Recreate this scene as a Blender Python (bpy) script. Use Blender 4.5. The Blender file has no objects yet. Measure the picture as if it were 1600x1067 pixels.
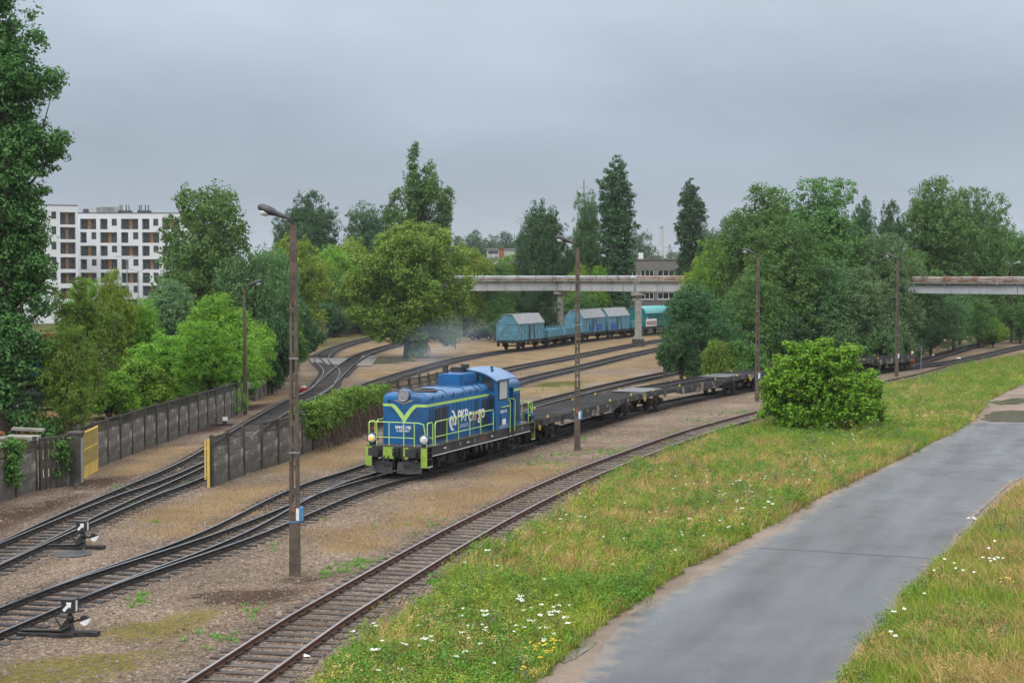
import bpy, bmesh, math, random
import numpy as np
from mathutils import Vector, Matrix
random.seed(7)
C = bpy.data.collections.new('scene'); bpy.context.scene.collection.children.link(C)
scn = bpy.context.scene
# ---------------------------------------------------------------- camera, world, sun, exposure
F, CZ, PIT = 2450.0, 8.7, math.radians(2.31)
cd = bpy.data.cameras.new('camera'); cam = bpy.data.objects.new('camera', cd); C.objects.link(cam)
cd.lens = 36*F/1600; cd.sensor_width = 36; cd.clip_end = 6000; cd.clip_start = 0.5
cam.location = (0, 0, CZ); cam.rotation_euler = (math.pi/2-PIT, 0, 0); scn.camera = cam
scn.view_settings.view_transform = 'Standard'; scn.view_settings.look = 'None'
scn.view_settings.exposure = 0.15; scn.view_settings.gamma = 1
SUN_EL, SUN_AZ = math.radians(48), math.radians(215)
wd = bpy.data.worlds.new('World'); scn.world = wd; wd.use_nodes = True
nt = wd.node_tree; N = nt.nodes; L = nt.links; N.clear()
out = N.new('ShaderNodeOutputWorld'); bg = N.new('ShaderNodeBackground')
sky = N.new('ShaderNodeTexSky'); sky.sky_type = 'NISHITA'; sky.sun_disc = False
sky.sun_elevation = SUN_EL; sky.sun_rotation = SUN_AZ
tc = N.new('ShaderNodeTexCoord'); sep = N.new('ShaderNodeSeparateXYZ'); L.new(tc.outputs['Generated'], sep.inputs[0])
ramp = N.new('ShaderNodeValToRGB'); cr = ramp.color_ramp
cr.elements[0].position = 0.0; cr.elements[0].color = (3.35, 3.85, 4.4, 1)
cr.elements[1].position = 1.0; cr.elements[1].color = (20.6, 20.6, 20.6, 1)
for p_, c_ in ((0.05, (2.85, 3.35, 4.0, 1)), (0.11, (3.1, 3.65, 4.35, 1)), (0.18, (4.3, 4.95, 5.7, 1)), (0.32, (9.9, 10.3, 10.8, 1)), (0.5, (16, 16.2, 16.5, 1))):
    e = cr.elements.new(p_); e.color = c_
L.new(sep.outputs['Z'], ramp.inputs[0])
mp = N.new('ShaderNodeMapping'); mp.inputs['Scale'].default_value = (2.0, 2.0, 6.0); mp.inputs['Rotation'].default_value = (0.10, 0.06, 0)
L.new(tc.outputs['Generated'], mp.inputs[0])
nz = N.new('ShaderNodeTexNoise'); nz.inputs['Scale'].default_value = 1.7; nz.inputs['Detail'].default_value = 6; nz.inputs['Roughness'].default_value = 0.52
L.new(mp.outputs[0], nz.inputs[0])
mr = N.new('ShaderNodeMapRange'); mr.inputs[1].default_value = 0.3; mr.inputs[2].default_value = 0.7
mr.inputs[3].default_value = 0.84; mr.inputs[4].default_value = 1.15; L.new(nz.outputs[0], mr.inputs[0])
mul = N.new('ShaderNodeVectorMath'); mul.operation = 'MULTIPLY'; L.new(ramp.outputs[0], mul.inputs[0]); L.new(mr.outputs[0], mul.inputs[1])
mx = N.new('ShaderNodeMixRGB'); mx.inputs[0].default_value = 0.93; L.new(sky.outputs[0], mx.inputs[1]); L.new(mul.outputs[0], mx.inputs[2])
L.new(mx.outputs[0], bg.inputs[0]); bg.inputs[1].default_value = 0.115; L.new(bg.outputs[0], out.inputs[0])
sd = bpy.data.lights.new('sun', 'SUN'); sd.energy = 1.4; sd.angle = math.radians(25); sd.color = (1, .97, .93)
so = bpy.data.objects.new('sun', sd); C.objects.link(so); so.rotation_euler = (math.radians(42), 0, math.radians(-35))

# ---------------------------------------------------------------- helpers
def ray(px, py):
    u = (px-800)/F; v = -(py-533.5)/F
    return Vector((u, math.cos(PIT)+v*math.sin(PIT), -math.sin(PIT)+v*math.cos(PIT)))
def G(px, py, z=0.0):
    d = ray(px, py); t = (z-CZ)/d.z; return Vector((d.x*t, d.y*t, z))
def W(px, py, D):
    d = ray(px, py); t = D/d.y; return Vector((d.x*t, D, CZ+d.z*t))
def XD(px, D): return Vector(((px-800)/F*D, D, 0))
def tag(o, label=None, cat=None, group=None, kind=None):
    if label: o['label'] = label
    if cat: o['category'] = cat
    if group: o['group'] = group
    if kind: o['kind'] = kind
    return o
def empty(name, loc=(0, 0, 0), rz=0.0, label=None, cat=None, group=None):
    o = bpy.data.objects.new(name, None); C.objects.link(o); o.location = loc; o.rotation_euler = (0, 0, rz)
    o.empty_display_size = .1
    return tag(o, label, cat, group)
KIDS = {}
def link(name, me, parent=None):
    o = bpy.data.objects.new(name, me); C.objects.link(o)
    if parent is not None: o.parent = parent; KIDS.setdefault(parent, []).append(o)
    return o
def copy_tree(o, parent=None, label=None, loc=None, rz=None):
    c = o.copy(); C.objects.link(c)
    if parent is not None: c.parent = parent; KIDS.setdefault(parent, []).append(c)
    if label: c['label'] = label
    if loc is not None: c.location = loc
    if rz is not None: c.rotation_euler = (0, 0, rz)
    for ch in KIDS.get(o, []): copy_tree(ch, c)
    return c

class MB:
    def __init__(s): s.v = []; s.f = []; s.m = []
    def add(s, vs, fs, mi=0):
        b = len(s.v); s.v += [tuple(v) for v in vs]; s.f += [tuple(i+b for i in f) for f in fs]; s.m += [mi]*len(fs); return s
    def box(s, x0, x1, y0, y1, z0, z1, mi=0, M=None):
        vs = [Vector(p) for p in ((x0,y0,z0),(x1,y0,z0),(x1,y1,z0),(x0,y1,z0),(x0,y0,z1),(x1,y0,z1),(x1,y1,z1),(x0,y1,z1))]
        if M is not None: vs = [M @ v for v in vs]
        return s.add(vs, [(0,3,2,1),(4,5,6,7),(0,1,5,4),(1,2,6,5),(2,3,7,6),(3,0,4,7)], mi)
    def beam(s, p, q, w, h, mi=0, up=Vector((0,0,1))):
        p = Vector(p); q = Vector(q); d = (q-p).normalized(); r = d.cross(up)
        if r.length < 1e-4: r = d.cross(Vector((1,0,0)))
        r.normalize(); u = r.cross(d); vs = []
        for c in (p, q):
            for a, b in ((-1,-1),(1,-1),(1,1),(-1,1)): vs.append(c+r*a*w/2+u*b*h/2)
        return s.add(vs, [(0,1,2,3),(7,6,5,4),(0,4,5,1),(1,5,6,2),(2,6,7,3),(3,7,4,0)], mi)
    def tube(s, pts, r, n=8, mi=0, cap=True):
        pts = [Vector(p) for p in pts]; rs = r if isinstance(r, (list, tuple)) else [r]*len(pts); rings = []
        prev = None
        for i, p in enumerate(pts):
            d = (pts[min(i+1, len(pts)-1)]-pts[max(i-1, 0)]).normalized()
            a = prev if prev is not None else (Vector((0,0,1)) if abs(d.z) < .9 else Vector((1,0,0)))
            x = (a - d*a.dot(d)).normalized(); prev = x; y = d.cross(x)
            rings.append([p+(x*math.cos(2*math.pi*k/n)+y*math.sin(2*math.pi*k/n))*rs[i] for k in range(n)])
        vs = [v for rg in rings for v in rg]; fs = []
        for i in range(len(pts)-1):
            for k in range(n): fs.append((i*n+k, i*n+(k+1)%n, (i+1)*n+(k+1)%n, (i+1)*n+k))
        if cap: fs.append(tuple(range(n))[::-1]); fs.append(tuple((len(pts)-1)*n+k for k in range(n)))
        return s.add(vs, fs, mi)
    def cyl(s, p, q, r, n=16, mi=0): return s.tube([p, q], r, n, mi)
    def lathe(s, prof, c, axis='z', n=16, mi=0):
        vs = []; fs = []
        for r, h in prof:
            for k in range(n):
                a = 2*math.pi*k/n; u, w = r*math.cos(a), r*math.sin(a)
                p = {'z': (u, w, h), 'x': (h, u, w), 'y': (u, h, w)}[axis]
                vs.append((c[0]+p[0], c[1]+p[1], c[2]+p[2]))
        for i in range(len(prof)-1):
            for k in range(n): fs.append((i*n+k, i*n+(k+1)%n, (i+1)*n+(k+1)%n, (i+1)*n+k))
        fs.append(tuple(range(n))); fs.append(tuple((len(prof)-1)*n+k for k in range(n)))
        return s.add(vs, fs, mi)
    def prism(s, poly, a0, a1, axis='x', mi=0):
        n = len(poly); vs = []
        for a in (a0, a1):
            for u, w in poly: vs.append({'x': (a, u, w), 'y': (u, a, w), 'z': (u, w, a)}[axis])
        fs = [(k, (k+1) % n, n+(k+1) % n, n+k) for k in range(n)]+[tuple(range(n))[::-1], tuple(range(n, 2*n))]
        return s.add(vs, fs, mi)
    def ball(s, c, r, n=10, mi=0, sc=(1,1,1)):
        vs = []; fs = []; h = n//2
        for i in range(h+1):
            t = math.pi*i/h
            for k in range(n):
                a = 2*math.pi*k/n
                vs.append((c[0]+r*sc[0]*math.sin(t)*math.cos(a), c[1]+r*sc[1]*math.sin(t)*math.sin(a), c[2]+r*sc[2]*math.cos(t)))
        for i in range(h):
            for k in range(n): fs.append((i*n+k, (i+1)*n+k, (i+1)*n+(k+1)%n, i*n+(k+1)%n))
        return s.add(vs, fs, mi)
    def xf(s, M): s.v = [tuple(M @ Vector(v)) for v in s.v]; return s
    def mesh(s, name, mats, smooth=False, bevel=0):
        me = bpy.data.meshes.new(name); me.from_pydata(s.v, [], s.f)
        for m in (mats if isinstance(mats, (list, tuple)) else [mats]): me.materials.append(m)
        me.polygons.foreach_set('material_index', s.m)
        bm = bmesh.new(); bm.from_mesh(me); bmesh.ops.recalc_face_normals(bm, faces=bm.faces)
        if bevel:
            bmesh.ops.remove_doubles(bm, verts=bm.verts, dist=1e-4)
            es = [e for e in bm.edges if e.is_manifold and e.calc_face_angle(0) > .6]
            bmesh.ops.bevel(bm, geom=es, offset=bevel, segments=2, affect='EDGES', clamp_overlap=True)
        bm.to_mesh(me); bm.free()
        if smooth:
            me.polygons.foreach_set('use_smooth', [True]*len(me.polygons)); me.set_sharp_from_angle(angle=math.radians(38))
        me.update(); return me
    def build(s, name, mats, parent=None, smooth=False, bevel=0): return link(name, s.mesh(name, mats, smooth, bevel), parent)

def np_mesh(name, V, Q=None, T=None, mats=(), qm=None):
    me = bpy.data.meshes.new(name); V = np.asarray(V, dtype=np.float32); me.vertices.add(len(V)); me.vertices.foreach_set('co', V.ravel())
    nq = 0 if Q is None else len(Q); ntri = 0 if T is None else len(T)
    loops = []; starts = []
    if nq: loops.append(np.asarray(Q, dtype=np.int32).ravel()); starts.append(np.arange(nq, dtype=np.int32)*4)
    if ntri: loops.append(np.asarray(T, dtype=np.int32).ravel()); starts.append(nq*4+np.arange(ntri, dtype=np.int32)*3)
    lp = np.concatenate(loops); me.loops.add(len(lp)); me.loops.foreach_set('vertex_index', lp)
    me.polygons.add(nq+ntri); me.polygons.foreach_set('loop_start', np.concatenate(starts))
    for m in mats: me.materials.append(m)
    me.update(calc_edges=True); me.validate() if False else None
    return me

# ---------------------------------------------------------------- materials
def lin(c): return tuple(((x/255)/12.92 if x/255 <= .04045 else ((x/255+.055)/1.055)**2.4) for x in c)+(1,)
def mat(name, c1, c2=None, scale=3.0, rough=.7, metal=0.0, bump=0.0, bscale=None, detail=5, c3=None, s3=.6, t3=(.55, .7), spec=None, stretch=None, objrand=0.0, island=0.0):
    m = bpy.data.materials.new(name); m.use_nodes = True; t = m.node_tree; n = t.nodes; l = t.links
    b = n['Principled BSDF']; b.inputs['Roughness'].default_value = rough; b.inputs['Metallic'].default_value = metal
    if spec is None and rough > .55: spec = .22
    if spec is not None: b.inputs['Specular IOR Level'].default_value = spec
    c2 = c2 or tuple(x*.8 for x in c1)
    tcn = n.new('ShaderNodeTexCoord'); mpn = n.new('ShaderNodeMapping'); l.new(tcn.outputs['Object'], mpn.inputs[0])
    if stretch: mpn.inputs['Scale'].default_value = stretch
    no = n.new('ShaderNodeTexNoise'); no.inputs['Scale'].default_value = scale; no.inputs['Detail'].default_value = detail; no.inputs['Roughness'].default_value = .62
    l.new(mpn.outputs[0], no.inputs[0])
    r = n.new('ShaderNodeValToRGB'); r.color_ramp.elements[0].position = .36; r.color_ramp.elements[1].position = .64
    r.color_ramp.elements[0].color = tuple(c2)[:3]+(1,); r.color_ramp.elements[1].color = tuple(c1)[:3]+(1,); l.new(no.outputs[0], r.inputs[0])
    col = r.outputs[0]
    if c3:
        n3 = n.new('ShaderNodeTexNoise'); n3.inputs['Scale'].default_value = s3; n3.inputs['Detail'].default_value = 6; l.new(mpn.outputs[0], n3.inputs[0])
        r3 = n.new('ShaderNodeMapRange'); r3.inputs[1].default_value = t3[0]; r3.inputs[2].default_value = t3[1]; l.new(n3.outputs[0], r3.inputs[0])
        mxn = n.new('ShaderNodeMixRGB'); l.new(r3.outputs[0], mxn.inputs[0]); l.new(col, mxn.inputs[1]); mxn.inputs[2].default_value = tuple(c3)[:3]+(1,); col = mxn.outputs[0]
    if objrand or island:
        src = n.new('ShaderNodeObjectInfo').outputs['Random'] if objrand else n.new('ShaderNodeNewGeometry').outputs['Random Per Island']
        mrn = n.new('ShaderNodeMapRange'); a = objrand or island; mrn.inputs[3].default_value = 1-a; mrn.inputs[4].default_value = 1+a; l.new(src, mrn.inputs[0])
        vm = n.new('ShaderNodeVectorMath'); vm.operation = 'MULTIPLY'; l.new(col, vm.inputs[0]); l.new(mrn.outputs[0], vm.inputs[1]); col = vm.outputs[0]
    l.new(col, b.inputs['Base Color'])
    if bump:
        nb = n.new('ShaderNodeTexNoise'); nb.inputs['Scale'].default_value = bscale or scale*4; nb.inputs['Detail'].default_value = 6; l.new(mpn.outputs[0], nb.inputs[0])
        bn = n.new('ShaderNodeBump'); bn.inputs['Strength'].default_value = bump; bn.inputs['Distance'].default_value = .03; l.new(nb.outputs[0], bn.inputs['Height']); l.new(bn.outputs[0], b.inputs['Normal'])
    return m
def flat(name, c, rough=.6, metal=0.0, emit=0.0):
    m = mat(name, c, tuple(x*.88 for x in c[:3]), 6, rough, metal)
    if emit:
        b = m.node_tree.nodes['Principled BSDF']; b.inputs['Emission Color'].default_value = tuple(c[:3])+(1,); b.inputs['Emission Strength'].default_value = emit
    return m
def leaf_mat(name, c1, c2, trans=.22, nscale=.35):
    c1 = tuple(x*1.16 for x in c1); c2 = tuple(x*1.16 for x in c2)
    m = bpy.data.materials.new(name); m.use_nodes = True; t = m.node_tree; n = t.nodes; l = t.links; n.clear()
    o = n.new('ShaderNodeOutputMaterial'); g = n.new('ShaderNodeNewGeometry'); oi = n.new('ShaderNodeObjectInfo'); tcn = n.new('ShaderNodeTexCoord')
    no = n.new('ShaderNodeTexNoise'); no.inputs['Scale'].default_value = nscale; no.inputs['Detail'].default_value = 3; l.new(tcn.outputs['Object'], no.inputs[0])
    ad = n.new('ShaderNodeMath'); ad.operation = 'MULTIPLY_ADD'; l.new(g.outputs['Random Per Island'], ad.inputs[0]); ad.inputs[1].default_value = .55
    s2 = n.new('ShaderNodeMath'); s2.operation = 'SUBTRACT'; l.new(no.outputs[0], s2.inputs[0]); s2.inputs[1].default_value = .28; l.new(s2.outputs[0], ad.inputs[2])
    mxn = n.new('ShaderNodeMixRGB'); l.new(ad.outputs[0], mxn.inputs[0]); mxn.inputs[1].default_value = tuple(c1)[:3]+(1,); mxn.inputs[2].default_value = tuple(c2)[:3]+(1,); mxn.use_clamp = True
    hs = n.new('ShaderNodeHueSaturation'); l.new(mxn.outputs[0], hs.inputs['Color'])
    mrn = n.new('ShaderNodeMapRange'); mrn.inputs[3].default_value = .84; mrn.inputs[4].default_value = 1.18; l.new(oi.outputs['Random'], mrn.inputs[0]); l.new(mrn.outputs[0], hs.inputs['Value'])
    mr2 = n.new('ShaderNodeMapRange'); mr2.inputs[3].default_value = .488; mr2.inputs[4].default_value = .512; l.new(oi.outputs['Random'], mr2.inputs[0]); l.new(mr2.outputs[0], hs.inputs['Hue'])
    d = n.new('ShaderNodeBsdfPrincipled'); d.inputs['Roughness'].default_value = .55; d.inputs['Specular IOR Level'].default_value = .14; l.new(hs.outputs[0], d.inputs['Base Color'])
    tr = n.new('ShaderNodeBsdfTranslucent'); l.new(hs.outputs[0], tr.inputs[0]); ms = n.new('ShaderNodeMixShader'); ms.inputs[0].default_value = trans
    l.new(d.outputs[0], ms.inputs[1]); l.new(tr.outputs[0], ms.inputs[2]); l.new(ms.outputs[0], o.inputs[0]); return m
M_ = {}
M_['steel_dark'] = mat('dark_steel', (.035,.032,.03), (.016,.015,.015), 5, .6, .2, .2, c3=(.075,.05,.035), s3=1.5)
M_['black_frame'] = mat('grimy_black_paint', (.035,.034,.036), (.018,.017,.018), 3, .55, .1, c3=(.07,.06,.052), s3=.8, t3=(.5,.7))
M_['rail_shine'] = mat('polished_rail', (.22,.225,.24), (.13,.135,.15), 8, .38, .8)
M_['rail_dark'] = mat('oily_rail_side', (.040,.034,.032), (.022,.02,.02), 6, .6, .2)
M_['rail_rust'] = mat('rusty_rail_side', (.115,.052,.035), (.07,.035,.026), 6, .8, .1)
M_['rail_shine_rust'] = mat('worn_rusty_rail_top', (.36,.32,.34), (.24,.20,.20), 8, .35, .8)
M_['sleeper_dark'] = mat('oiled_timber', (.036,.031,.030), (.017,.016,.016), 7, .75, 0, .4, stretch=(1,6,6), objrand=.35, c3=(.085,.08,.08), s3=2, t3=(.5,.74))
M_['sleeper_grey'] = mat('weathered_timber', (.105,.088,.078), (.06,.05,.045), 7, .85, 0, .5, stretch=(1,7,7), objrand=.3, c3=(.15,.125,.11), s3=2, t3=(.5,.7))
M_['concrete_dark'] = mat('mossy_dark_concrete', (.085,.078,.068), (.045,.042,.037), 2.5, .9, 0, .4, 20, c3=(.16,.155,.14), s3=.9, t3=(.58,.66))
M_['fence_panel'] = mat('weathered_fence_concrete', (.125,.115,.10), (.07,.064,.056), 1.6, .9, 0, .4, 20, c3=(.23,.22,.20), s3=1.4, t3=(.54,.66), island=.30, stretch=(.6,1,1.6))
M_['fence_top'] = mat('dark_fence_top', (.06,.055,.048), (.035,.032,.028), 1.6, .9, 0, .3, 20, objrand=.25)
M_['concrete'] = mat('old_concrete', (.30,.29,.26), (.2,.195,.17), 2, .85, 0, .2, c3=(.15,.145,.125), s3=.8, t3=(.55,.7))
M_['pole'] = mat('dark_pole_concrete', (.125,.097,.076), (.07,.056,.045), 4, .9, 0, .4, 25, c3=(.13,.13,.10), s3=.5)
M_['blue'] = mat('blue_loco_paint', (.003,.108,.305), (.003,.078,.235), 2.0, .42, 0, c3=(.012,.045,.10), s3=.8, t3=(.50,.75))
M_['blue_roof'] = mat('sooty_blue_paint', (.035,.14,.30), (.02,.095,.22), 2.2, .4, 0, c3=(.10,.085,.085), s3=.5, t3=(.60,.78))
M_['blue_dark'] = mat('dark_blue_panel', (.004,.045,.115), (.004,.035,.085), 2, .5)
M_['grille'] = mat('black_louvre', (.03,.035,.045), (.015,.018,.025), 5, .55)
M_['lime'] = mat('lime_paint', (.40,.60,.15), (.32,.50,.12), 4, .45)
M_['lime_dark'] = mat('dirty_lime_paint', (.30,.45,.06), (.20,.32,.045), 4, .5)
M_['white'] = mat('white_paint', (.74,.74,.74), (.62,.62,.63), 5, .55)
M_['tan'] = mat('tan_lettering', (.50,.40,.30), (.42,.33,.25), 5, .6)
M_['glass'] = mat('dark_glass', (.03,.045,.045), (.02,.03,.03), 2, .1, 0, spec=.8)
M_['curtain'] = mat('window_curtain', (.46,.50,.48), (.30,.33,.33), 3, .6, stretch=(6,6,.6))
M_['lens'] = mat('lamp_lens', (.62,.64,.62), (.4,.42,.42), 8, .12, spec=.8)
M_['lamp_lit'] = flat('lit_lamp_lens', (1.0,.36,.10,1), .3, 0, .8)
M_['red'] = flat('red_paint', (.42,.03,.02,1))
M_['steel_grey'] = mat('galvanised_steel', (.33,.34,.36), (.25,.26,.28), 5, .45, .5)
M_['yellow'] = mat('yellow_paint', (.62,.43,.09), (.50,.34,.08), 3, .6, c3=(.42,.30,.12), s3=1.2)
M_['yellow_clip'] = flat('yellow_fitting', (.46,.34,.06,1))
M_['deck_black'] = mat('dark_wagon_deck', (.016,.0155,.017), (.008,.008,.009), 1.6, .85, 0, .2, c3=(.04,.037,.036), s3=.7)
M_['wagon_side'] = mat('worn_wagon_side', (.052,.049,.048), (.028,.027,.027), 2.5, .65, 0, c3=(.21,.19,.165), s3=1.1, t3=(.58,.66))
M_['steel_sheet'] = mat('grey_steel_sheet', (.12,.125,.14), (.07,.075,.085), 2, .35, .3)
M_['pale_blue'] = mat('faded_blue_boards', (.105,.25,.325), (.07,.18,.245), 1.6, .7, 0, .15, stretch=(1,1,5), c3=(.16,.33,.38), s3=.8)
M_['roof_grey'] = mat('grey_wagon_roof', (.25,.265,.285), (.19,.20,.215), 2, .55, .1, c3=(.22,.22,.22), s3=.8)
M_['teal'] = mat('teal_boards', (.008,.155,.15), (.006,.11,.11), 1.6, .6, stretch=(1,1,5))
M_['teal_roof'] = mat('light_teal_roof', (.10,.36,.38), (.08,.28,.31), 2, .45)
M_['wb_blue'] = mat('blue_patch_paint', (.02,.11,.36), (.015,.08,.26), 3, .6)
M_['render_white'] = mat('white_render', (.60,.61,.63), (.55,.56,.58), .4, .8)
M_['grey_wall'] = mat('grey_brick_wall', (.27,.25,.235), (.215,.20,.19), .8, .9, stretch=(1,1,3))
M_['grey_dark_wall'] = mat('dark_grey_cladding', (.11,.115,.125), (.09,.093,.10), .8, .8)
M_['pale_wall'] = mat('pale_plaster', (.42,.43,.42), (.34,.35,.345), .6, .85)
M_['orange'] = mat('orange_panel', (.62,.30,.08), (.5,.24,.07), 1, .6)
M_['anthracite'] = mat('anthracite_metal', (.055,.058,.065), (.04,.042,.048), 2, .5)
M_['rust_rail'] = mat('rusty_steel', (.22,.105,.065), (.15,.08,.055), 1.8, .8, c3=(.36,.32,.28), s3=.7, t3=(.45,.6))
M_['girder'] = mat('stained_concrete_girder', (.37,.38,.38), (.30,.305,.30), .9, .8, stretch=(1,1,.3), c3=(.22,.22,.205), s3=.8, t3=(.55,.75))
M_['brick'] = mat('red_brick', (.30,.10,.06), (.22,.075,.05), 5, .85)
M_['bark'] = mat('bark', (.075,.058,.044), (.04,.032,.026), 4, .95, 0, .5)
M_['twig'] = mat('brown_twigs', (.115,.075,.06), (.06,.042,.036), 3, .95, island=.4)
M_['orange_vest'] = flat('orange_cloth', (.85,.17,.03,1), .8)
M_['navy'] = flat('navy_cloth', (.03,.04,.08,1), .9)
M_['skin'] = flat('skin', (.45,.25,.17,1), .6)
M_['car_black'] = mat('black_car_paint', (.015,.016,.02), (.012,.013,.016), 2, .2, .2)
M_['car_silver'] = mat('silver_car_paint', (.30,.31,.33), (.27,.28,.30), 2, .25, .5)
M_['tyre'] = flat('tyre_rubber', (.02,.02,.02,1), .9)
M_['box_blue'] = mat('light_blue_box', (.06,.25,.48), (.05,.2,.40), 4, .5)
M_['pipe_silver'] = mat('silver_pipe', (.42,.48,.52), (.34,.39,.42), 2, .35, .4)
# ---------------------------------------------------------------- tracks: centre lines on the ground
def catmull(P, step=.3):
    P = [Vector(p) for p in P]; out_ = []
    for i in range(len(P)-1):
        p0 = P[i-1] if i > 0 else P[0]*2-P[1]; p1 = P[i]; p2 = P[i+1]; p3 = P[i+2] if i+2 < len(P) else P[-1]*2-P[-2]
        n = max(2, int((p2-p1).length/step))
        for k in range(n):
            t = k/n
            out_.append(.5*((2*p1)+(p2-p0)*t+(2*p0-5*p1+4*p2-p3)*t*t+(3*p1-p0-3*p2+p3)*t**3))
    out_.append(P[-1]); return out_
def resample(P, d):
    res = [P[0]]; acc = 0
    for i in range(1, len(P)):
        a, b = P[i-1], P[i]; seg = (b-a).length
        while acc+seg >= d:
            t = (d-acc)/seg; a = a+(b-a)*t; res.append(a); seg = (b-a).length; acc = 0
        acc += seg
    return res
RZ = .19
def near_to_centre(pix):
    P = [G(x, y, RZ) for x, y in pix]; res = []
    for i, p in enumerate(P):
        d = (P[min(i+1, len(P)-1)]-P[max(i-1, 0)]).normalized(); nrm = Vector((-d.y, d.x, 0)); q = p+nrm*.74; q.z = 0; res.append(q)
    return res
def smooth(P, it=3):
    P = [p.copy() for p in P]
    for _ in range(it):
        Q = [p.copy() for p in P]
        for i in range(1, len(P)-1): Q[i] = (P[i-1]+P[i]*2+P[i+1])/4
        P = Q
    return P
def cpx(pix): return [G(x, y, RZ)*1 for x, y in pix]
def z0(P):
    for p in P: p.z = 0
    return P
T1 = near_to_centre([(400,1065),(519,979.2),(580,939.3),(778,819.2),(920,747.2),(1040,699),(1117,671.5),(1195,649),(1290,622.5),(1380,601),(1455,585),(1512,568.5)])
T1 = [T1[0]+(T1[0]-T1[1]).normalized()*k for k in (26, 13)]+T1
LF = Vector((-5.18, 66.8, 0)); TH = math.radians(21.3)       # front of the locomotive and its heading
lx = lambda a, y=0: LF+Vector((math.sin(TH), math.cos(TH), 0))*a
T2n = near_to_centre([(0,987),(180,911),(400,836)])
T2 = [T2n[0]+(T2n[0]-T2n[1]).normalized()*k for k in (24, 12)]+T2n+[lx(-4), lx(2), lx(8), lx(14.2)]
T2 += [Vector(p) for p in ((3.9,91.5,0),(8.2,102.0,0),(13.4,113.0,0),(19.2,123.5,0),(25.2,132.5,0),(31.6,141.6,0),(38.2,150.8,0))]
T2 += z0([G(1500,562,RZ), G(1600,540,RZ), G(1720,519,RZ), G(1900,497,RZ)])
_t2 = catmull(T2)
def branch(base, offs):
    r = []
    for y, o in offs:
        i = min(range(1, len(base)-1), key=lambda j: abs(base[j].y-y)); d = (base[i+1]-base[i-1]).normalized(); r.append(base[i]+Vector((-d.y, d.x, 0))*o)
    return r
T3 = branch(_t2, [(41,0),(45,.12),(49,.35),(53,.68),(57,1.05),(61,1.42),(65,1.8)])+[Vector(p) for p in ((-6.55,69.5,0),(-4.9,77,0),(-2.4,89,0))]+near_to_centre([(822,640),(930,610.5),(1037,586)])+z0([G(1130,566,RZ), G(1250,545,RZ)])
T5n = [G(0,881,RZ), G(140,817,RZ), G(240,774,RZ), G(322,743,RZ)]
T5n = [Vector((p.x-.74, p.y+.13, 0)) for p in T5n]
T5 = [T5n[0]+(T5n[0]-T5n[1]).normalized()*k for k in (20, 10)]+T5n+[Vector((x, y, 0)) for x, y in ((-13.1,82),(-12.3,105),(-11.4,126),(-8.4,150),(-5.0,170),(-.8,184),(2.8,193.5),(5.2,201),(8.6,212),(12.4,222),(16.8,232),(21.2,241),(30,257))]
T4L = branch(catmull(T5), [(44,0),(50,.13),(57,.40),(63,.68),(70,1.0),(77,1.32)])+[Vector(p) for p in ((-14.95,90,0),(-15.1,107,0))]+z0([G(498,609,RZ), G(511,594,RZ), G(518,578,RZ), G(502,560,RZ), G(517,546,RZ), G(556,533,RZ), G(600,524,RZ), G(680,513,RZ)])
T4R = z0([G(480,618,RZ), G(507,600,RZ), G(537,573,RZ), G(563,555,RZ), G(590,545,RZ), G(640,532,RZ)])
T6 = [lx(11)+Vector((-3.5,6,0)), Vector((-3.3,108,0)), Vector((-2.9,124,0))]+near_to_centre([(793,579),(900,557.5),(1032,532)])+z0([G(1150,515,RZ)])
T7 = [lx(7)+Vector((-2.6,5,0)), Vector((-3.0,106,0))]+near_to_centre([(815,597.5),(920,572),(1030,546)])+z0([G(1150,524,RZ)])
T8 = z0([G(1412,572,RZ), G(1460,556,RZ), G(1530,537,RZ), G(1600,520,RZ), G(1750,490,RZ)])
TR = {'t1': T1, 't2': T2, 't3': T3, 't5': T5, 't4l': T4L, 't4r': T4R, 't6': T6, 't7': T7, 't8': T8}
PATH = {k: resample(smooth(catmull(v), 12), .3) for k, v in TR.items()}
PATH['t2'] = resample(smooth(catmull(T2), 60), .3)

RAILP = [(-.07,0),(.07,0),(.07,.018),(.012,.035),(.012,.105),(.036,.115),(.036,.145),(.028,.15),(-.028,.15),(-.036,.145),(-.036,.115),(-.012,.105),(-.012,.035),(-.07,.018)]
def rail_mesh(name, path, off, mats, seg=1.2):
    P = path[::max(1, int(seg/.3))]
    if (path[-1]-P[-1]).length > .05: P = P+[path[-1]]
    n = len(RAILP); V = []; Fc = []; mi = []
    for i, p in enumerate(P):
        d = (P[min(i+1, len(P)-1)]-P[max(i-1, 0)]).normalized(); r = Vector((d.y, -d.x, 0))
        for u, w in RAILP: V.append(p+r*(off+u)+Vector((0, 0, .04+w)))
    for i in range(len(P)-1):
        for k in range(n):
            Fc.append((i*n+k, i*n+(k+1)%n, (i+1)*n+(k+1)%n, (i+1)*n+k)); mi.append(1 if k in (6, 7, 8) else 0)
    Fc.append(tuple(range(n))); mi.append(0); Fc.append(tuple((len(P)-1)*n+k for k in range(n))); mi.append(0)
    mb = MB(); mb.v = [tuple(v) for v in V]; mb.f = Fc; mb.m = mi
    return mb.mesh(name, mats)
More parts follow.
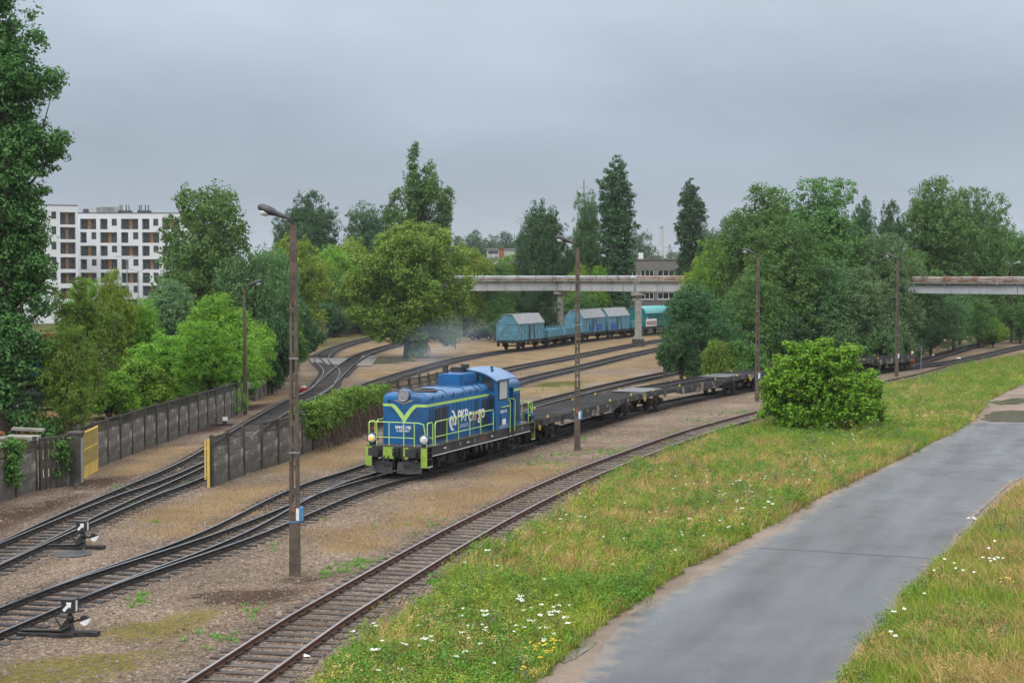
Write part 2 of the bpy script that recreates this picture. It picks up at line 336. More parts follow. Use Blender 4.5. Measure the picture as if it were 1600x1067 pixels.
def sleeper_mesh(m, i, L_=2.5, chair=True):
    mb = MB(); rr = random.Random(i); n = 6; ys = [-.12, .12]
    w = .12+rr.random()*.015
    xs = [-L_/2+L_*k/n for k in range(n+1)]; vs = []
    for x in xs:
        j = rr.uniform(-.008, .008)
        vs += [(x, -w+j, -.06), (x, w+j, -.06), (x, w+j, .045+rr.uniform(-.006,.004)), (x, -w+j, .045+rr.uniform(-.006,.004))]
    fs = []
    for k in range(n):
        for a in range(4): fs.append((k*4+a, k*4+(a+1)%4, k*4+4+(a+1)%4, k*4+4+a))
    fs += [(0,1,2,3), (n*4+3, n*4+2, n*4+1, n*4)]
    mb.add(vs, fs, 0)
    if chair:
        for s in (-1, 1):
            mb.box(s*.74-.17, s*.74+.17, -.07, .07, .04, .058, 1)
            for q in (-1, 1): mb.box(s*.74+q*.10-.028, s*.74+q*.10+.028, -.05, .05, .05, .115, 1)
    return mb.mesh('sleeper', [m, M_['steel_dark']])
SLP = {}
def near_dist(p): return p.y
def track(key, label, dark=True, pitch=.62, sk=None, maxn=100, skip=None, buried=False):
    path = PATH[key]; ms = 'sleeper_dark' if dark else 'sleeper_grey'
    rm = [M_['rail_dark'], M_['rail_shine']] if dark else [M_['rail_rust'], M_['rail_shine_rust']]
    root = empty('railway_track', path[0], 0, label, 'railway track', 'railway tracks of the yard')
    inv = Matrix.Translation(-path[0])
    for s in (-1, 1):
        me = rail_mesh('rail', path, s*.74, rm); me.transform(inv); link('rail', me, root)
    if ms not in SLP: SLP[ms] = [sleeper_mesh(M_[ms], i) for i in range(5)]
    P = resample(path, pitch); cand = []
    for i in range(1, len(P)-1):
        if skip and skip(P[i]): continue
        d = (P[i+1]-P[i-1]).normalized()
        cand.append((P[i], math.atan2(d.x, -d.y)+math.pi/2+math.pi/2))
    cand = [(p, math.atan2(-1, 0)) if False else (p, a) for p, a in cand]
    vis = [c for c in cand if c[0].y > 28]
    vis.sort(key=lambda c: c[0].y); first = vis[:maxn]; rest = vis[maxn:]
    rr = random.Random(len(key)*7+len(P))
    def M4(p, i):
        k = min(range(len(path)), key=lambda j: (path[j]-p).length_squared) if False else 0
        return None
    for p, a in first:
        o = link('sleeper', rr.choice(SLP[ms]), root); o.location = p-path[0]+Vector((0, 0, rr.uniform(-.006, .006))); o.rotation_euler = (rr.uniform(-.015,.015), rr.uniform(-.004,.004), a+rr.uniform(-.025,.025))
    if rest:
        mb = MB()
        for p, a in rest:
            mb.box(-1.25, 1.25, -.12, .12, -.05, .034+rr.uniform(-.005,.005), 0, Matrix.Translation(p-path[0]) @ Matrix.Rotation(a+rr.uniform(-.02,.02), 4, 'Z'))
        tag(mb.build('sleepers', [M_[ms]], root), kind='stuff')
    return root
# ---------------------------------------------------------------- ground
def poly_mask(X, Y, poly):
    ins = np.zeros(X.shape, bool); n = len(poly); j = n-1
    for i in range(n):
        xi, yi = poly[i][0], poly[i][1]; xj, yj = poly[j][0], poly[j][1]
        c = ((yi > Y) != (yj > Y)) & (X < (xj-xi)*(Y-yi)/(yj-yi+1e-12)+xi); ins ^= c; j = i
    return ins
def path_dist(X, Y, path, st=3):
    P = np.array([(p.x, p.y) for p in path[::st]]); d2 = np.full(X.shape, 1e9); side = np.zeros(X.shape)
    for i in range(len(P)-1):
        a, b = P[i], P[i+1]; ab = b-a; l2 = (ab**2).sum()
        sel = (Y > min(a[1], b[1])-4) & (Y < max(a[1], b[1])+4) & (X > min(a[0], b[0])-4) & (X < max(a[0], b[0])+4)
        if not sel.any(): continue
        t = np.clip(((X[sel]-a[0])*ab[0]+(Y[sel]-a[1])*ab[1])/l2, 0, 1)
        dd = (X[sel]-a[0]-t*ab[0])**2+(Y[sel]-a[1]-t*ab[1])**2
        d2[sel] = np.minimum(d2[sel], dd)
    return np.sqrt(d2)
def sstep(a, b, x): t = np.clip((x-a)/(b-a), 0, 1); return t*t*(3-2*t)
def gpoly(pix): return [tuple(G(x, y))[:2] for x, y in pix]
ROAD_L = [(860,1120),(920,1065),(972,1000.5),(993,964),(1094.6,911.6),(1186,853),(1303,780),(1348,757),(1423,715),(1475,685),(1522,659.5)]
ROAD_R = [(1700,659.5),(1660,705),(1600,744.6),(1565,767.6),(1546,786),(1500,835),(1454.5,884),(1378,982),(1353,1010),(1310,1065),(1270,1120)]
MEAD_R = [(772,1120),(838,1067),(876,1034),(912,1004),(960,966),(1014,930),(1074,888),(1126,864),(1221,813),(1287,775),(1347,747),(1404,720),(1458,691),(1496,675),(1522,657),(1545,626),(1600,600),(1700,560)]
MEAD_L = [(1700,540),(1600,558),(1510,572),(1455,590),(1380,608),(1290,631),(1195,662),(1110,684),(1060,706),(990,730),(930,765),(890,790),(860,815),(800,850),(745,862),(700,900),(690,935),(640,955),(600,985),(560,1020),(520,1050),(470,1120)]
VERGE = [(1280,1120),(1316,1067),(1346,1020),(1383,978),(1413,930),(1450,896),(1500,848),(1548,800),(1590,765),(1700,700),(2300,690),(2900,1120)]
WPOLY = {'road': gpoly(ROAD_L+ROAD_R), 'mead': gpoly(MEAD_R+MEAD_L), 'verge': gpoly(VERGE)}
PATCH = [ # px, py, rx, ry, kind, strength
 (330,800,183,20,'dry',.9),(420,772,110,22,'dry',1),(300,830,110,18,'dry',.6),(560,700,85,15,'dry',.9),(500,722,73,18,'dry',.9),(230,730,73,15,'dry',.8),(290,705,85,12,'dry',.9),
 (230,985,90,22,'moss',.8),(300,965,70,18,'moss',.7),(120,1040,130,22,'moss',.9),(60,1060,120,16,'moss',.9),(230,1020,90,14,'moss',.6),(40,885,60,12,'moss',.4),
 (760,775,134,20,'dry',1),(690,800,98,15,'dry',.8),(860,735,85,15,'dry',1),(820,745,73,15,'dry',.9),(560,852,61,15,'dry',.8),(540,835,85,18,'dry',.5),(640,820,73,12,'dry',.6),(650,835,40,8,'moss',.6),
 (70,810,150,34,'dirt',1),(20,850,90,20,'dirt',1),(-40,840,90,30,'dirt',1),(170,780,110,22,'dirt',.95),(210,750,90,18,'dirt',.9),(60,870,60,12,'dirt',.7),(330,700,60,12,'dirt',.6),(260,700,60,10,'dirt',.6),(330,670,60,10,'dirt',.8),(420,930,110,16,'dirt',.8),(360,930,70,14,'dirt',.7),(480,905,60,14,'dirt',.6),
 (700,600,98,8,'dry',1),(900,600,195,18,'dry',1),(960,565,183,12,'dry',1),(850,570,146,9,'dry',1),(1000,600,98,18,'dry',1),(840,606,60,9,'moss',.9),(870,600,60,7,'green',.7),(640,583,73,8,'dry',1),(620,588,50,5,'green',.4),(960,545,146,6,'dry',.9),(820,556,122,5,'dry',.8),
 (690,570,98,8,'dry',.7),(560,585,85,10,'dry',.8),(700,548,60,4,'dirt',.5),(660,560,80,4,'dirt',.8),
 (880,628,70,5,'sand',.9),(960,600,60,5,'sand',.9),(1020,585,50,4,'sand',.8),(780,632,60,5,'sand',.5),
 (1500,545,90,9,'dirt',.8),(1470,528,80,8,'dirt',.9),(1390,545,61,15,'dry',.9),(1420,536,85,8,'dry',.9),(1550,528,60,5,'dirt',.9),(1530,585,40,5,'moss',.5),
 (430,620,49,18,'dry',.9),(410,635,40,12,'dirt',.8),(540,700,61,12,'dry',.8),(1000,655,120,5,'sand',.5),(1150,633,60,5,'sand',.5),
 (450,650,30,20,'sand',.4),(570,512,90,8,'dirt',.4),(60,655,80,8,'green',.8),(80,648,40,3,'brickdust',1),
]
def ground():
    xs = np.concatenate([-np.geomspace(1500, 24, 26), np.arange(-23.6, 46, .38), np.geomspace(47, 1500, 26)])
    ys = np.concatenate([[-40, -10, 5, 15], np.arange(24, 125, .42), np.arange(125.5, 260, 1.3), np.geomspace(262, 3000, 22)])
    X, Y = np.meshgrid(xs, ys); rng = np.random.default_rng(3)
    d = np.full(X.shape, 1e9)
    for k, p in PATH.items(): d = np.minimum(d, path_dist(X, Y, p))
    ball = 1-sstep(1.35, 2.1, d)
    ms = {k: np.zeros(X.shape) for k in ('dry', 'moss', 'green', 'dirt', 'sand', 'brickdust')}
    for px, py, rx, ry, kd, st in PATCH:
        g = G(px, py); ax = (G(px+rx, py)-g).x; ay = (G(px, py-ry).y-G(px, py+ry).y)/2; skew = .32
        q = (((X-g.x-skew*(Y-g.y))/ax)**2+((Y-g.y)/ay)**2); ms[kd] = np.maximum(ms[kd], st*np.exp(-q*.9))
    far = sstep(120, 190, Y); ms['dry'] = np.maximum(ms['dry'], far*.75); ms['green'] = np.maximum(ms['green'], sstep(200, 280, Y)*.9)
    ms['green'] = np.maximum(ms['green'], (X < -21)*sstep(60, 75, Y)*.55)
    inm = poly_mask(X, Y, WPOLY['mead']) | poly_mask(X, Y, WPOLY['verge'])
    ms['green'] = np.maximum(ms['green'], inm*.85)
    gl = sstep(0, 1, (X-(-3+.36*(Y-40)))/6.0)*(Y < 110)
    ms['sand'] = np.maximum(ms['sand'], ((X > (1.5+.36*(Y-33.6))-3) & (Y < 140) & ~inm & (d > 2))*.95)
    Z = (1-ball)*.0+ball*.012+np.where(inm, .03, 0)
    k = (Y < 130) & (np.abs(X) < 50); Z = Z+np.where(k, rng.normal(0, .008, X.shape), 0)
    for key, sc_ in (('road', -.06),): Z = np.where(poly_mask(X, Y, WPOLY['road']), -.03, Z)
    ny, nx = X.shape; V = np.stack([X, Y, Z], -1).reshape(-1, 3); idx = np.arange(nx*ny).reshape(ny, nx)
    Q = np.stack([idx[:-1, :-1], idx[:-1, 1:], idx[1:, 1:], idx[1:, :-1]], -1).reshape(-1, 4)
    me = np_mesh('ground', V, Q, mats=[ground_mat()])
    a1 = me.color_attributes.new('mask_a', 'FLOAT_COLOR', 'POINT'); a2 = me.color_attributes.new('mask_b', 'FLOAT_COLOR', 'POINT')
    A = np.stack([ball, ms['dry'], ms['moss'], np.ones(X.shape)], -1).reshape(-1); B = np.stack([ms['dirt'], ms['sand'], ms['green'], ms['brickdust']], -1).reshape(-1)
    a1.data.foreach_set('color', A.astype(np.float32)); a2.data.foreach_set('color', B.astype(np.float32))
    tag(link('ground', me), kind='structure')
    return
def ground_mat():
    m = bpy.data.materials.new('yard_ground'); m.use_nodes = True; t = m.node_tree; n = t.nodes; l = t.links; b = n['Principled BSDF']; b.inputs['Roughness'].default_value = .92
    b.inputs['Specular IOR Level'].default_value = .05
    tcn = n.new('ShaderNodeTexCoord'); src = tcn.outputs['Object']
    def noise(s, d=6, r=.6):
        q = n.new('ShaderNodeTexNoise'); q.inputs['Scale'].default_value = s; q.inputs['Detail'].default_value = d; q.inputs['Roughness'].default_value = r; l.new(src, q.inputs[0]); return q.outputs[0]
    def ramp_(v, stops):
        q = n.new('ShaderNodeValToRGB'); e = q.color_ramp.elements; e[0].position, e[0].color = stops[0][0], stops[0][1]+(1,); e[1].position, e[1].color = stops[-1][0], stops[-1][1]+(1,)
        for p_, c_ in stops[1:-1]: x = e.new(p_); x.color = c_+(1,)
        l.new(v, q.inputs[0]); return q.outputs[0]
    def mixc(f, a, b_):
        q = n.new('ShaderNodeMixRGB'); l.new(f, q.inputs[0])
        for k, v in ((1, a), (2, b_)):
            if isinstance(v, tuple): q.inputs[k].default_value = v+(1,)
            else: l.new(v, q.inputs[k])
        return q.outputs[0]
    def math_(op, a, b_=None, c_=None):
        q = n.new('ShaderNodeMath'); q.operation = op
        for k, v in enumerate((a, b_, c_)):
            if v is None: continue
            if isinstance(v, (int, float)): q.inputs[k].default_value = v
            else: l.new(v, q.inputs[k])
        return q.outputs[0]
    A = n.new('ShaderNodeAttribute'); A.attribute_name = 'mask_a'; B = n.new('ShaderNodeAttribute'); B.attribute_name = 'mask_b'
    sa = n.new('ShaderNodeSeparateColor'); l.new(A.outputs['Color'], sa.inputs[0]); sb = n.new('ShaderNodeSeparateColor'); l.new(B.outputs['Color'], sb.inputs[0])
    vo = n.new('ShaderNodeTexVoronoi'); vo.inputs['Scale'].default_value = 17; l.new(src, vo.inputs['Vector'])
    sv = n.new('ShaderNodeSeparateColor'); l.new(vo.outputs['Color'], sv.inputs[0])
    n1 = noise(.9); n2 = noise(5.5, 8, .7); n3 = noise(22, 4, .7)
    stone = ramp_(sv.outputs[0], [(0, (.075,.052,.038)), (.35, (.185,.135,.095)), (.7, (.295,.222,.16)), (.93, (.41,.325,.25)), (1, (.56,.48,.40))])
    soil = ramp_(n2, [(.3, (.10,.073,.055)), (.5, (.17,.13,.10)), (.68, (.27,.215,.17))])
    base = mixc(math_('MULTIPLY', math_('GREATER_THAN', sv.outputs[1], .30), .75), soil, stone)
    bst = ramp_(sv.outputs[0], [(0, (.06,.044,.034)), (.5, (.15,.112,.088)), (.85, (.25,.19,.15)), (1, (.38,.32,.27))])
    def edge(v, gain=1.0, amp=.9):   # rough mask edge with noise
        s1 = math_('SUBTRACT', n2, .5); s2 = math_('MULTIPLY_ADD', s1, amp*1.6, v); s3 = math_('SUBTRACT', n1, .5); s4 = math_('MULTIPLY_ADD', s3, amp, s2)
        q = n.new('ShaderNodeMapRange'); q.interpolation_type = 'SMOOTHSTEP'; q.inputs[1].default_value = .34; q.inputs[2].default_value = .62; l.new(s4, q.inputs[0])
        return math_('MULTIPLY', q.outputs[0], math_('MINIMUM', math_('MULTIPLY', v, 6), 1.0))
    dryc = ramp_(n3, [(.3, (.13,.088,.048)), (.5, (.25,.178,.10)), (.7, (.40,.30,.18))])
    mossc = ramp_(n2, [(.3, (.085,.075,.022)), (.5, (.16,.135,.042)), (.7, (.27,.205,.085))])
    grc = ramp_(n2, [(.3, (.045,.055,.014)), (.55, (.10,.105,.028)), (.72, (.21,.17,.075))])
    dirtc = ramp_(n3, [(.3, (.045,.027,.02)), (.55, (.085,.055,.04)), (.75, (.15,.10,.075))])
    sandc = ramp_(n3, [(.25, (.20,.155,.125)), (.5, (.27,.215,.175)), (.75, (.34,.28,.235))])
    c = mixc(edge(sb.outputs[0]), base, dirtc); c = mixc(edge(sa.outputs[2]), c, mossc); c = mixc(edge(sa.outputs[1]), c, dryc)
    c = mixc(edge(sb.outputs[1], amp=.25), c, sandc); c = mixc(edge(sb.outputs[2]), c, grc)
    c = mixc(math_('MULTIPLY', sa.outputs[0], .92), c, bst)
    c = mixc(B.outputs['Alpha'], c, (.30,.12,.07))
    big = n.new('ShaderNodeMapRange'); big.inputs[1].default_value = .35; big.inputs[2].default_value = .65; big.inputs[3].default_value = .60; big.inputs[4].default_value = .95
    l.new(noise(.28, 5), big.inputs[0]); vm = n.new('ShaderNodeVectorMath'); vm.operation = 'MULTIPLY'; l.new(c, vm.inputs[0]); l.new(big.outputs[0], vm.inputs[1])
    l.new(vm.outputs[0], b.inputs['Base Color'])
    bp = n.new('ShaderNodeBump'); bp.inputs['Strength'].default_value = .7; bp.inputs['Distance'].default_value = .045
    l.new(math_('ADD', vo.outputs['Distance'], n3), bp.inputs['Height']); l.new(bp.outputs[0], b.inputs['Normal'])
    return m
ground()
def sheet(name, poly, z, m, kind='structure', rough_edge=.0, seed=0):
    """a thin sheet over the ground with an uneven outline"""
    rr = random.Random(seed); P = []
    for i in range(len(poly)):
        a = Vector(poly[i]); b = Vector(poly[(i+1) % len(poly)]); n = max(1, int((b-a).length/.5)); d = (b-a).normalized() if (b-a).length > 0 else Vector((1,0))
        for k in range(n):
            q = a+(b-a)*k/n; o = math.sin(q.x*1.7+q.y*.9+seed)*.5+math.sin(q.x*.6-q.y*.45)*.6+rr.uniform(-.6,.6); P.append(q+Vector((-d.y, d.x))*o*rough_edge)
    bm = bmesh.new(); vs = [bm.verts.new((p.x, p.y, z)) for p in P]; f = bm.faces.new(vs); bmesh.ops.triangulate(bm, faces=[f]); bmesh.ops.recalc_face_normals(bm, faces=bm.faces)
    for f in bm.faces:
        if f.normal.z < 0: f.normal_flip()
    me = bpy.data.meshes.new(name); bm.to_mesh(me); bm.free(); me.materials.append(m); o = link(name, me); o['kind'] = kind; return o
def asphalt():
    m = bpy.data.materials.new('damp_asphalt'); m.use_nodes = True; t = m.node_tree; n = t.nodes; l = t.links; b = n['Principled BSDF']
    tcn = n.new('ShaderNodeTexCoord'); mp0 = n.new('ShaderNodeMapping'); mp0.inputs['Rotation'].default_value = (0, 0, math.radians(21)); l.new(tcn.outputs['Object'], mp0.inputs[0]); mpn = n.new('ShaderNodeMapping'); mpn.inputs['Scale'].default_value = (1, .13, 1); l.new(mp0.outputs[0], mpn.inputs[0])
    def nz_(s, src, d=5):
        q = n.new('ShaderNodeTexNoise'); q.inputs['Scale'].default_value = s; q.inputs['Detail'].default_value = d; l.new(src, q.inputs[0]); return q.outputs[0]
    a = nz_(.8, mpn.outputs[0], 6); f = nz_(60, tcn.outputs['Object'], 3); g = nz_(.35, tcn.outputs['Object'])
    r = n.new('ShaderNodeValToRGB'); r.color_ramp.elements[0].position = .34; r.color_ramp.elements[0].color = (.030,.032,.038,1); r.color_ramp.elements[1].position = .74; r.color_ramp.elements[1].color = (.078,.083,.095,1); l.new(a, r.inputs[0])
    f2 = n.new('ShaderNodeMapRange'); f2.inputs[1].default_value = .3; f2.inputs[2].default_value = .7; f2.inputs[3].default_value = .82; f2.inputs[4].default_value = 1.2; l.new(f, f2.inputs[0])
    vm = n.new('ShaderNodeVectorMath'); vm.operation = 'MULTIPLY'; l.new(r.outputs[0], vm.inputs[0]); l.new(f2.outputs[0], vm.inputs[1]); vo = n.new('ShaderNodeTexVoronoi'); vo.feature = 'DISTANCE_TO_EDGE'; vo.inputs['Scale'].default_value = .22; wv = n.new('ShaderNodeVectorMath'); wv.operation = 'ADD'; nn_ = n.new('ShaderNodeTexNoise'); nn_.inputs['Scale'].default_value = 1.3; nn_.inputs['Detail'].default_value = 5; l.new(tcn.outputs['Object'], nn_.inputs[0]); l.new(tcn.outputs['Object'], wv.inputs[0]); l.new(nn_.outputs['Color'], wv.inputs[1]); l.new(wv.outputs[0], vo.inputs['Vector'])
    ck = n.new('ShaderNodeMapRange'); ck.inputs[1].default_value = .0015; ck.inputs[2].default_value = .006; ck.inputs[3].default_value = .62; ck.inputs[4].default_value = 1; l.new(vo.outputs['Distance'], ck.inputs[0]); v2 = n.new('ShaderNodeVectorMath'); v2.operation = 'MULTIPLY'; l.new(vm.outputs[0], v2.inputs[0]); l.new(ck.outputs[0], v2.inputs[1])
    ea = n.new('ShaderNodeAttribute'); ea.attribute_name = 'edge'; en = n.new('ShaderNodeMath'); en.operation = 'MULTIPLY_ADD'; e2 = nz_(1.6, tcn.outputs['Object'], 7); l.new(e2, en.inputs[0]); en.inputs[1].default_value = -2.2; l.new(ea.outputs['Fac'], en.inputs[2])
    em = n.new('ShaderNodeMapRange'); em.inputs[1].default_value = -1.05; em.inputs[2].default_value = -.62; em.inputs[3].default_value = .85; em.inputs[4].default_value = 0; l.new(en.outputs[0], em.inputs[0]); mxe = n.new('ShaderNodeMixRGB'); l.new(em.outputs[0], mxe.inputs[0]); l.new(v2.outputs[0], mxe.inputs[1]); mxe.inputs[2].default_value = (.135,.108,.09,1); l.new(mxe.outputs[0], b.inputs['Base Color'])
    rr_ = n.new('ShaderNodeMapRange'); rr_.inputs[1].default_value = .38; rr_.inputs[2].default_value = .65; rr_.inputs[3].default_value = .26; rr_.inputs[4].default_value = .58; l.new(g, rr_.inputs[0]); l.new(rr_.outputs[0], b.inputs['Roughness'])
    bp = n.new('ShaderNodeBump'); bp.inputs['Strength'].default_value = .25; bp.inputs['Distance'].default_value = .01; l.new(f, bp.inputs['Height']); l.new(bp.outputs[0], b.inputs['Normal'])
    return m
M_['asphalt'] = asphalt()
def road():
    Lp = sorted([(p[1], p[0]) for p in gpoly(ROAD_L)]); Rp = sorted([(p[1], p[0]) for p in gpoly(ROAD_R)]); ys = np.arange(30.5, Lp[-1][0]+.01, .4); n = 40
    xl = np.interp(ys, *zip(*Lp)); xr = np.interp(ys, *zip(*Rp)); r = np.random.default_rng(5); k = np.ones(5)/5; xl = xl+np.convolve(r.normal(0, .16, len(ys)), k, 'same')-.25; xr = xr+np.convolve(r.normal(0, .12, len(ys)), k, 'same')
    t = np.linspace(0, 1, n)[None]; X = xl[:, None]*(1-t)+xr[:, None]*t; Y = np.repeat(ys[:, None], n, 1); V = np.stack([X, Y, np.full(X.shape, .012)], -1).reshape(-1, 3); i = np.arange(X.size).reshape(X.shape)
    Q = np.stack([i[:-1, :-1], i[:-1, 1:], i[1:, 1:], i[1:, :-1]], -1).reshape(-1, 4); me = np_mesh('road', V, Q, mats=[M_['asphalt']]); w = (xr-xl)[:, None]
    e = np.minimum(t*w, (1-t)*w*2.2); e = np.minimum(e, (ys[-1]-Y)*.6); at = me.attributes.new('edge', 'FLOAT', 'POINT'); at.data.foreach_set('value', e.ravel().astype(np.float32)); tag(link('road', me), kind='structure')
road()
crk = mat('tar_joint', (.055,.055,.06), (.04,.04,.045), 4, .7)
def strip(name, pts, w, z, m):
    P = [Vector(p) for p in pts]; mb = MB(); vs = []
    for i, p in enumerate(P):
        d = (P[min(i+1, len(P)-1)]-P[max(i-1, 0)]).normalized(); r = Vector((d.y, -d.x, 0)); q = Vector((p.x, p.y, z))
        vs += [q-r*w/2, q+r*w/2]
    mb.add(vs, [(2*i, 2*i+1, 2*i+3, 2*i+2) for i in range(len(P)-1)]); o = mb.build(name, m); o['kind'] = 'structure'; return o
rr = random.Random(5)
jn = [G(1186+ (1455-1186)*k/30, 856+(873-856)*k/30+rr.uniform(-.5,.5)) for k in range(31)]
strip('road_joint', jn, .07, .016, crk)
M_['water'] = mat('puddle_water', (.15,.125,.10), (.11,.095,.075), 1.5, .10, 0, spec=.6)
sheet('puddle', gpoly([(868,1028),(884,1013),(903,1002),(922,1000),(934,1003),(928,1011),(912,1018),(897,1030),(880,1037)]), .022, M_['water'], rough_edge=.05, seed=4)
sheet('puddle', gpoly([(1528,655),(1545,644),(1580,641),(1640,643),(1700,647),(1700,658),(1600,659),(1550,659)]), .022, M_['water'], rough_edge=.25, seed=6)
sheet('puddle', gpoly([(1545,629),(1590,622),(1640,626),(1590,631),(1560,633)]), .022, M_['water'], rough_edge=.2, seed=8)
sheet('puddle', gpoly([(548,568),(575,562),(640,560),(650,564),(600,568)]), .022, M_['water'], rough_edge=.2, seed=9)
# grade crossing slabs
sl = mat('crossing_concrete', (.17,.165,.16), (.125,.12,.115), 1.2, .7, 0, .2)
for q in ([(487,567),(505,567),(497,559),(482,559)], [(512,570),(536,570),(548,560),(500,560)], [(556,572),(580,572),(592,556),(566,556)]):
    sheet('crossing', gpoly(q), .05, sl, rough_edge=.02)
track('t1', 'grey timber siding with rusty rails, nearest the meadow and road', dark=False, pitch=.62)
track('t2', 'dark oily main track running under the blue locomotive and flat wagons')
track('t3', 'branch track leaving the main line before the locomotive, running behind the train', maxn=100, skip=lambda p: p.y < 58)
track('t5', 'track through the fence gap that curves away under the pale blue covered wagons')
track('t4l', 'left branch through the fence gap, curving left into the trees past the crossing', skip=lambda p: p.y < 62)
track('t4r', 'short right branch from the crossing slabs towards the big tree trunk', skip=lambda p: p.y < 136)
track('t6', 'farther of the two tracks in dry grass right behind the cab roof', maxn=1)
track('t7', 'track in dry grass passing just behind the cab side', maxn=1)
track('t8', 'track forking off beyond the last flat wagon towards the right edge', maxn=1)
# ---------------------------------------------------------------- writing
def text_mesh(s, size, m, depth=.004, bold=False, sx=1.0, align='CENTER'):
    cu = bpy.data.curves.new('writing', 'FONT'); cu.body = s; cu.size = size; cu.extrude = depth; cu.align_x = align; cu.align_y = 'CENTER'; cu.space_character = 1.0
    if bold: cu.offset = size*.02
    o = bpy.data.objects.new('tmp', cu); C.objects.link(o); dg = bpy.context.evaluated_depsgraph_get(); me = bpy.data.meshes.new_from_object(o.evaluated_get(dg)); me.name = 'writing'
    bpy.data.objects.remove(o); me.materials.clear(); me.materials.append(m); me.transform(Matrix.Scale(sx, 4, (1,0,0))); return me
def put_text(s, size, m, parent, M, name='lettering', **k):
    me = text_mesh(s, size, m, **k); me.transform(M); return link(name, me, parent)
SIDE = lambda x, y, z: Matrix.Translation((x, y, z)) @ Matrix(((-1,0,0,0),(0,0,1,0),(0,1,0,0),(0,0,0,1)))     # readable from +y, text runs towards -x
FRONT = lambda x, y, z: Matrix.Translation((x, y, z)) @ Matrix(((0,0,1,0),(1,0,0,0),(0,1,0,0),(0,0,0,1)))     # readable from +x, runs towards +y
# ---------------------------------------------------------------- running gear
def wheelset_mesh(r=.5):
    mb = MB()
    for s in (-1, 1):
        mb.lathe([(.06, s*.66), (r*.55, s*.68), (r*.85, s*.70), (r+.03, s*.70), (r+.03, s*.73), (r, s*.74), (r, s*.84), (r*.86, s*.84), (r*.8, s*.80), (r*.3, s*.80), (.12, s*.86), (.12, s*.90)], (0,0,0), 'y', 20)
    mb.cyl((0,-.7,0), (0,.7,0), .08, 10); return mb.mesh('wheel', M_['steel_dark'], True)
WS = {}
def wheels(r):
    if r not in WS: WS[r] = wheelset_mesh(r)
    return WS[r]
def bogie(parent, x, r=.46, wb=1.8, w=1.0):
    mb = MB(); h = wb/2
    for s in (-1, 1):
        y0, y1 = (w, w+.07) if s > 0 else (-w-.07, -w)
        mb.prism([(-h-.45, r+.02), (-h-.35, r+.22), (-.35, r+.28), (.35, r+.28), (h+.35, r+.22), (h+.45, r+.02), (h+.2, r+.02), (.45, r-.16), (-.45, r-.16), (-h-.2, r+.02)], y0, y1, 'y')
        for a in (-h, h):
            mb.box(a-.15, a+.15, s*w-.03+s*.09, s*w+.03+s*.15, r-.17, r+.14); mb.cyl((a, s*(w+.1), r), (a, s*(w+.27), r), .10, 10)
            for q in (-.24, .24): mb.tube([(a+q, s*(w+.13), r-.12), (a+q, s*(w+.13), r+.2)], .062, 8)
        for q in (-.2, 0, .2): mb.tube([(q, s*(w+.12), r-.2), (q, s*(w+.12), r+.18)], .07, 8)
        mb.box(-.4, .4, s*w-.02, s*w+s*.2, r-.26, r-.19)
    mb.box(-.22, .22, -w, w, r-.05, r+.25); mb.box(-h-.5, -h-.42, -w, w, r, r+.12); mb.box(h+.42, h+.5, -w, w, r, r+.12)
    b = mb.build('bogie', M_['steel_dark'], parent); b.location = (x, 0, 0)
    for a in (-h, h): o = link('wheelset', wheels(r), b); o.location = (a, 0, r)
    return b
def buffer_mesh(flatb=False, m='black_frame'):
    mb = MB(); mb.cyl((0,0,0), (.32,0,0), .11, 14); mb.cyl((-.02,0,0), (.05,0,0), .17, 14)
    if flatb: mb.box(.40, .46, -.24, .24, -.17, .17); mb.box(.3, .42, -.13, .13, -.11, .11)
    else: mb.cyl((.3,0,0), (.42,0,0), .08, 12); mb.lathe([(.17,.42),(.22,.44),(.22,.47),(.1,.49)], (0,0,0), 'x', 18)
    return mb.mesh('buffer', M_[m], False)
BUF = {}
def buffers(parent, x, s=1, flatb=False, z=1.05):
    if flatb not in BUF: BUF[flatb] = buffer_mesh(flatb)
    for y in (-.875, .875):
        o = link('buffer', BUF[flatb], parent); o.location = (x, y, z)
        if s < 0: o.rotation_euler = (0, 0, math.pi)
def rounded_box(x0, x1, w, z0, z1, r, n=6, bow=.04):
    """long body with rounded upper edges: section polygon in (y, z)"""
    pts = [(-w, z0), (w, z0), (w, z1-r)]
    for k in range(1, n+1):
        a = math.pi/2*k/n; pts.append((w-r+r*math.cos(a), z1-r+r*math.sin(a)))
    pts.append((0, z1+bow))
    for k in range(n+1):
        a = math.pi/2+math.pi/2*k/n; pts.append((-w+r+r*math.cos(a), z1-r+r*math.sin(a)))
    return pts
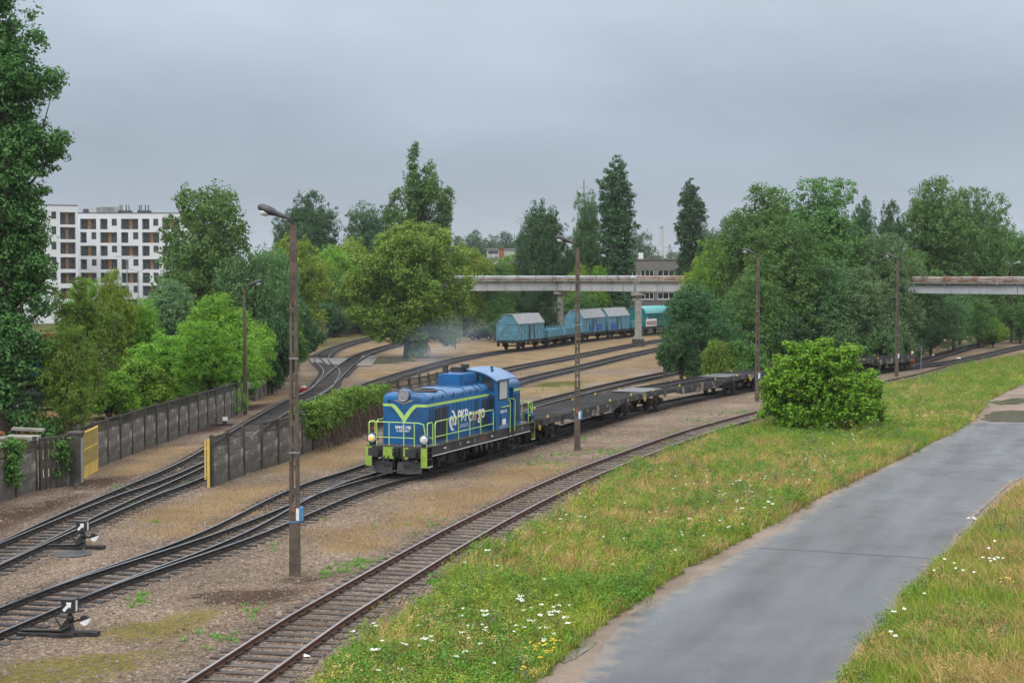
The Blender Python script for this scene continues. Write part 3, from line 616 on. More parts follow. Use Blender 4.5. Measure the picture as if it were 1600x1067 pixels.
def hood_mesh(mb, x0, x1, w, z0, z1, r, cf=.14, cb=0.0, mi=0):
    """hood with rounded front vertical and top edges, by shrinking cross sections near the ends"""
    sec = []
    def ring(x, inset, drop): 
        P = rounded_box(0, 0, w-inset, z0, z1-drop, r); return [(x, y, z) for y, z in P]
    n = 5; rings = []
    if cb:
        for k in range(n): a = math.pi/2*k/n; rings.append(ring(x0+cb*(1-math.sin(a)), cb*(1-math.cos(a)) if False else cb*(1-math.sin(a))*0+cb*(1-math.cos(math.pi/2-a)), 0))
    rings = []
    if cb:
        for k in range(n): a = math.pi/2*k/n; rings.append(ring(x0+cb*(1-math.cos(a)), cb*(1-math.sin(a)), cb*(1-math.sin(a))))
        rings.append(ring(x0+cb, 0, 0))
    else: rings.append(ring(x0, 0, 0))
    if cf:
        rings.append(ring(x1-cf, 0, 0))
        for k in range(n-1, -1, -1): a = math.pi/2*k/n; rings.append(ring(x1-cf*(1-math.cos(a)), cf*(1-math.sin(a)), cf*(1-math.sin(a))*1.6))
    else: rings.append(ring(x1, 0, 0))
    m = len(rings[0]); vs = [v for rg in rings for v in rg]; fs = []
    for i in range(len(rings)-1):
        for k in range(m): fs.append((i*m+k, i*m+(k+1)%m, (i+1)*m+(k+1)%m, (i+1)*m+k))
    fs.append(tuple(range(m))); fs.append(tuple((len(rings)-1)*m+k for k in range(m))); mb.add(vs, fs, mi)
# ---------------------------------------------------------------- the locomotive (local x = forward, z = 0 at rail top)
def locomotive():
    ctr = LF+Vector((math.sin(TH), math.cos(TH), 0))*7.12
    R = empty('diesel_locomotive', (ctr.x, ctr.y, RZ), math.atan2(-math.cos(TH), -math.sin(TH)),
              'blue diesel shunting locomotive with lime stripe and lime handrails heading the train', 'locomotive')
    P = lambda mb, name, m, par=R, **k: mb.build(name, m if isinstance(m, list) else M_[m], par, **k)
    HX0, HX1, HW, HT = -1.33, 5.78, 1.08, 3.50; DK = 1.28
    # underframe
    f = MB(); f.box(-6.45, 6.45, -1.42, -1.36, .86, DK-.03); f.box(-6.0, 6.0, 1.36, 1.42, .86, DK-.03); f.box(-6.45, 6.45, -1.1, 1.1, .95, DK-.04)
    for x in (-5.5,-3.5,-1.2,1.2,3.5,5.5): f.box(x-.06, x+.06, -1.36, 1.36, .93, DK-.05)
    P(f, 'underframe', 'black_frame')
    e = MB(); e.box(-5.98, 5.98, 1.405, 1.435, .835, .862); e.box(-5.98, 5.98, -1.435, -1.405, .835, .862); P(e, 'white_edge_strip', 'white')
    d = MB(); d.box(-6.52, 6.52, -1.46, 1.46, DK-.03, DK+.01); P(d, 'walkway', [mat('walkway_plate', (.10,.095,.09), (.06,.058,.055), 3, .6, .2, c3=(.22,.21,.20), s3=.6)])
    # front and rear headstocks with lime plates
    for s in (1, -1):
        h = MB(); X = 6.5*s
        a, b = sorted((X, X+.08*s))
        h.box(a, b, -1.45, 1.45, .78, DK-.035); hb = P(h, 'headstock', 'black_frame')
        g = MB(); a, b = sorted((X+.082*s, X+.10*s))
        for y0, y1 in ((-.62,-.12),(.34,.58)): g.box(a, b, y0, y1, .74, DK-.04)
        g.prism([(.12,.74),(.34,.74),(.34,DK-.04),(.58,DK-.04),(.58,.95)], a, b, 'x') if False else None
        a, b = sorted((X-.35*s, X+.103*s))
        for y0, y1 in ((-1.46,-1.17),(1.17,1.46)): g.box(*sorted((X+.085*s, X+.112*s)), y0, y1, .40, DK-.04)
        g.v = []; g.f = []; g.m = []
        for y0, y1, q_ in ((-.62,-.12,0),(.34,.58,0),(-1.46,-1.17,1),(1.17,1.46,1)):
            g = MB(); g.box(*sorted((X+.085*s, X+.112*s)), y0, y1, .40 if q_ else .74, DK-.04); P(g, 'lime_end_plate', 'lime_dark')
        for y in (-1.3, 1.3):
            st = MB()
            for z in (.42, .72, 1.0): st.box(*sorted((X-.45*s, X+.06*s)), y-.16, y+.16, z, z+.035)
            for xx in (X-.44*s,): st.box(xx-.03, xx+.03, y-.16, y+.16, .42, 1.24)
            P(st, 'end_steps', 'black_frame')
        se = MB()
        for y in (-1.475, 1.475): se.box(*sorted((X-.45*s, X+.05*s)), y-.012, y+.012, .405, .43)
        P(se, 'white_step_edge', 'white')
        buffers(R, X+.10*s, s, True, 1.06)
        c = MB(); c.box(*sorted((X+.08*s, X+.2*s)), -.14, .16, .86, 1.2); c.tube([(X+.18*s,0,1.05),(X+.34*s,0,1.1),(X+.42*s,0,1.02),(X+.38*s,0,.92),(X+.30*s,0,.90)], .04, 8)
        c.tube([(X+.30*s,.02,.95),(X+.36*s,.03,.75),(X+.33*s,.02,.55),(X+.3*s,.02,.42)], .035, 6); P(c, 'coupling_hook', 'steel_dark')
        for q, y in enumerate((-.55, -.35, .38, .62)):
            hs = MB(); hs.tube([(X+.10*s,y,.85),(X+.26*s,y+.02,.78),(X+.30*s,y+.05,.55),(X+.22*s,y+.12,.42),(X+.12*s,y+.2,.5)], .028, 6); P(hs, 'air_hose', 'black_frame')
        pl = MB()
        for y in (-1, 1):
            vs = []; nn = 8
            for k in range(nn+1):
                yy = y*(.12+1.02*k/nn); cv = .32*(1-k/nn)**1.5+.05
                for z in (.10, .62): vs.append((X+(-.18+cv+(.10 if z < .3 else 0))*s, yy, z+(.06*abs(k-nn/2)/nn if z < .3 else 0)))
                for z in (.62, .10): vs.append((X+(-.22+cv+(.10 if z < .3 else 0))*s, yy, z+(.06*abs(k-nn/2)/nn if z < .3 else 0)))
            fs = []
            for k in range(nn):
                for a in range(4): fs.append((k*4+a, k*4+(a+1)%4, k*4+4+(a+1)%4, k*4+4+a))
            fs += [(0,1,2,3), (nn*4,nn*4+1,nn*4+2,nn*4+3)]
            pp = MB(); pp.add(vs, fs); P(pp, 'snow_plough', [M_['steel_grey_dark']] if 'steel_grey_dark' in M_ else 'black_frame', smooth=True)
        # lower lamps
        for y in (-1.24, 1.24):
            hl = MB(); hl.lathe([(.17,-.26),(.22,-.16),(.24,0),(.24,.1),(.215,.115),(.20,.09),(.20,.05)], (X-.12*s, y, DK+.30), 'x', 18) if s > 0 else hl.lathe([(.17,.26),(.22,.16),(.24,0),(.24,-.1),(.215,-.115),(.20,-.09),(.20,-.05)], (X-.12*s, y, DK+.30), 'x', 18)
            hl.box(X-.2*s-.08, X-.2*s+.08, y-.13, y+.13, DK+.01, DK+.12); hl.cyl((X-.14*s,y,DK+.5),(X-.14*s,y,DK+.66), .055, 10)
            o = P(hl, 'lamp', 'blue_dark', smooth=True)
            ln = MB(); ln.ball((X-.06*s, y, DK+.30), .2, 14, 0, (.45,1,1)); P(ln, 'lamp_lens', 'lens', o, smooth=True)
            if s > 0 and y < 0:
                lb = MB(); lb.ball((X+.03*s, y, DK+.30), .11, 12, 0, (.3,1,1)); P(lb, 'bulb', 'lamp_lit', o, smooth=True)
            if s > 0: rl = MB(); rl.ball((X-.14*s,y,DK+.70), .06, 8); P(rl, 'marker_lamp', 'red', o)
    # hoods
    hb = MB(); hood_mesh(hb, HX0, HX1, HW, DK+.01, HT, .30, .16, 0); 
    hb.v = [v for v in hb.v]; hood = P(hb, 'long_hood', 'blue', smooth=True)
    top = MB()                                    # roof skin of the hood, a little paler and sooty
    pr = [(y, z+.012) for y, z in rounded_box(0,0,HW+.006,DK,HT,.30)[3:-1]]
    nP = len(pr); vs = [(x, y, z) for x in (HX0+.02, HX1-.18) for y, z in pr]+[(x, y, z-.01) for x in (HX0+.02, HX1-.18) for y, z in pr]
    fs = [(k, k+1, nP+k+1, nP+k) for k in range(nP-1)]+[(2*nP+k, 2*nP+k+1, 3*nP+k+1, 3*nP+k) for k in range(nP-1)]+[(0,nP,3*nP,2*nP),(nP-1,2*nP-1,4*nP-1,3*nP-1)]
    top.add(vs, fs); P(top, 'hood_roof', 'blue_roof', hood, smooth=True)
    for x in (3.6, 1.5, .2, -.4):
        rb = MB(); vs = []
        for xx in (x-.02, x+.02):
            vs += [(xx, y*1.003, z+.03) for y, z in pr]
        vs += [(v[0], v[1], v[2]-.03) for v in vs]; fs = [(k, k+1, nP+k+1, nP+k) for k in range(nP-1)]+[(k, k+1, 2*nP+k+1, 2*nP+k) for k in range(nP-1)]+[(nP+k, nP+k+1, 3*nP+k+1, 3*nP+k) for k in range(nP-1)]
        rb.add(vs, fs); P(rb, 'roof_seam', 'blue_dark', hood)
    rh = MB(); hood_mesh(rh, -5.62, -3.73, HW, DK+.01, HT, .30, 0, .16); rear = P(rh, 'short_hood', 'blue', smooth=True)
    # lime stripe
    sz = 2.93
    for s in (-1, 1):
        m = MB(); a, b = sorted((s*(HW+.001), s*(HW+.006))); m.box(HX0, HX1-.16, a, b, sz, sz+.115); m.box(-5.46, -3.73, a, b, sz, sz+.115); P(m, 'lime_stripe', 'lime')
    m = MB(); xf_ = HX1+.006
    def vcurve(y, lower):      # V shaped moustache on the nose
        t = abs(y)/.95; base = sz+.115-.0 if not lower else sz
        return base-(.52*(max(0, 1-t*1.75))**1.45 if not lower else .74*(max(0, 1-t*1.5))**1.35)
    ys = [-.93+1.86*k/40 for k in range(41)]; vs = []
    for xx in (xf_-.02, xf_):
        vs += [(xx, y, vcurve(y, False)) for y in ys]+[(xx, y, vcurve(y, True)) for y in ys]
    nn = 41; fs = [(k, k+1, nn+k+1, nn+k) for k in range(nn-1)]+[(2*nn+k, 2*nn+k+1, 3*nn+k+1, 3*nn+k) for k in range(nn-1)]+[(k, k+1, 2*nn+k+1, 2*nn+k) for k in range(nn-1)]+[(nn+k, nn+k+1, 3*nn+k+1, 3*nn+k) for k in range(nn-1)]
    m.add(vs, fs); P(m, 'lime_stripe', 'lime')
    # rounded corner pieces of the stripe
    for s in (-1, 1):
        m = MB(); vs = []
        for k in range(7):
            a = math.pi/2*k/6; px_, py_ = HX1-.16+.167*math.sin(a), s*(HW-.16+.167*math.cos(a)); vs += [(px_, py_, sz), (px_, py_, sz+.115)]
        m.add(vs, [(2*k, 2*k+1, 2*k+3, 2*k+2) for k in range(6)]); P(m, 'lime_stripe', 'lime')
    # nose: emblem, numbers, headlight
    em = MB(); w = [( -.50,.10),(-.34,.115),(-.16,.115),(-.10,.15),(.10,.15),(.16,.115),(.34,.115),(.50,.10),(.38,.02),(.24,-.02),(.16,-.08),(.06,-.10),(0,-.15),(-.06,-.10),(-.16,-.08),(-.24,-.02),(-.38,.02)]
    em.prism([(y*.95, z*.8+3.13) for y, z in w], HX1+.005, HX1+.03, 'x'); P(em, 'winged_emblem', 'steel_grey')
    put_text('SM42-196', .19, M_['white'], R, FRONT(HX1+.008, -.05, 2.02), bold=True); put_text('0 620 363-7', .13, M_['white'], R, FRONT(HX1+.008, -.05, 1.87), bold=True)
    hl = MB(); hl.lathe([(.12,-.42),(.26,-.3),(.30,0),(.30,.10),(.27,.12),(.24,.09),(.24,.04)], (HX1-.05, 0, 3.42), 'x', 22); o = P(hl, 'headlight', 'blue', smooth=True)
    ln = MB(); ln.lathe([(.235,.035),(.19,.02),(.10,-.02),(.03,-.03)], (HX1-.02, 0, 3.42), 'x', 20); P(ln, 'headlight_lens', 'lens', o, smooth=True); ln = MB(); ln.ball((HX1+.0,0,3.42), .075, 12); P(ln, 'bulb', 'white', o, smooth=True)
    hr = MB(); hr.lathe([(.215,.10),(.25,.13),(.27,.11)], (HX1-.02,0,3.42), 'x', 22); P(hr, 'headlight_rim', 'steel_grey', o, smooth=True)
    hn = MB(); hn.cyl((HX1,-.72,3.16),(HX1+.06,-.72,3.16), .06, 12); P(hn, 'horn', 'black_frame')
    fan = MB(); fan.lathe([(.92,HT+.03),(.92,HT+.085),(.85,HT+.10),(.84,HT+.07),(.2,HT+.07),(.15,HT+.11)], (4.45,0,0), 'z', 32)
    for k in range(10): a = math.pi*k/10; fan.beam((4.45-.84*math.cos(a), -.84*math.sin(a), HT+.085), (4.45+.84*math.cos(a), .84*math.sin(a), HT+.085), .018, .02)
    P(fan, 'fan_grille', 'black_frame', smooth=False)
    bx = MB(); bx.box(-1.05, .85, -.60, .60, HT-.03, HT+.56); P(bx, 'roof_box', 'blue', bevel=.06)
    for k in range(6): h = MB(); h.box(.72-.30*k, .78-.30*k, .585, .635, HT+.10, HT+.17); P(h, 'box_clip', 'black_frame')
    ex = MB(); ex.box(-1.25, -.45, -.95, -.62, HT-.05, HT+.38); ex.box(-1.3, -.75, -.62+.02, -.05, HT+.56, HT+.80); ex.box(-1.28, -1.0, -.2, .1, HT+.72, HT+.93); ex.lathe([(.14,HT+.5),(.14,HT+.85),(.17,HT+.9)], (-.5,-.8,0), 'z', 12)
    P(ex, 'exhaust', 'black_frame')
    # hood doors, grilles and hinges on both sides
    for s in (-1, 1):
        A, B_ = (HW+.002, HW+.022); yb = lambda a, b: tuple(sorted((s*a, s*b)))
        pd = MB(); pd.box(5.05, 5.50, *yb(A, B_), 1.42, 2.82); P(pd, 'side_panel', 'blue_dark')
        for x0, x1 in ((4.30, 4.92), (3.55, 4.17)):
            g = MB(); g.box(x0, x1, *yb(A, A+.008), 1.40, 2.82)
            for k in range(17): z = 1.44+k*.08; g.box(x0+.02, x1-.02, *yb(A+.008, B_+.012), z, z+.035)
            P(g, 'louvre_grille', 'grille')
        x = 3.42
        for k in range(9):
            dd = MB(); wd_ = .40; nm = 'side_door'; pm_ = 'blue'
            dd.box(x-wd_, x, *yb(A, B_), 1.42, 2.86); 
            if k == 7: pm_ = 'blue_dark'
            dr = P(dd, nm, pm_, bevel=.008)
            hd = MB(); hd.box(x-wd_+.03, x-wd_+.06, *yb(B_, B_+.03), 2.0, 2.14)
            P(hd, 'handle', 'steel_dark', dr); x -= wd_+.03
        g = MB(); g.box(-1.20, -.55, *yb(A, B_+.004), 1.40, 2.80); P(g, 'louvre_grille', 'grille')
        r2 = MB(); r2.box(-5.35, -4.7, *yb(A, B_), 1.42, 2.8); r2.box(-4.6, -3.85, *yb(A, B_), 1.42, 2.8); P(r2, 'side_door', 'blue_dark')
        for x in (5.2, 4.2, 3.0, 1.9, 1.0, .2): 
            k_ = MB(); k_.tube([(x, s*(HW-.02), 3.22),(x, s*(HW+.05), 3.22),(x, s*(HW+.05), 3.38)], .022, 6); P(k_, 'lifting_lug', 'steel_dark')
    # logo and lettering on the visible side (+y) and the same on the other
    def logo(cx, cz, s):
        mb = MB()
        def blade(pts):
            Y = s*(HW+.034); mb.prism([(cx-u*1.12, cz+w) for u, w in pts], min(Y, Y-.01*s), max(Y, Y-.01*s), 'y')
        def arc(c, r0, r1, a0, a1, n=12):
            o_ = [(c[0]+r1*math.cos(math.radians(a0+(a1-a0)*k/n)), c[1]+r1*math.sin(math.radians(a0+(a1-a0)*k/n))) for k in range(n+1)]
            i_ = [(c[0]+(r0+(r1-r0)*(.35*abs(2*k/n-1)))*math.cos(math.radians(a1-(a1-a0)*k/n)), c[1]+(r0+(r1-r0)*(.35*abs(2*k/n-1)))*math.sin(math.radians(a1-(a1-a0)*k/n))) for k in range(n+1)]
            return o_+i_
        blade([(-.10,.22),(-.28,.17),(-.40,.02),(-.38,-.14),(-.27,-.32),(-.12,-.46),(.06,-.47),(.10,-.42),(-.06,-.34),(-.16,-.18),(-.19,-.02),(-.17,.10)]); blade([(-.16,.42),(.02,.46),(.14,.36),(.24,.20),(.38,.10),(.42,-.04),(.36,-.18),(.22,-.26),(.10,-.22),(.20,-.10),(.20,.04),(.08,.18),(-.02,.34)]); blade([(-.02,-.26),(.08,-.08),(.07,.06),(-.01,.20),(-.10,.06),(-.11,-.12)])
        return mb
    P(logo(3.0, 2.14, 1), 'logo', 'white')
    put_text('PKP', .74, M_['white'], R, SIDE(1.87, HW+.03, 2.24), sx=.95, bold=True); put_text('c', .86, M_['white'], R, SIDE(1.02, HW+.03, 2.22), sx=1.1, bold=True)
    put_text('ar', .86, M_['tan'], R, SIDE(.46, HW+.034, 2.22), sx=1.0, bold=True); put_text('go', .86, M_['white'], R, SIDE(-.32, HW+.036, 2.24), sx=1.0, bold=True)
    put_text('L O G I S T', .24, M_['white'], R, SIDE(1.70, HW+.03, 1.80), sx=1.25); put_text('I C S', .24, M_['steel_grey'], R, SIDE(.42, HW+.034, 1.84), sx=1.3)
    # cab
    CX0, CX1, CW = -3.73, -1.33, 1.43; ez = 3.78
    def roofz(y): return 4.16-.46*(abs(y)/1.5)**2.2
    cb = MB(); sec = [(-CW, DK+.01), (CW, DK+.01), (CW, 2.55), (CW-.02, ez)]+[(y, roofz(y)-.05) for y in (1.2,.8,.4,0,-.4,-.8,-1.2)]+[(-CW+.02, ez), (-CW, 2.55)]
    # rear doorway recess on the near side: cab body is narrower over its last part
    cb.prism(sec, CX0+.62, CX1, 'x'); cb.prism([(y*.80, z) for y, z in sec], CX0, CX0+.62, 'x')
    cb.box(CX0, CX0+.10, -CW, CW, DK+.01, 3.2); P(cb, 'cab', 'blue', bevel=.03)
    rf = MB(); n = 16; vs = []
    for xx, dz in ((CX0-.12, 0), (CX0+.06, .045), (CX1-.06, .045), (CX1+.14, 0)):
        vs += [(xx, -1.56+3.12*k/n, roofz(-1.56+3.12*k/n)+dz) for k in range(n+1)]
    up = len(vs); vs += [(v[0], v[1], v[2]-.06) for v in vs]; fs = []
    for i in range(3):
        for k in range(n): a = i*(n+1)+k; fs += [(a, a+1, a+n+2, a+n+1), (up+a, up+a+n+1, up+a+n+2, up+a+1)]
    for k in range(n): a, b = k, 3*(n+1)+k; fs += [(a, up+a, up+a+1, a+1), (b, b+1, up+b+1, up+b)]
    for i in range(3): a, b = i*(n+1), i*(n+1)+n; fs += [(a, a+n+1, up+a+n+1, up+a), (b, up+b, up+b+n+1, b+n+1)]
    rf.add(vs, fs); P(rf, 'cab_roof', [mat('pale_blue_roof', (.085,.185,.34), (.055,.13,.27), 2, .38)], smooth=True)
    for x, y in ((-2.2, .9), (-2.9, .6), (-1.9, -.3)): k_ = MB(); k_.lathe([(.07,0),(.07,.09),(.03,.12)], (x, y, roofz(y)+.04), 'z', 10); P(k_, 'roof_vent', 'blue_dark')
    for s in (-1, 1):
        w = MB(); a, b = sorted((s*(CW+.0), s*(CW+.012))); w.box(-2.85, -1.75, a, b, 2.68, 3.66); fr = P(w, 'side_window', 'grille')
        w = MB(); a, b = sorted((s*(CW+.013), s*(CW+.02))); w.box(-2.79, -1.81, a, b, 2.74, 3.60); P(w, 'pane', 'curtain', fr)
        ww = MB(); ww.box(-2.83, -2.80, s*CW-.02, s*CW+.03, 2.66, 3.68); P(ww, 'window_rubber', 'black_frame', fr)
    # front cab windows over the hood and beside it
    for y0, y1 in ((-1.34,-.70), (.70, 1.34)):
        w = MB(); yy = [y0+(y1-y0)*k/5 for k in range(6)]
        w.prism([(y0, 3.36 if abs(y0) < 1 else 3.12), (y1, 3.12 if abs(y1) > 1 else 3.36)]+[(y, roofz(y)-.17) for y in reversed(yy)], CX1-.01, CX1+.012, 'x'); P(w, 'front_window', 'glass')
        w = MB(); w.box(CX1-.01, CX1+.014, *((1.13, 1.37) if y0 > 0 else (-1.37,-1.13)), 2.28, 2.98); P(w, 'small_window', 'glass', bevel=.02)
    w = MB(); w.box(CX1-.01, CX1+.012, -.6, .6, HT+.15, 3.95); P(w, 'front_window', 'glass')
    bp = MB(); bp.box(-1.6, -1.2, .2, .45, HT+.28, HT+.40); P(bp, 'horn', 'lime_dark')
    # cab side details
    put_text('SM42-196', .20, M_['white'], R, SIDE(-2.35, CW+.008, 2.12), bold=True); put_text('0 620', .2, M_['white'], R, SIDE(-3.45, CW*.8+.02, 1.95), bold=True)
    w = MB(); w.box(-2.62, -2.18, CW, CW+.012, 1.50, 1.76); P(w, 'white_placard', 'white')
    w = MB(); w.box(-2.08, -1.82, CW, CW+.012, 1.48, 1.98); P(w, 'vent_panel', 'blue_dark')
    for z in (1.45, 1.36):
        w = MB(); w.box(-3.0, -1.75, CW, CW+.008, z, z+.015); P(w, 'white_line', 'white')
    put_text('max 90 km/h  hamulec  70 t', .085, M_['white'], R, SIDE(-2.35, CW+.008, 1.40)) if False else None
    hr = MB(); hr.tube([(-2.85, CW+.10, 2.36), (-1.95, CW+.10, 2.36)], .022, 6); hr.tube([(-2.85, CW, 2.36),(-2.85, CW+.10, 2.36)], .018, 6); hr.tube([(-1.95, CW, 2.36),(-1.95, CW+.10, 2.36)], .018, 6); P(hr, 'grab_rail', 'lime')
    for s in (-1, 1):
        for x in (-2.98, -3.62):
            hr = MB(); hr.tube([(x+.12, s*CW*.9, 2.66),(x, s*(CW+.05), 2.64),(x-.0, s*(CW+.10), 2.55),(x, s*(CW+.10), 1.9),(x, s*(CW+.08), DK-.2)], .024, 6); P(hr, 'grab_rail', 'lime')
        cs = MB()
        for z in (.35, .68, 1.0): cs.box(-3.58, -3.02, *sorted((s*1.2, s*1.47)), z, z+.03)
        cs.box(-3.62, -3.57, *sorted((s*1.22, s*1.47)), .33, DK-.03); cs.box(-3.03, -2.98, *sorted((s*1.22, s*1.47)), .33, DK-.03); P(cs, 'cab_steps', 'black_frame')
    # railings
    T = DK+1.02
    for s in (-1, 1):
        y = s*1.40; r = MB(); r.tube([(5.62, y, DK), (5.62, y, T-.12), (5.52, y, T), (-1.02, y, T), (-1.12, y, T-.1), (-1.12, y, DK)], .025, 6); r.tube([(5.62, y, DK+.36), (-1.12, y, DK+.36)], .02, 6)
        for x in (4.35, 3.05, 1.75, .45): r.tube([(x, y, T), (x, y, DK-.02)], .022, 6)
        P(r, 'side_railing', 'lime')
        for e in (1, -1):
            x0 = 6.46*e; r = MB()
            if e > 0: r.tube([(x0, -1.40, DK), (x0, -1.34, T-.05), (x0, -1.24, T), (x0, 1.0, T), (x0, 1.24, T-.06), (x0, 1.40, DK)], .024, 6) if s > 0 else None
            if s > 0:
                if e < 0: r.tube([(x0, -1.40, DK), (x0, -1.34, T-.05), (x0, -1.24, T), (x0, 1.0, T), (x0, 1.24, T-.06), (x0, 1.40, DK)], .024, 6)
                r.tube([(x0, -1.0, DK+.36), (x0, .78, DK+.36)], .02, 6)
                for yy in (-1.0, -.40, .30, .80): r.tube([(x0, yy, DK), (x0, yy, T)], .022, 6)
                P(r, 'end_railing', 'lime')
            r = MB(); xs = (x0-.55*e); r.tube([(x0-.05*e, y*.99, DK+.30), (x0-.05*e, y*.99, T-.05), (x0-.15*e, y*.99, T), (xs, y*.99, T), (xs-.08*e, y*.99, T-.08), (xs-.08*e, y*.99, DK)], .023, 6); r.tube([(x0-.05*e, y*.99, DK+.36), (xs, y*.99, DK+.36)], .018, 6); P(r, 'corner_railing', 'lime')
    # bogies and belly
    for x in (3.45, -3.45): bogie(R, x, .55, 2.6, 1.02)
    tk = MB(); tk.box(-1.3, 1.3, -1.1, 1.1, .42, .92); P(tk, 'fuel_tank', 'black_frame', bevel=.05)
    for k, x in enumerate((-.95, -.32, .32, .95)):
        a = MB(); a.lathe([(.14,1.12),(.19,1.14),(.19,1.38),(.14,1.41)], (x, 0, .64), 'y', 14); P(a, 'air_reservoir', 'steel_dark', smooth=True)
    for x in (5.0, 2.1, -2.0, -4.9):
        for s in (-1, 1):
            sb = MB()
            for k in range(5): sb.lathe([(.075,.30+.07*k),(.095,.33+.07*k),(.075,.36+.07*k)], (x, s*1.24, 0), 'z', 10)
            P(sb, 'suspension_spring', 'steel_dark')
    for x, m in ((4.6,'white'),(2.9,'steel_grey'),(2.0,'white'),(1.2,'concrete'),(.2,'red'),(-.9,'white'),(-4.9,'steel_grey')):
        k_ = MB(); k_.box(x-.12, x+.12, 1.421, 1.43, 1.05, 1.10) if m == 'white' else k_.box(x-.06, x+.06, 1.421, 1.43, 1.0, 1.17); P(k_, 'marking_plate', m)
    return R
M_['steel_grey_dark'] = mat('dark_plough_steel', (.055,.056,.06), (.028,.028,.03), 3, .5, .2)
locomotive()
# ---------------------------------------------------------------- wagons
def place_on(o, path, a0, L_, end_xy=None):
    pass
def pt_at(path, start, dist):
    """point on the path at a straight-line distance from start, walking away from the camera"""
    i = min(range(len(path)), key=lambda j: (path[j]-start).length_squared)
    for j in range(i, len(path)):
        if (path[j]-start).length >= dist: return path[j]
    return path[-1]
M_['plate'] = mat('plate_grey', (.24,.225,.20), (.13,.12,.11), 3, .7)
def flat_wagon(label, pos, rz, L_=19.0, openf=False):
    R = empty('flat_wagon', pos, rz, label, 'flat wagon', 'empty flat wagons behind the locomotive'); h = L_/2
    f = MB(); W_ = 1.38; top = 1.22
    for s in (-1, 1):
        ys = sorted((s*(W_-.12), s*W_)); f.box(-h, h, *ys, .93, top)
        yt = sorted((s*.32, s*.42)); f.box(-h+.1, h-.1, *yt, .80, top-.05)
        f.prism([(-5.2,.93),(5.2,.93),(3.6,.70),(-3.6,.70)], *sorted((s*(W_-.10), s*(W_-.02))), 'y')
    f.box(-h, -h+.12, -W_, W_, .85, top); f.box(h-.12, h, -W_, W_, .85, top)
    x = -h+1.0
    while x < h-.6: f.box(x-.05, x+.05, -W_+.1, W_-.1, .98, top-.06); x += 1.25
    f.build('underframe', M_['wagon_side'], R)
    if not openf:
        d = MB(); n = int(L_/.24); rr_ = random.Random(3)
        for k in range(n):
            x0 = -h+k*L_/n; d.box(x0+.008, x0+L_/n-.008, -W_+.03, W_-.03, top-.045, top+.02+rr_.uniform(-.008,.008))
        d.build('deck', M_['deck_black'], R)
    else:
        d = MB(); x = -h+.5
        while x < h-.3: d.box(x-.09, x+.09, -W_+.1, W_-.1, top-.02, top+.03); x += 1.05
        d.build('deck_cross_members', M_['deck_black'], R)
        d = MB(); d.box(-.5*L_, -.5*L_+4.2, -1.1, 1.1, top+.03, top+.05); d.build('deck_sheet', M_['steel_sheet'], R); d = MB(); d.box(h-3.8, h-.1, -1.1, 1.1, top+.03, top+.05); d.build('deck_sheet', M_['steel_sheet'], R)
        d = MB(); d.box(-h+4.2, h-3.8, -.30, .30, top-.0, top+.03); d.build('deck_spine', M_['deck_black'], R)
    for q in (-.42, -.18, .18, .42):
        for s in (-1, 1):
            c = MB(); x = q*L_; y = s*(W_-.22)
            c.box(x-.08, x+.12, y-.05, y+.05, top+.02, top+.045); c.lathe([(.035,0),(.035,.05),(.015,.09)], (x-.05, y, top+.05), 'z', 8); c.lathe([(.035,0),(.035,.05),(.015,.09)], (x+.10, y, top+.05), 'z', 8); c.build('container_spigot', M_['yellow_clip'], R)
    for s in (-1, 1):
        rr_ = random.Random(8)
        for k in range(9):
            x = -h+1.2+k*(L_-2.4)/8+rr_.uniform(-.5,.5); w = rr_.choice((.12,.2,.35)); p = MB(); p.box(x, x+w, *sorted((s*(W_+.002), s*(W_+.012))), 1.0, 1.17); p.build('marking_plate', M_['plate'], R)
        for x in (-h+3.4, h-3.4):
            st = MB(); st.box(x-.03, x+.03, *sorted((s*(W_-.02), s*(W_+.04))), .75, 1.2); st.box(x+.27, x+.33, *sorted((s*(W_-.02), s*(W_+.04))), .75, 1.2); st.build('stake_pocket', M_['wagon_side'], R)
        hw = MB(); c0 = (h*.36, s*(W_+.05), .92); n = 20; hw.tube([(c0[0]+.24*math.cos(2*math.pi*k/n), c0[1], c0[2]+.24*math.sin(2*math.pi*k/n)) for k in range(n+1)], .018, 6, cap=False)
        for k in range(4): a = math.pi*k/4; hw.tube([(c0[0]-.24*math.cos(a), c0[1], c0[2]-.24*math.sin(a)), (c0[0]+.24*math.cos(a), c0[1], c0[2]+.24*math.sin(a))], .012, 5)
        hw.build('brake_wheel', M_['steel_grey'], R)
    g = MB(); g.tube([(-2.6,1.15,.72),(2.6,1.15,.72)], .022, 6); g.tube([(-2.6,-1.15,.72),(2.6,-1.15,.72)], .022, 6); g.lathe([(.16,-.5),(.19,-.46),(.19,.46),(.16,.5)], (1.0,.55,.72), 'x', 14); g.box(-1.5,-.9,.4,.9,.55,.9); g.build('brake_gear', M_['steel_dark'], R)
    for x in (h-2.35, -h+2.35): bogie(R, x, .46, 1.8, .98)
    for s in (1, -1):
        buffers(R, h*s, s, False, 1.03)
        c = MB(); c.tube([(h*s,0,1.03),(h*s+.25*s,0,1.03),(h*s+.4*s,0,.95)], .05, 8); c.tube([(h*s,.35,.95),(h*s+.25*s,.38,.8),(h*s+.3*s,.3,.55)], .028, 6); c.tube([(h*s,-.35,.95),(h*s+.25*s,-.38,.8),(h*s+.3*s,-.3,.55)], .028, 6); c.build('coupling', M_['steel_dark'], R)
        y = MB(); y.box(h*s-.03, h*s+.03, 1.2, 1.3, .72, .98); y.build('yellow_handle', M_['yellow_clip'], R)
    return R
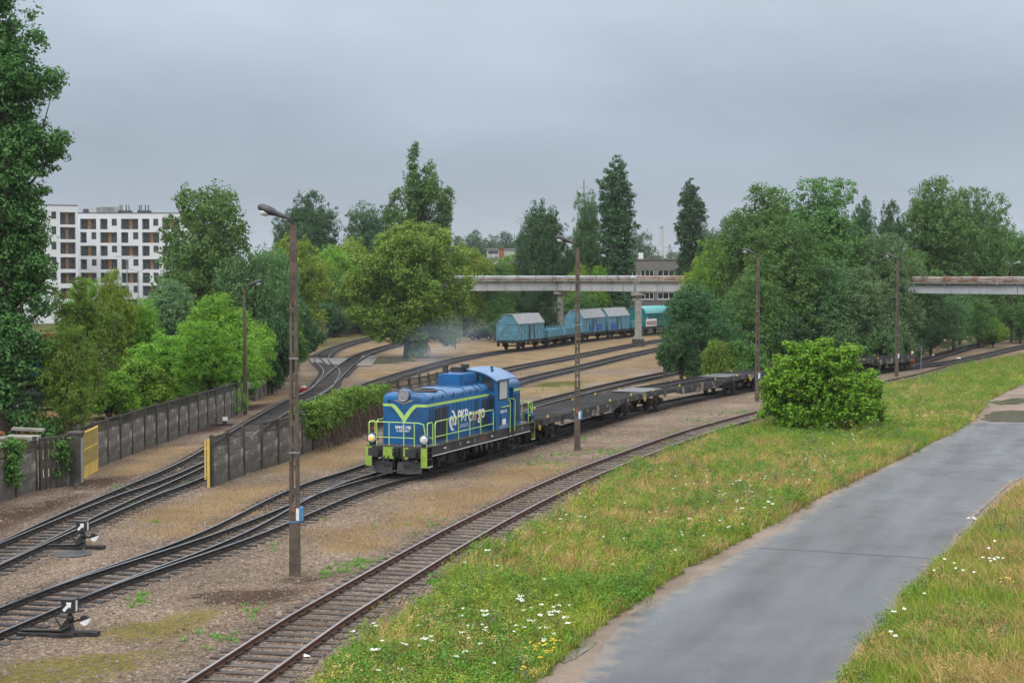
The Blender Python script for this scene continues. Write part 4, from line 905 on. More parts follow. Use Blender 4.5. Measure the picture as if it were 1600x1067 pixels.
cur = LF+Vector((math.sin(TH), math.cos(TH), 0))*14.24; pth = PATH['t2']
labs = ['flat wagon with a solid black plank deck coupled right behind the blue locomotive', 'open-frame flat wagon with a bright steel end sheet, second behind the locomotive', 'flat wagon mostly hidden behind the bright green bush, third behind the locomotive', 'last flat wagon of the train with the orange worker at its far end']
for i, lb in enumerate(labs):
    Lw = (19.6, 18.6, 19.6, 13.4)[i] if False else (20.2, 22.0, 22.5, 14.5)[i]
    a = pt_at(pth, cur, .55); b = pt_at(pth, a, Lw-1.1); c = (a+b)/2; c.z = RZ; d = (a-b).normalized()
    flat_wagon(lb, c, math.atan2(d.y, d.x), Lw-1.1, i == 1); cur = pt_at(pth, b, .55); LAST = (b, d)
def two_axle(R, h, z=.93, w=1.3, m='black_frame'):
    f = MB()
    for s in (-1, 1): f.box(-h, h, *sorted((s*(w-.1), s*w)), z-.02, z+.24); f.box(-h, h, *sorted((s*.4,s*.5)), z-.1, z+.2)
    f.box(-h, -h+.1, -w, w, z-.05, z+.24); f.box(h-.1, h, -w, w, z-.05, z+.24); f.box(-h, h, -w, w, z+.16, z+.25)
    f.build('underframe', M_[m], R)
    for x in (h-1.6, -h+1.6):
        o = link('wheelset', wheels(.5), R); o.location = (x, 0, .5)
        for s in (-1, 1):
            g = MB(); g.prism([(x-.5, z), (x+.5, z), (x+.2, .4), (x-.2, .4)], *sorted((s*.98, s*1.02)), 'y'); g.box(x-.14, x+.14, *sorted((s*1.02, s*1.2)), .38, .64); g.prism([(x-.6,.86),(x+.6,.86),(x+.2,.66),(x-.2,.66)], *sorted((s*1.06, s*1.16)), 'y'); g.build('axle_guard', M_['steel_dark'], R)
    for s in (1, -1):
        buffers(R, h*s, s, False, 1.05); 
        for y in (-1.25, 1.25): st = MB(); st.box(*sorted((h*s-.5*s, h*s-.1*s)), y-.1, y+.1, .45, .48); st.box(*sorted((h*s-.5*s, h*s-.46*s)), y-.1, y+.1, .45, .93); st.box(*sorted((h*s-.14*s, h*s-.1*s)), y-.1, y+.1, .45, .93); st.build('step', M_['steel_dark'], R)
def covered(label, pos, rz, L_=8.2, roof='gable', patch=None, colr='pale_blue'):
    R = empty('covered_goods_wagon', pos, rz, label, 'goods wagon', 'covered wagons on the curved siding'); h = L_/2; two_axle(R, h)
    w = 1.36; z0 = 1.19
    b = MB()
    if roof == 'gable':
        sec = [(-w,z0),(w,z0),(w,3.15),(.62,4.18),(-.62,4.18),(-w,3.15)]
    else:
        sec = [(-w,z0),(w,z0),(w,3.25)]+[(w*math.cos(math.pi*k/12), 3.25+.98*math.sin(math.pi*k/12)) for k in range(1, 12)]+[(-w,3.25)]
    b.prism(sec, -h, h, 'x'); body = b.build('body', M_[colr], R)
    rf = MB(); up_ = [p for p in sec[2:]]; 
    outer = [(y*1.03+(.02 if y > 0 else -.02), z+.05) for y, z in up_]; outer[0] = (outer[0][0]+.06, outer[0][1]-.10); outer[-1] = (outer[-1][0]-.06, outer[-1][1]-.10); n = len(up_)
    vs = [(x, y, z) for x in (-h-.12, h+.12) for y, z in outer]+[(x, y, z) for x in (-h-.12, h+.12) for y, z in [(a*.985, b_-.035) for a, b_ in outer]]
    fs = []
    for k in range(n-1): fs += [(k, k+1, n+k+1, n+k), (2*n+k, 3*n+k, 3*n+k+1, 2*n+k+1), (k, 2*n+k, 2*n+k+1, k+1), (n+k, n+k+1, 3*n+k+1, 3*n+k)]
    fs += [(0, n, 3*n, 2*n), (n-1, 3*n-1, 4*n-1, 2*n-1) if False else (n-1, 2*n-1, 4*n-1, 3*n-1)]
    rf.add(vs, fs)
    if roof == 'gable':
        for k in range(11):
            x = -h+.05+k*(L_-.1)/10
            for i in range(n-1): p, q = outer[i], outer[i+1]; rf.beam((x, p[0], p[1]+.01), (x, q[0], q[1]+.01), .05, .05)
    rf.build('roof', M_['roof_grey' if roof == 'gable' else 'teal_roof'], R)
    fr = MB()
    for s in (-1, 1):
        yy = sorted((s*w, s*(w+.06)))
        for k in range(9): x = -h+.06+k*(L_-.12)/8; fr.box(x-.035, x+.035, *yy, z0, 3.1)
        fr.box(-h, h, *yy, z0, z0+.09); fr.box(-h, h, *yy, 3.04, 3.12)
        for y in (-w+.05, 0, w-.05): fr.box(*sorted((s*h, s*(h+.06))), y-.04, y+.04, z0, 3.15 if y else 4.1)
        fr.box(*sorted((s*h, s*(h+.05))), -w, w, 3.05, 3.12); fr.beam((s*(h+.03), -w, z0+.05), (s*(h+.03), 0, 3.0), .05, .05); fr.beam((s*(h+.03), w, z0+.05), (s*(h+.03), 0, 3.0), .05, .05)
    fr.build('frame', M_[colr], R)
    for s in (-1, 1):
        d = MB(); d.box(-.75, .75, *sorted((s*(w+.065), s*(w+.11))), z0+.05, 3.05); dr = d.build('sliding_door', M_[colr], R)
        g = MB(); g.beam((-.7, s*(w+.13), z0+.1), (-.05, s*(w+.13), 3.0), .04, .05); g.beam((.7, s*(w+.13), z0+.1), (.05, s*(w+.13), 3.0), .04, .05); g.build('door_brace', M_['anthracite'], dr)
        g = MB()
        for xx in (-1.0, .95): g.beam((xx, s*(w+.14), z0+.1), (xx*.55, s*(w+.14), 3.05), .05, .06)
        g.build('ladder_bar', M_['anthracite'], R)
        v = MB(); v.box(h-1.0, h-.55, *sorted((s*(w+.0), s*(w+.05))), 2.2, 2.7); v.build('vent_hatch', M_['steel_grey'], R)
        if patch:
            for x0, x1 in patch: v = MB(); v.box(x0, x1, *sorted((s*(w+.0), s*(w+.075 if abs(x0) > .8 else w+.135))), z0+.12, z0+.95); v.build('painted_panel', M_['wb_blue'], R)
    return R
pth = PATH['t5']; st = G(798, 546, RZ); st.z = 0
i0 = min(range(len(pth)), key=lambda j: (pth[j]-Vector((-.8,184,0))).length_squared); cur = pth[i0]
def low_wagon(label, pos, rz, L_):
    R = empty('low_sided_wagon', pos, rz, label, 'low wagon', 'low-sided wagons on the curved siding'); h = L_/2; two_axle(R, h)
    w = 1.3; b = MB()
    for s in (-1, 1): b.box(-h, h, *sorted((s*(w-.05), s*w)), 1.2, 2.05); b.box(*sorted((s*(h-.05), s*h)), -w, w, 1.2, 2.05)
    for k in range(7): 
        for s in (-1, 1): x = -h+.1+k*(L_-.2)/6; b.box(x-.05, x+.05, *sorted((s*w, s*(w+.05))), 1.2, 2.1)
    b.build('side_boards', M_['pale_blue'], R); r = MB()
    for k in range(6):
        x = -h+.2+k*(L_-.4)/5
        for s in (-1, 1): r.tube([(x, s*w, 2.05), (x, s*w, 2.35), (x+.5, s*w, 2.08)], .03, 5)
    r.build('stanchions', M_['pale_blue'], R); return R
seq = [('c', 9.0, 'pale blue covered wagon with a grey ribbed roof, standing alone left of the viaduct pillars', None), ('l', 7.3, 'low-sided pale blue wagon coupled to the leftmost covered wagon', None), ('l', 7.3, 'low-sided pale blue wagon right in front of the blue-patched covered wagon', None),
       ('c', 10.0, 'pale blue covered wagon with two royal blue painted panels, behind the lamp post', [(-3.6,-1.2),(1.0,2.2)]), ('c', 9.0, 'pale blue covered wagon with one royal blue panel, left of the round-roofed teal wagon', [(1.2,3.2)]),
       ('l', 4.2, 'low-sided pale blue wagon half hidden behind the right viaduct pillar', None), ('t', 10.5, 'teal round-roofed covered wagon with graffiti at the edge of the dark bush', None)]
for kd, Lw, lb, pa in seq:
    a = pt_at(pth, cur, .5); b = pt_at(pth, a, Lw); c = (a+b)/2; c.z = RZ; d = (a-b).normalized(); rz = math.atan2(d.y, d.x); cur = pt_at(pth, b, .5)
    if kd == 'c': covered(lb, c, rz, Lw, 'gable', pa)
    elif kd == 'l': low_wagon(lb, c, rz, Lw)
    else:
        R = covered(lb, c, rz, Lw, 'round', None, 'teal'); rg = random.Random(4)
        for s in (-1, 1):
            base = MB(); base.box(1.0, 5.1, *sorted((s*1.42, s*1.44)), 1.25, 2.35); gp = base.build('graffiti', M_['white'], R)
            for mi_, mm in enumerate(('red', 'wb_blue', 'tan')):
                q = MB()
                for k in range(4):
                    x = 1.3+k*.95+mi_*.1; q.tube([(x, s*1.455, 1.4+mi_*.1), (x+.15, s*1.455, 2.1-mi_*.1), (x+.5, s*1.455, 2.0), (x+.55, s*1.455, 1.5), (x+.2, s*1.455, 1.45+mi_*.15)], .045, 5)
                q.build('graffiti_stroke', M_[mm], gp)
# ---------------------------------------------------------------- lamp posts
def lamp_post(label, px, py, H=10.2, rz=math.pi, double=False, box=None, ladder=True, head=True):
    p = G(px, py); R = empty('lamp_post', p, 0, label, 'lamp post', 'lamp posts along the tracks'); m = MB()
    w0, w1 = .155, .092; d0, d1 = .13, .08
    def wd_(z): return w0+(w1-w0)*z/H
    def dp(z): return d0+(d1-d0)*z/H
    def seg(z0, z1, xa0, xb0, xa1, xb1):
        a, b = dp(z0), dp(z1); m.add([(xa0,-a,z0),(xb0,-a,z0),(xb0,a,z0),(xa0,a,z0),(xa1,-b,z1),(xb1,-b,z1),(xb1,b,z1),(xa1,b,z1)], [(0,3,2,1),(4,5,6,7),(0,1,5,4),(1,2,6,5),(2,3,7,6),(3,0,4,7)])
    if ladder:
        zs = 1.9; seg(-.3, zs, -w0, w0, -wd_(zs), wd_(zs)); z = zs
        while z < 8.0:
            z1 = min(z+.52, 8.0); z2 = z1+.14
            for a, b in ((-1, -.30), (.30, 1)): seg(z, z1, a*wd_(z), b*wd_(z), a*wd_(z1), b*wd_(z1))
            seg(z1, z2, -wd_(z1), wd_(z1), -wd_(z2), wd_(z2)); z = z2
        seg(z, H, -wd_(z), wd_(z), -w1, w1)
        rr_ = random.Random(int(px))
    else: seg(-.3, H, -w0*.8, w0*.8, -w1*.8, w1*.8)
    m.build('post', M_['pole'], R)
    if ladder:
        for z in (9.7, 9.45, 9.2, 8.85, 8.7, 8.4, 8.25):
            h = MB(); h.cyl((0,-dp(z)-.004,z), (0,-dp(z)+.03,z), .028, 8); h.build('bolt_hole', M_['black_frame'], R)
        for z in (3.6, 6.35): 
            b = MB(); b.box(-wd_(z)-.012, wd_(z)+.012, -dp(z)-.012, dp(z)+.012, z, z+.04); b.build('clamp_band', M_['steel_grey'], R)
    arms = [rz]+([rz+math.pi] if double else [])
    if head:
        for a in arms:
            ca, sa = math.cos(a), math.sin(a); P = lambda d, z: (ca*d, sa*d, z)
            ar = MB(); ar.tube([P(-.02,H-.3), P(0,H+.02), P(.10,H+.16), P(.22,H+.22)], .03, 8); o = ar.build('arm', M_['steel_dark'], R)
            hd = MB(); ax = Vector((ca, sa, .38)).normalized(); b0 = Vector(P(.20,H+.21))
            hd.tube([b0+ax*t for t in (0, .08, .35, .45, .62, .80, .92, .96)], [.045, .065, .08, .115, .135, .13, .09, .03], 12); hd.build('lamp_head', M_['steel_grey_dark'] if not double else M_['steel_grey'], R, smooth=True)
            gl = MB(); c = b0+ax*.70-Vector((0,0,.09)); gl.ball(c, .19, 14, 0, (1.0,.62,.62)); gl.build('lamp_glass', M_['lens'], R, smooth=True)
    if box:
        b = MB(); b.box(wd_(1.6)+.0, wd_(1.6)+.10, -.11, .11, 1.62, 2.02); b.build('blue_box', M_['box_blue'], R)
        b = MB(); b.box(wd_(1.6)-.09, wd_(1.6)+.002, -dp(1.6)-.02, -dp(1.6), 1.64, 2.0); b.build('number_plate', M_['white'], R)
        b = MB(); b.box(-.07, .02, -dp(2)-.012, -dp(2), 1.9, 2.15); b.build('faded_plate', M_['rust_rail'], R); b = MB(); b.box(-.16, .16, -dp(1.6)-.012, -dp(1.6)+.01, 1.58, 1.61); b.build('clamp_band', M_['box_blue'], R)
    return R
lamp_post('nearest and tallest-looking concrete lamp post, between the loco track and the siding', 461, 899, 10.25, math.radians(165), box=True)
lamp_post('slotted concrete lamp post standing in front of the first flat wagon', 902, 704, 10.25, math.radians(172), box=True)
lamp_post('slotted concrete lamp post just left of the bright green bush', 1183, 627, 10.2, math.radians(172), box=True)
lamp_post('slotted concrete lamp post in front of the last flat wagon', 1401, 588, 10.3, math.radians(174), box=True)
lamp_post('lamp post with two opposite arms at the far right edge', 1580, 535, 10.4, math.radians(180), double=True)
lamp_post('slim lamp post with a pale head between the big tree trunk and the cars', 711, 545, 8.4, math.radians(180), ladder=False)
o = lamp_post('short lamp post at the end of the left fence, lamp head above the weeping tree', 383, 648, 8.0, math.radians(0), ladder=False)
b = MB(); b.box(.17,.36,-.09,.09,1.75,2.05); b.box(.15,.20,-.03,.03,.2,1.8); b.build('junction_box', M_['steel_grey'], o)
lamp_post('short broken post without a lamp beside the dark green bush', 1038, 590, 2.2, 0, ladder=False, head=False)
# slim street lamps in front of the white apartment building
for (px, Dd, h, lb) in ((199, 285, 12.4, 'tall grey street lamp with two arms before the white apartments'), (216, 300, 10.2, 'lower grey street lamp with two arms before the white apartments')):
    R = empty('street_lamp', XD(px, Dd), 0, lb, 'street lamp', 'street lamps by the apartments'); m = MB(); m.tube([(0,0,0),(0,0,h)], [.14,.08], 8); m.build('post', M_['steel_grey'], R)
    for s in (-1, 1):
        a = MB(); a.tube([(0,0,h-.6),(s*.5,0,h-.1),(s*1.4,0,h+.2)], .05, 6); a.build('arm', M_['steel_grey'], R); a = MB(); a.box(*sorted((s*1.3, s*2.1)), -.12,.12,h+.16,h+.28); a.build('lamp_head', M_['steel_grey'], R)
# ---------------------------------------------------------------- concrete fences
def fence_panel_mesh(w, H=2.1, top=True, seed=0):
    m = MB(); rr_ = random.Random(seed); n = 4; hs = .42
    for k in range(n):
        z0 = k*hs; j = rr_.uniform(-.018, .018); m.box(-w/2, w/2, -.025+j, .025+j, z0+.01, z0+hs-.01, 0, Matrix.Rotation(rr_.uniform(-.009,.009), 4, 'Y'))
    nb_ = len(m.f)
    if top:
        z0 = n*hs; m.box(-w/2, w/2, -.028, .028, z0, z0+.05); m.box(-w/2, w/2, -.035, .035, z0+.37, z0+.44)
        k = 0; x = -w/2
        while x < w/2-.03: m.box(x, x+.06, -.011, .011, z0+.05, z0+.37); x += .18
    m.m[nb_:] = [1]*(len(m.m)-nb_)
    return m.mesh('panel', [M_['fence_panel'], M_['fence_top']])
FP = {}
def fence(label, pts, hs=None, missing=(), post_h=2.2, step=2.03, name='concrete_fence'):
    P = resample(catmull([Vector((p[0], p[1], 0)) for p in pts], .1), step); R = empty(name, P[0], 0, label, 'fence'); rr_ = random.Random(len(P))
    for i, p in enumerate(P):
        q = MB(); q.box(-.065,.065,-.07,.07,-.2,post_h+rr_.uniform(-.02,.06)); o = q.build('post', M_['concrete_dark'], R); o.location = p-P[0]
        d = (P[min(i+1,len(P)-1)]-P[max(i-1,0)]).normalized(); o.rotation_euler = (rr_.uniform(-.02,.02), rr_.uniform(-.02,.02), math.atan2(d.y, d.x))
        if i < len(P)-1:
            e = P[i+1]-p; L_ = round(e.length-.10, 1); top = i not in missing; key = (L_, top, i % 3)
            if key not in FP: FP[key] = fence_panel_mesh(L_, top=top, seed=i % 3)
            o = link('panel', FP[key], R); o.location = (p+P[i+1])/2-P[0]+Vector((0,0,rr_.uniform(-.03,.02))); o.rotation_euler = (rr_.uniform(-.015,.015), rr_.uniform(-.012,.012), math.atan2(e.y, e.x))
    return P
fence('left concrete panel fence from the picture edge to the gate pillar', [G(-70,812), G(0,785), G(54,767), G(88,758)], step=1.96)
fence('long concrete panel fence running away from behind the yellow gate leaf', [G(122,742), G(168,725), G(214,707), G(292,679), G(357,654.5), G(380,642)])
fence('concrete panel fence between the tracks, its first panels near the yellow edge', [G(332,761), G(390,739), G(440,723.5), (-9.5,84,0), (-7.9,98.7,0), (-6.2,105,0), (-5.0,110,0), (-3.9,116,0), (-3.6,121,0)], missing=(1, 2))
fence('short low fence with pale panels behind the lamp post by the vines', [G(398,627), G(428,612), G(446,601)], post_h=1.9)
fence('far grey concrete fence behind the curved track under the trees', [G(452,545), G(480,534), G(540,523), G(600,514)], post_h=2.3)
# creeper covered broken panels + pillar + gate
R = empty('gate_pillar', G(119,757), 0, 'stout stained concrete pillar left of the yellow gate leaf', 'pillar'); m = MB(); m.box(-.26,.26,-.26,.26,-.2,2.15); m.box(-.30,.30,-.30,.30,2.15,2.24)
m.build('pillar_body', M_['concrete_dark'], R); m = MB(); m.box(.262,.275,-.2,.16,.1,2.0); m.build('pale_edge', M_['concrete'], R)
bq0, bq1 = G(64,765.5), G(113,757); bL = (bq1-bq0).length; R = empty('broken_fence_section', bq0, math.atan2(bq1.y-bq0.y, bq1.x-bq0.x), 'dark overgrown fence section with open slots left of the gate pillar', 'fence'); 
for x in [bL*k_/6 for k_ in range(7)]: m = MB(); m.box(x-.06, x+.06, -.06,.06,-.1,2.15); m.build('post', M_['concrete_dark'], R)
for z0_, z1_ in ((2.0,2.12),(.85,1.25),(.05,.5)): m = MB(); m.box(.051,bL-.051,-.03,.03,z0_,z1_); m.build('panel', M_['concrete_dark'], R)
g0, g1 = G(127.5,753.5), G(152.5,738.5); R = empty('yellow_gate', g0, math.atan2(g1.y-g0.y, g1.x-g0.x), 'yellow sheet metal gate leaf standing open beside the pillar', 'gate'); Lg = (g1-g0).length
f = MB(); zt = 2.12
for x in (0, Lg-.09): f.box(x, x+.09, -.04, .04, .12, zt)
for z in (.12, .55, 1.30, zt-.09): f.box(.091, Lg-.091, -.035, .035, z, z+.07)
f.build('gate_frame', M_['yellow'], R); f = MB(); f.box(.09, Lg-.09, -.012, .012, .62, zt-.09); x = .15
while x < Lg-.1: f.box(x, x+.02, -.03, -.012, .62, zt-.09); x += .16
f.build('mesh_sheet', [mat('gate_mesh', (.42,.33,.12), (.32,.25,.10), 3, .7)], R); f = MB(); f.box(.09, Lg-.09, -.02, .02, .19, .55); f.build('lower_sheet', M_['yellow'], R)
for z in (.4, 1.7): h = MB(); h.cyl((-.06,0,z),(-.06,0,z+.16), .04, 8); h.build('hinge', M_['yellow'], R)
R = empty('yellow_gate_post', G(326,762), 0, 'thin yellow steel gate post closing the near end of the middle fence', 'gate post'); m = MB(); m.box(-.05,.05,-.05,.05,0,2.02); m.box(-.16,-.09,-.04,.04,.35,1.95); m.build('post', M_['yellow'], R); m = MB(); m.box(-.12,.0,-.03,.03,.5,.58); m.box(-.12,.0,-.03,.03,1.6,1.68); m.build('hinge', M_['yellow'], R)
# ---------------------------------------------------------------- point levers
def point_lever(label, px, py, rz, wide=1.0):
    R = empty('point_lever', G(px, py), rz, label, 'point lever', 'point levers beside the turnouts'); R.scale = (.84,)*3
    b = MB(); b.box(-1.5, .85, -.15, .15, 0, .13); b.box(-1.5, .2, -.36, -.2, 0, .10); b.build('base_timber', M_['sleeper_dark'], R)
    a = MB(); a.tube([(-1.4,-.18,.15),(-.2,-.18,.17),(.05,-.1,.3)], .03, 6); a.prism([(-.35,.12),(.10,.12),(.02,.42),(-.12,.46)], -.10, .12, 'y'); a.tube([(-.25,-.02,.2),(-.42,-.06,.48)], .028, 6); a.build('lever_stand', M_['black_frame'], R)
    a = MB(); a.cyl((0,0,.4),(0,0,.68), .055, 10); a.lathe([(.10,.44),(.12,.52),(.08,.60)], (0,0,0), 'z', 12); a.build('lantern_stem', M_['black_frame'], R)
    a = MB(); a.tube([(0,0,.38),(.2,.02,.44),(.34,.03,.48)], .03, 6); w = MB()
    a.build('weight_arm', M_['steel_dark'], R)
    for nm, mm, t0 in (('weight_white', 'white', math.pi*1.12), ('weight_black', 'black_frame', math.pi*.12)):
        w = MB(); n = 12; w.prism([(.45,.46)]+[(.45+.15*math.cos(t0+math.pi*k/n), .46+.15*math.sin(t0+math.pi*k/n)) for k in range(n+1)], -.06, .06, 'y'); w.build('counterweight', M_[mm], R)
    l = MB(); S = .19; l.box(-S, S, -S, S, .68, 1.06); l.box(-S-.01, S+.01, -S-.01, S+.01, 1.05, 1.08); o = l.build('lantern', M_['black_frame'], R)
    ar = [(-.14,-.10),(-.08,-.15),(.04,-.03),(.10,-.06),(.13,.13),(-.02,.13),(-.05,.04)]
    ar = [(-.15,-.09),(-.09,-.15),(.055,.0),(.10,-.045),(.125,.13),(-.045,.13),(-.01,.065)]
    q = MB(); q.prism([(u, w_+.87) for u, w_ in ar], -S-.008, -S-.001, 'y'); q.build('arrow', M_['white'], o)
    q = MB(); q.box(S+.001, S+.008, -.06, .06, .72, 1.03); q.build('white_bar', M_['white'], o)
point_lever('point lever with arrow lantern in the near left corner beside the loco track', 110, 992, math.radians(-8))
point_lever('point lever with arrow lantern farther back beside the left fence-gap track', 130, 857, math.radians(-8))
R = empty('point_lever', G(474,613), 0, 'small fallen-looking point lever with a white weight by the far turnout', 'point lever', 'point levers beside the turnouts'); m = MB(); m.box(-.6,.7,-.12,.12,0,.1); m.build('base_timber', M_['sleeper_dark'], R); m = MB(); m.lathe([(.2,0),(.22,.1),(.2,.2)], (0,0,.3), 'y', 14); m.build('counterweight', M_['white'], R); m = MB(); m.box(-.3,.3,-.1,.1,.1,.35); m.build('lever_stand', M_['red'], R)
R = empty('point_lever', G(351,665), 0, 'point lever with black and white weight by the end of the left fence', 'point lever', 'point levers beside the turnouts'); m = MB(); m.box(-.9,.5,-.14,.14,0,.12); m.build('base_timber', M_['sleeper_dark'], R); m = MB(); m.box(-.12,.12,-.12,.12,.12,.62); m.build('lever_stand', M_['black_frame'], R); m = MB(); m.box(-.1,.2,-.13,-.12,.3,.55); m.build('white_plate', M_['white'], R)
m = MB(); m.lathe([(.62,.0),(.62,.03),(.55,.045),(.0001,.045)], (0,0,0), 'z', 28)
for k in range(6): m.box(-.5+.2*k-.02, -.5+.2*k+.02, -.35, .35, .045, .055)
o = m.build('manhole_cover', M_['steel_grey_dark']); o.location = G(112,866); tag(o, 'round grey manhole cover in the gravel by the farther point lever', 'manhole cover')
# ---------------------------------------------------------------- signs and small markers
R = empty('warning_sign', G(1439,579), 0, 'triangular sign seen from the back on a thin pole by the last wagon', 'sign'); m = MB(); m.cyl((0,0,0),(0,0,2.3), .035, 8); m.build('pole', M_['steel_grey'], R)
m = MB(); n = 3; m.prism([(.46*math.cos(math.pi/2+2*math.pi*k/3), 2.05+.46*math.sin(math.pi/2+2*math.pi*k/3)) for k in range(3)], .04, .055, 'y'); m.build('sign_plate', M_['steel_grey_dark'], R)
for px, py, h in ((1464,594,.75),(1456.5,611,.45)): 
    m = MB(); m.tube([(0,0,0),(.02,0,h)], [.05,.04], 6); o = m.build('wooden_stake', M_['bark']); o.location = G(px, py); tag(o, ('taller' if h > .6 else 'shorter')+' thin stake standing in the meadow beyond the bush', 'stake')
for px, py, s, nm in ((1458,556.5,.35,'near the far fork of the rails'),(1498,562.5,.5,'left of the far siding end'),(1485,545,.3,'by the far main track')):
    m = MB(); m.ball((0,0,s*.35), s*.5, 8, 0, (1,.7,.5)); o = m.build('litter_bag', M_['white']); o.location = G(px, py); tag(o, 'crumpled white litter lying '+nm, 'litter')
for px, py in ((476,1027),(312,1057)):
    m = MB(); m.add([(-.12,-.05,.02),(.10,-.08,.05),(.16,.04,.02),(-.02,.09,.07),(-.14,.05,.03),(.02,0,.09)], [(0,1,5),(1,2,5),(2,3,5),(3,4,5),(4,0,5)]); o = m.build('litter_paper', M_['white']); o.location = G(px, py); tag(o, 'scrap of white paper '+('between the siding rails and the meadow' if px > 400 else 'beside the left rail of the siding at the lower edge'), 'litter')
# ---------------------------------------------------------------- parked cars
def car(label, pos, rz, m):
    R = empty('parked_car', pos, rz, label, 'car', 'cars parked under the trees'); b = MB()
    low = [(-2.15,.35),(-2.2,.75),(-2.05,.98),(-1.2,1.02),(1.0,.98),(1.9,.86),(2.15,.68),(2.15,.35),(1.75,.25),(-1.8,.25)]; b.prism(low, -.88, .88, 'y'); b.build('body', m, R, bevel=.05)
    c = MB(); up = [(-1.85,.99),(-1.35,1.42),(.2,1.46),(1.05,1.0)]; c.prism(up, -.72, .72, 'y'); c.build('roof', m, R, bevel=.05)
    g = MB(); g.prism([(-1.6,1.03),(-1.25,1.34),(.15,1.37),(.85,1.03)], -.735, .735, 'y'); g.build('side_window', M_['glass'], R)
    g = MB(); g.prism([(.26,1.42),(.36,1.42),(1.06,1.02),(.96,1.0)], -.66, .66, 'y'); g.build('windscreen', M_['glass'], R); g = MB(); g.prism([(-1.42,1.40),(-1.34,1.43),(-1.86,1.01),(-1.92,1.0)], -.64, .64, 'y'); g.build('rear_window', M_['glass'], R)
    for x in (-1.35, 1.35):
        for y in (-.80, .80):
            w = MB(); w.lathe([(.2,-.1),(.33,-.1),(.33,.1),(.2,.1)], (0,0,0), 'y', 18); o = w.build('wheel', M_['tyre'], R); o.location = (x, y, .33); h = MB(); h.lathe([(.19,-.105),(.19,.105)], (0,0,0), 'y', 14); h.build('rim', M_['steel_grey'], o)
    for y in (-.68, .68):
        t = MB(); t.box(-2.2, -2.1, y-.18, y+.18, .72, .88); t.build('tail_light', M_['red'], R); t = MB(); t.box(2.06, 2.16, y-.18, y+.18, .62, .76); t.build('headlight', M_['lens'], R)
car('black parked car with red tail lights, left of the silver one', G(756,531), math.radians(150), M_['car_black'])
car('silver parked car right behind the black one', G(772,528), math.radians(150), M_['car_silver'])
car('dark parked car half hidden under the tall left poplar', G(66,640), math.radians(10), M_['car_black'])
# bricks and slabs behind the left fence
R = empty('slab_pile', G(22,700), .2, 'pile of pale concrete slabs and red bricks behind the left fence', 'rubble pile'); rr_ = random.Random(3)
for k in range(7):
    m = MB(); m.box(-.8,.8,-.4,.4,0,.12); o = m.build('slab', M_['concrete'] if k != 5 else M_['brick'], R); o.location = (rr_.uniform(-1.5,1.5), rr_.uniform(-.8,.8), .05+.13*k); o.rotation_euler = (rr_.uniform(-.1,.1), rr_.uniform(-.1,.1), rr_.uniform(-.6,.6))
R = empty('brick_stack', G(47,690), .1, 'low stack of red bricks on top of the left yard slabs', 'brick stack')
for k in range(3): m = MB(); m.box(-.4,.4,-.2,.2,0,.2); o = m.build('brick_layer', M_['brick'], R); o.location = (rr_.uniform(-.08,.08), 0, .23*k*.9); o.rotation_euler = (0,0,rr_.uniform(-.1,.1))
# ---------------------------------------------------------------- worker in orange at the end of the last wagon
def worker():
    b, d = LAST; pos = b-d*.55; R = empty('person', (pos.x+.1, pos.y-.0, RZ), math.atan2(d.y, d.x), 'worker in an orange vest and trousers crouching on the step of the last wagon', 'person', None)
    bm = bmesh.new(); J = {}
    pts = dict(pel=(0,.55,.62), ch=(.12,.55,1.02), nk=(.16,.55,1.18), hd=(.2,.55,1.36), ls=(.13,.75,1.08), le=(.3,.85,.86), lh=(.45,.8,.98), rs=(.13,.35,1.08), re=(.3,.25,.86), rh=(.45,.3,.98), lk=(.32,.68,.62), lf=(.12,.68,.22), lt=(.28,.68,.18), rk=(.32,.42,.62), rf=(.12,.42,.22), rt=(.28,.42,.18))
    rad = dict(pel=.16, ch=.17, nk=.06, hd=.11, ls=.07, le=.05, lh=.035, rs=.07, re=.05, rh=.035, lk=.075, lf=.05, lt=.045, rk=.075, rf=.05, rt=.045)
    ks = list(pts); me = bpy.data.meshes.new('body'); ed = [('pel','ch'),('ch','nk'),('nk','hd'),('ch','ls'),('ls','le'),('le','lh'),('ch','rs'),('rs','re'),('re','rh'),('pel','lk'),('lk','lf'),('lf','lt'),('pel','rk'),('rk','rf'),('rf','rt')]
    me.from_pydata([pts[k] for k in ks], [(ks.index(a), ks.index(b_)) for a, b_ in ed], []); o = link('tmpbody', me, None); o.modifiers.new('s', 'SKIN'); 
    for i, k in enumerate(ks): me.skin_vertices[0].data[i].radius = (rad[k], rad[k]); me.skin_vertices[0].data[i].use_root = (k == 'pel')
    o.modifiers.new('u', 'SUBSURF').levels = 1; dg = bpy.context.evaluated_depsgraph_get(); m2 = bpy.data.meshes.new_from_object(o.evaluated_get(dg)); bpy.data.objects.remove(o)
    m2.materials.clear(); m2.materials.append(M_['orange_vest']); m2.materials.append(M_['skin']); m2.name = 'body'
    for p in m2.polygons:
        p.use_smooth = True; c = p.center
        if c.z > 1.2 or (c.x > .4 and c.z > .8): p.material_index = 1
    link('body', m2, R); h = MB(); h.ball((.19,.55,1.42), .13, 12, 0, (1,.95,.8)); h.build('helmet', M_['white'], R, smooth=True)
    v = MB(); v.lathe([(.185,.70),(.19,.74),(.18,.78)], (.06,.55,.05), 'z', 14); v.build('reflective_band', M_['lens'], R)
worker()
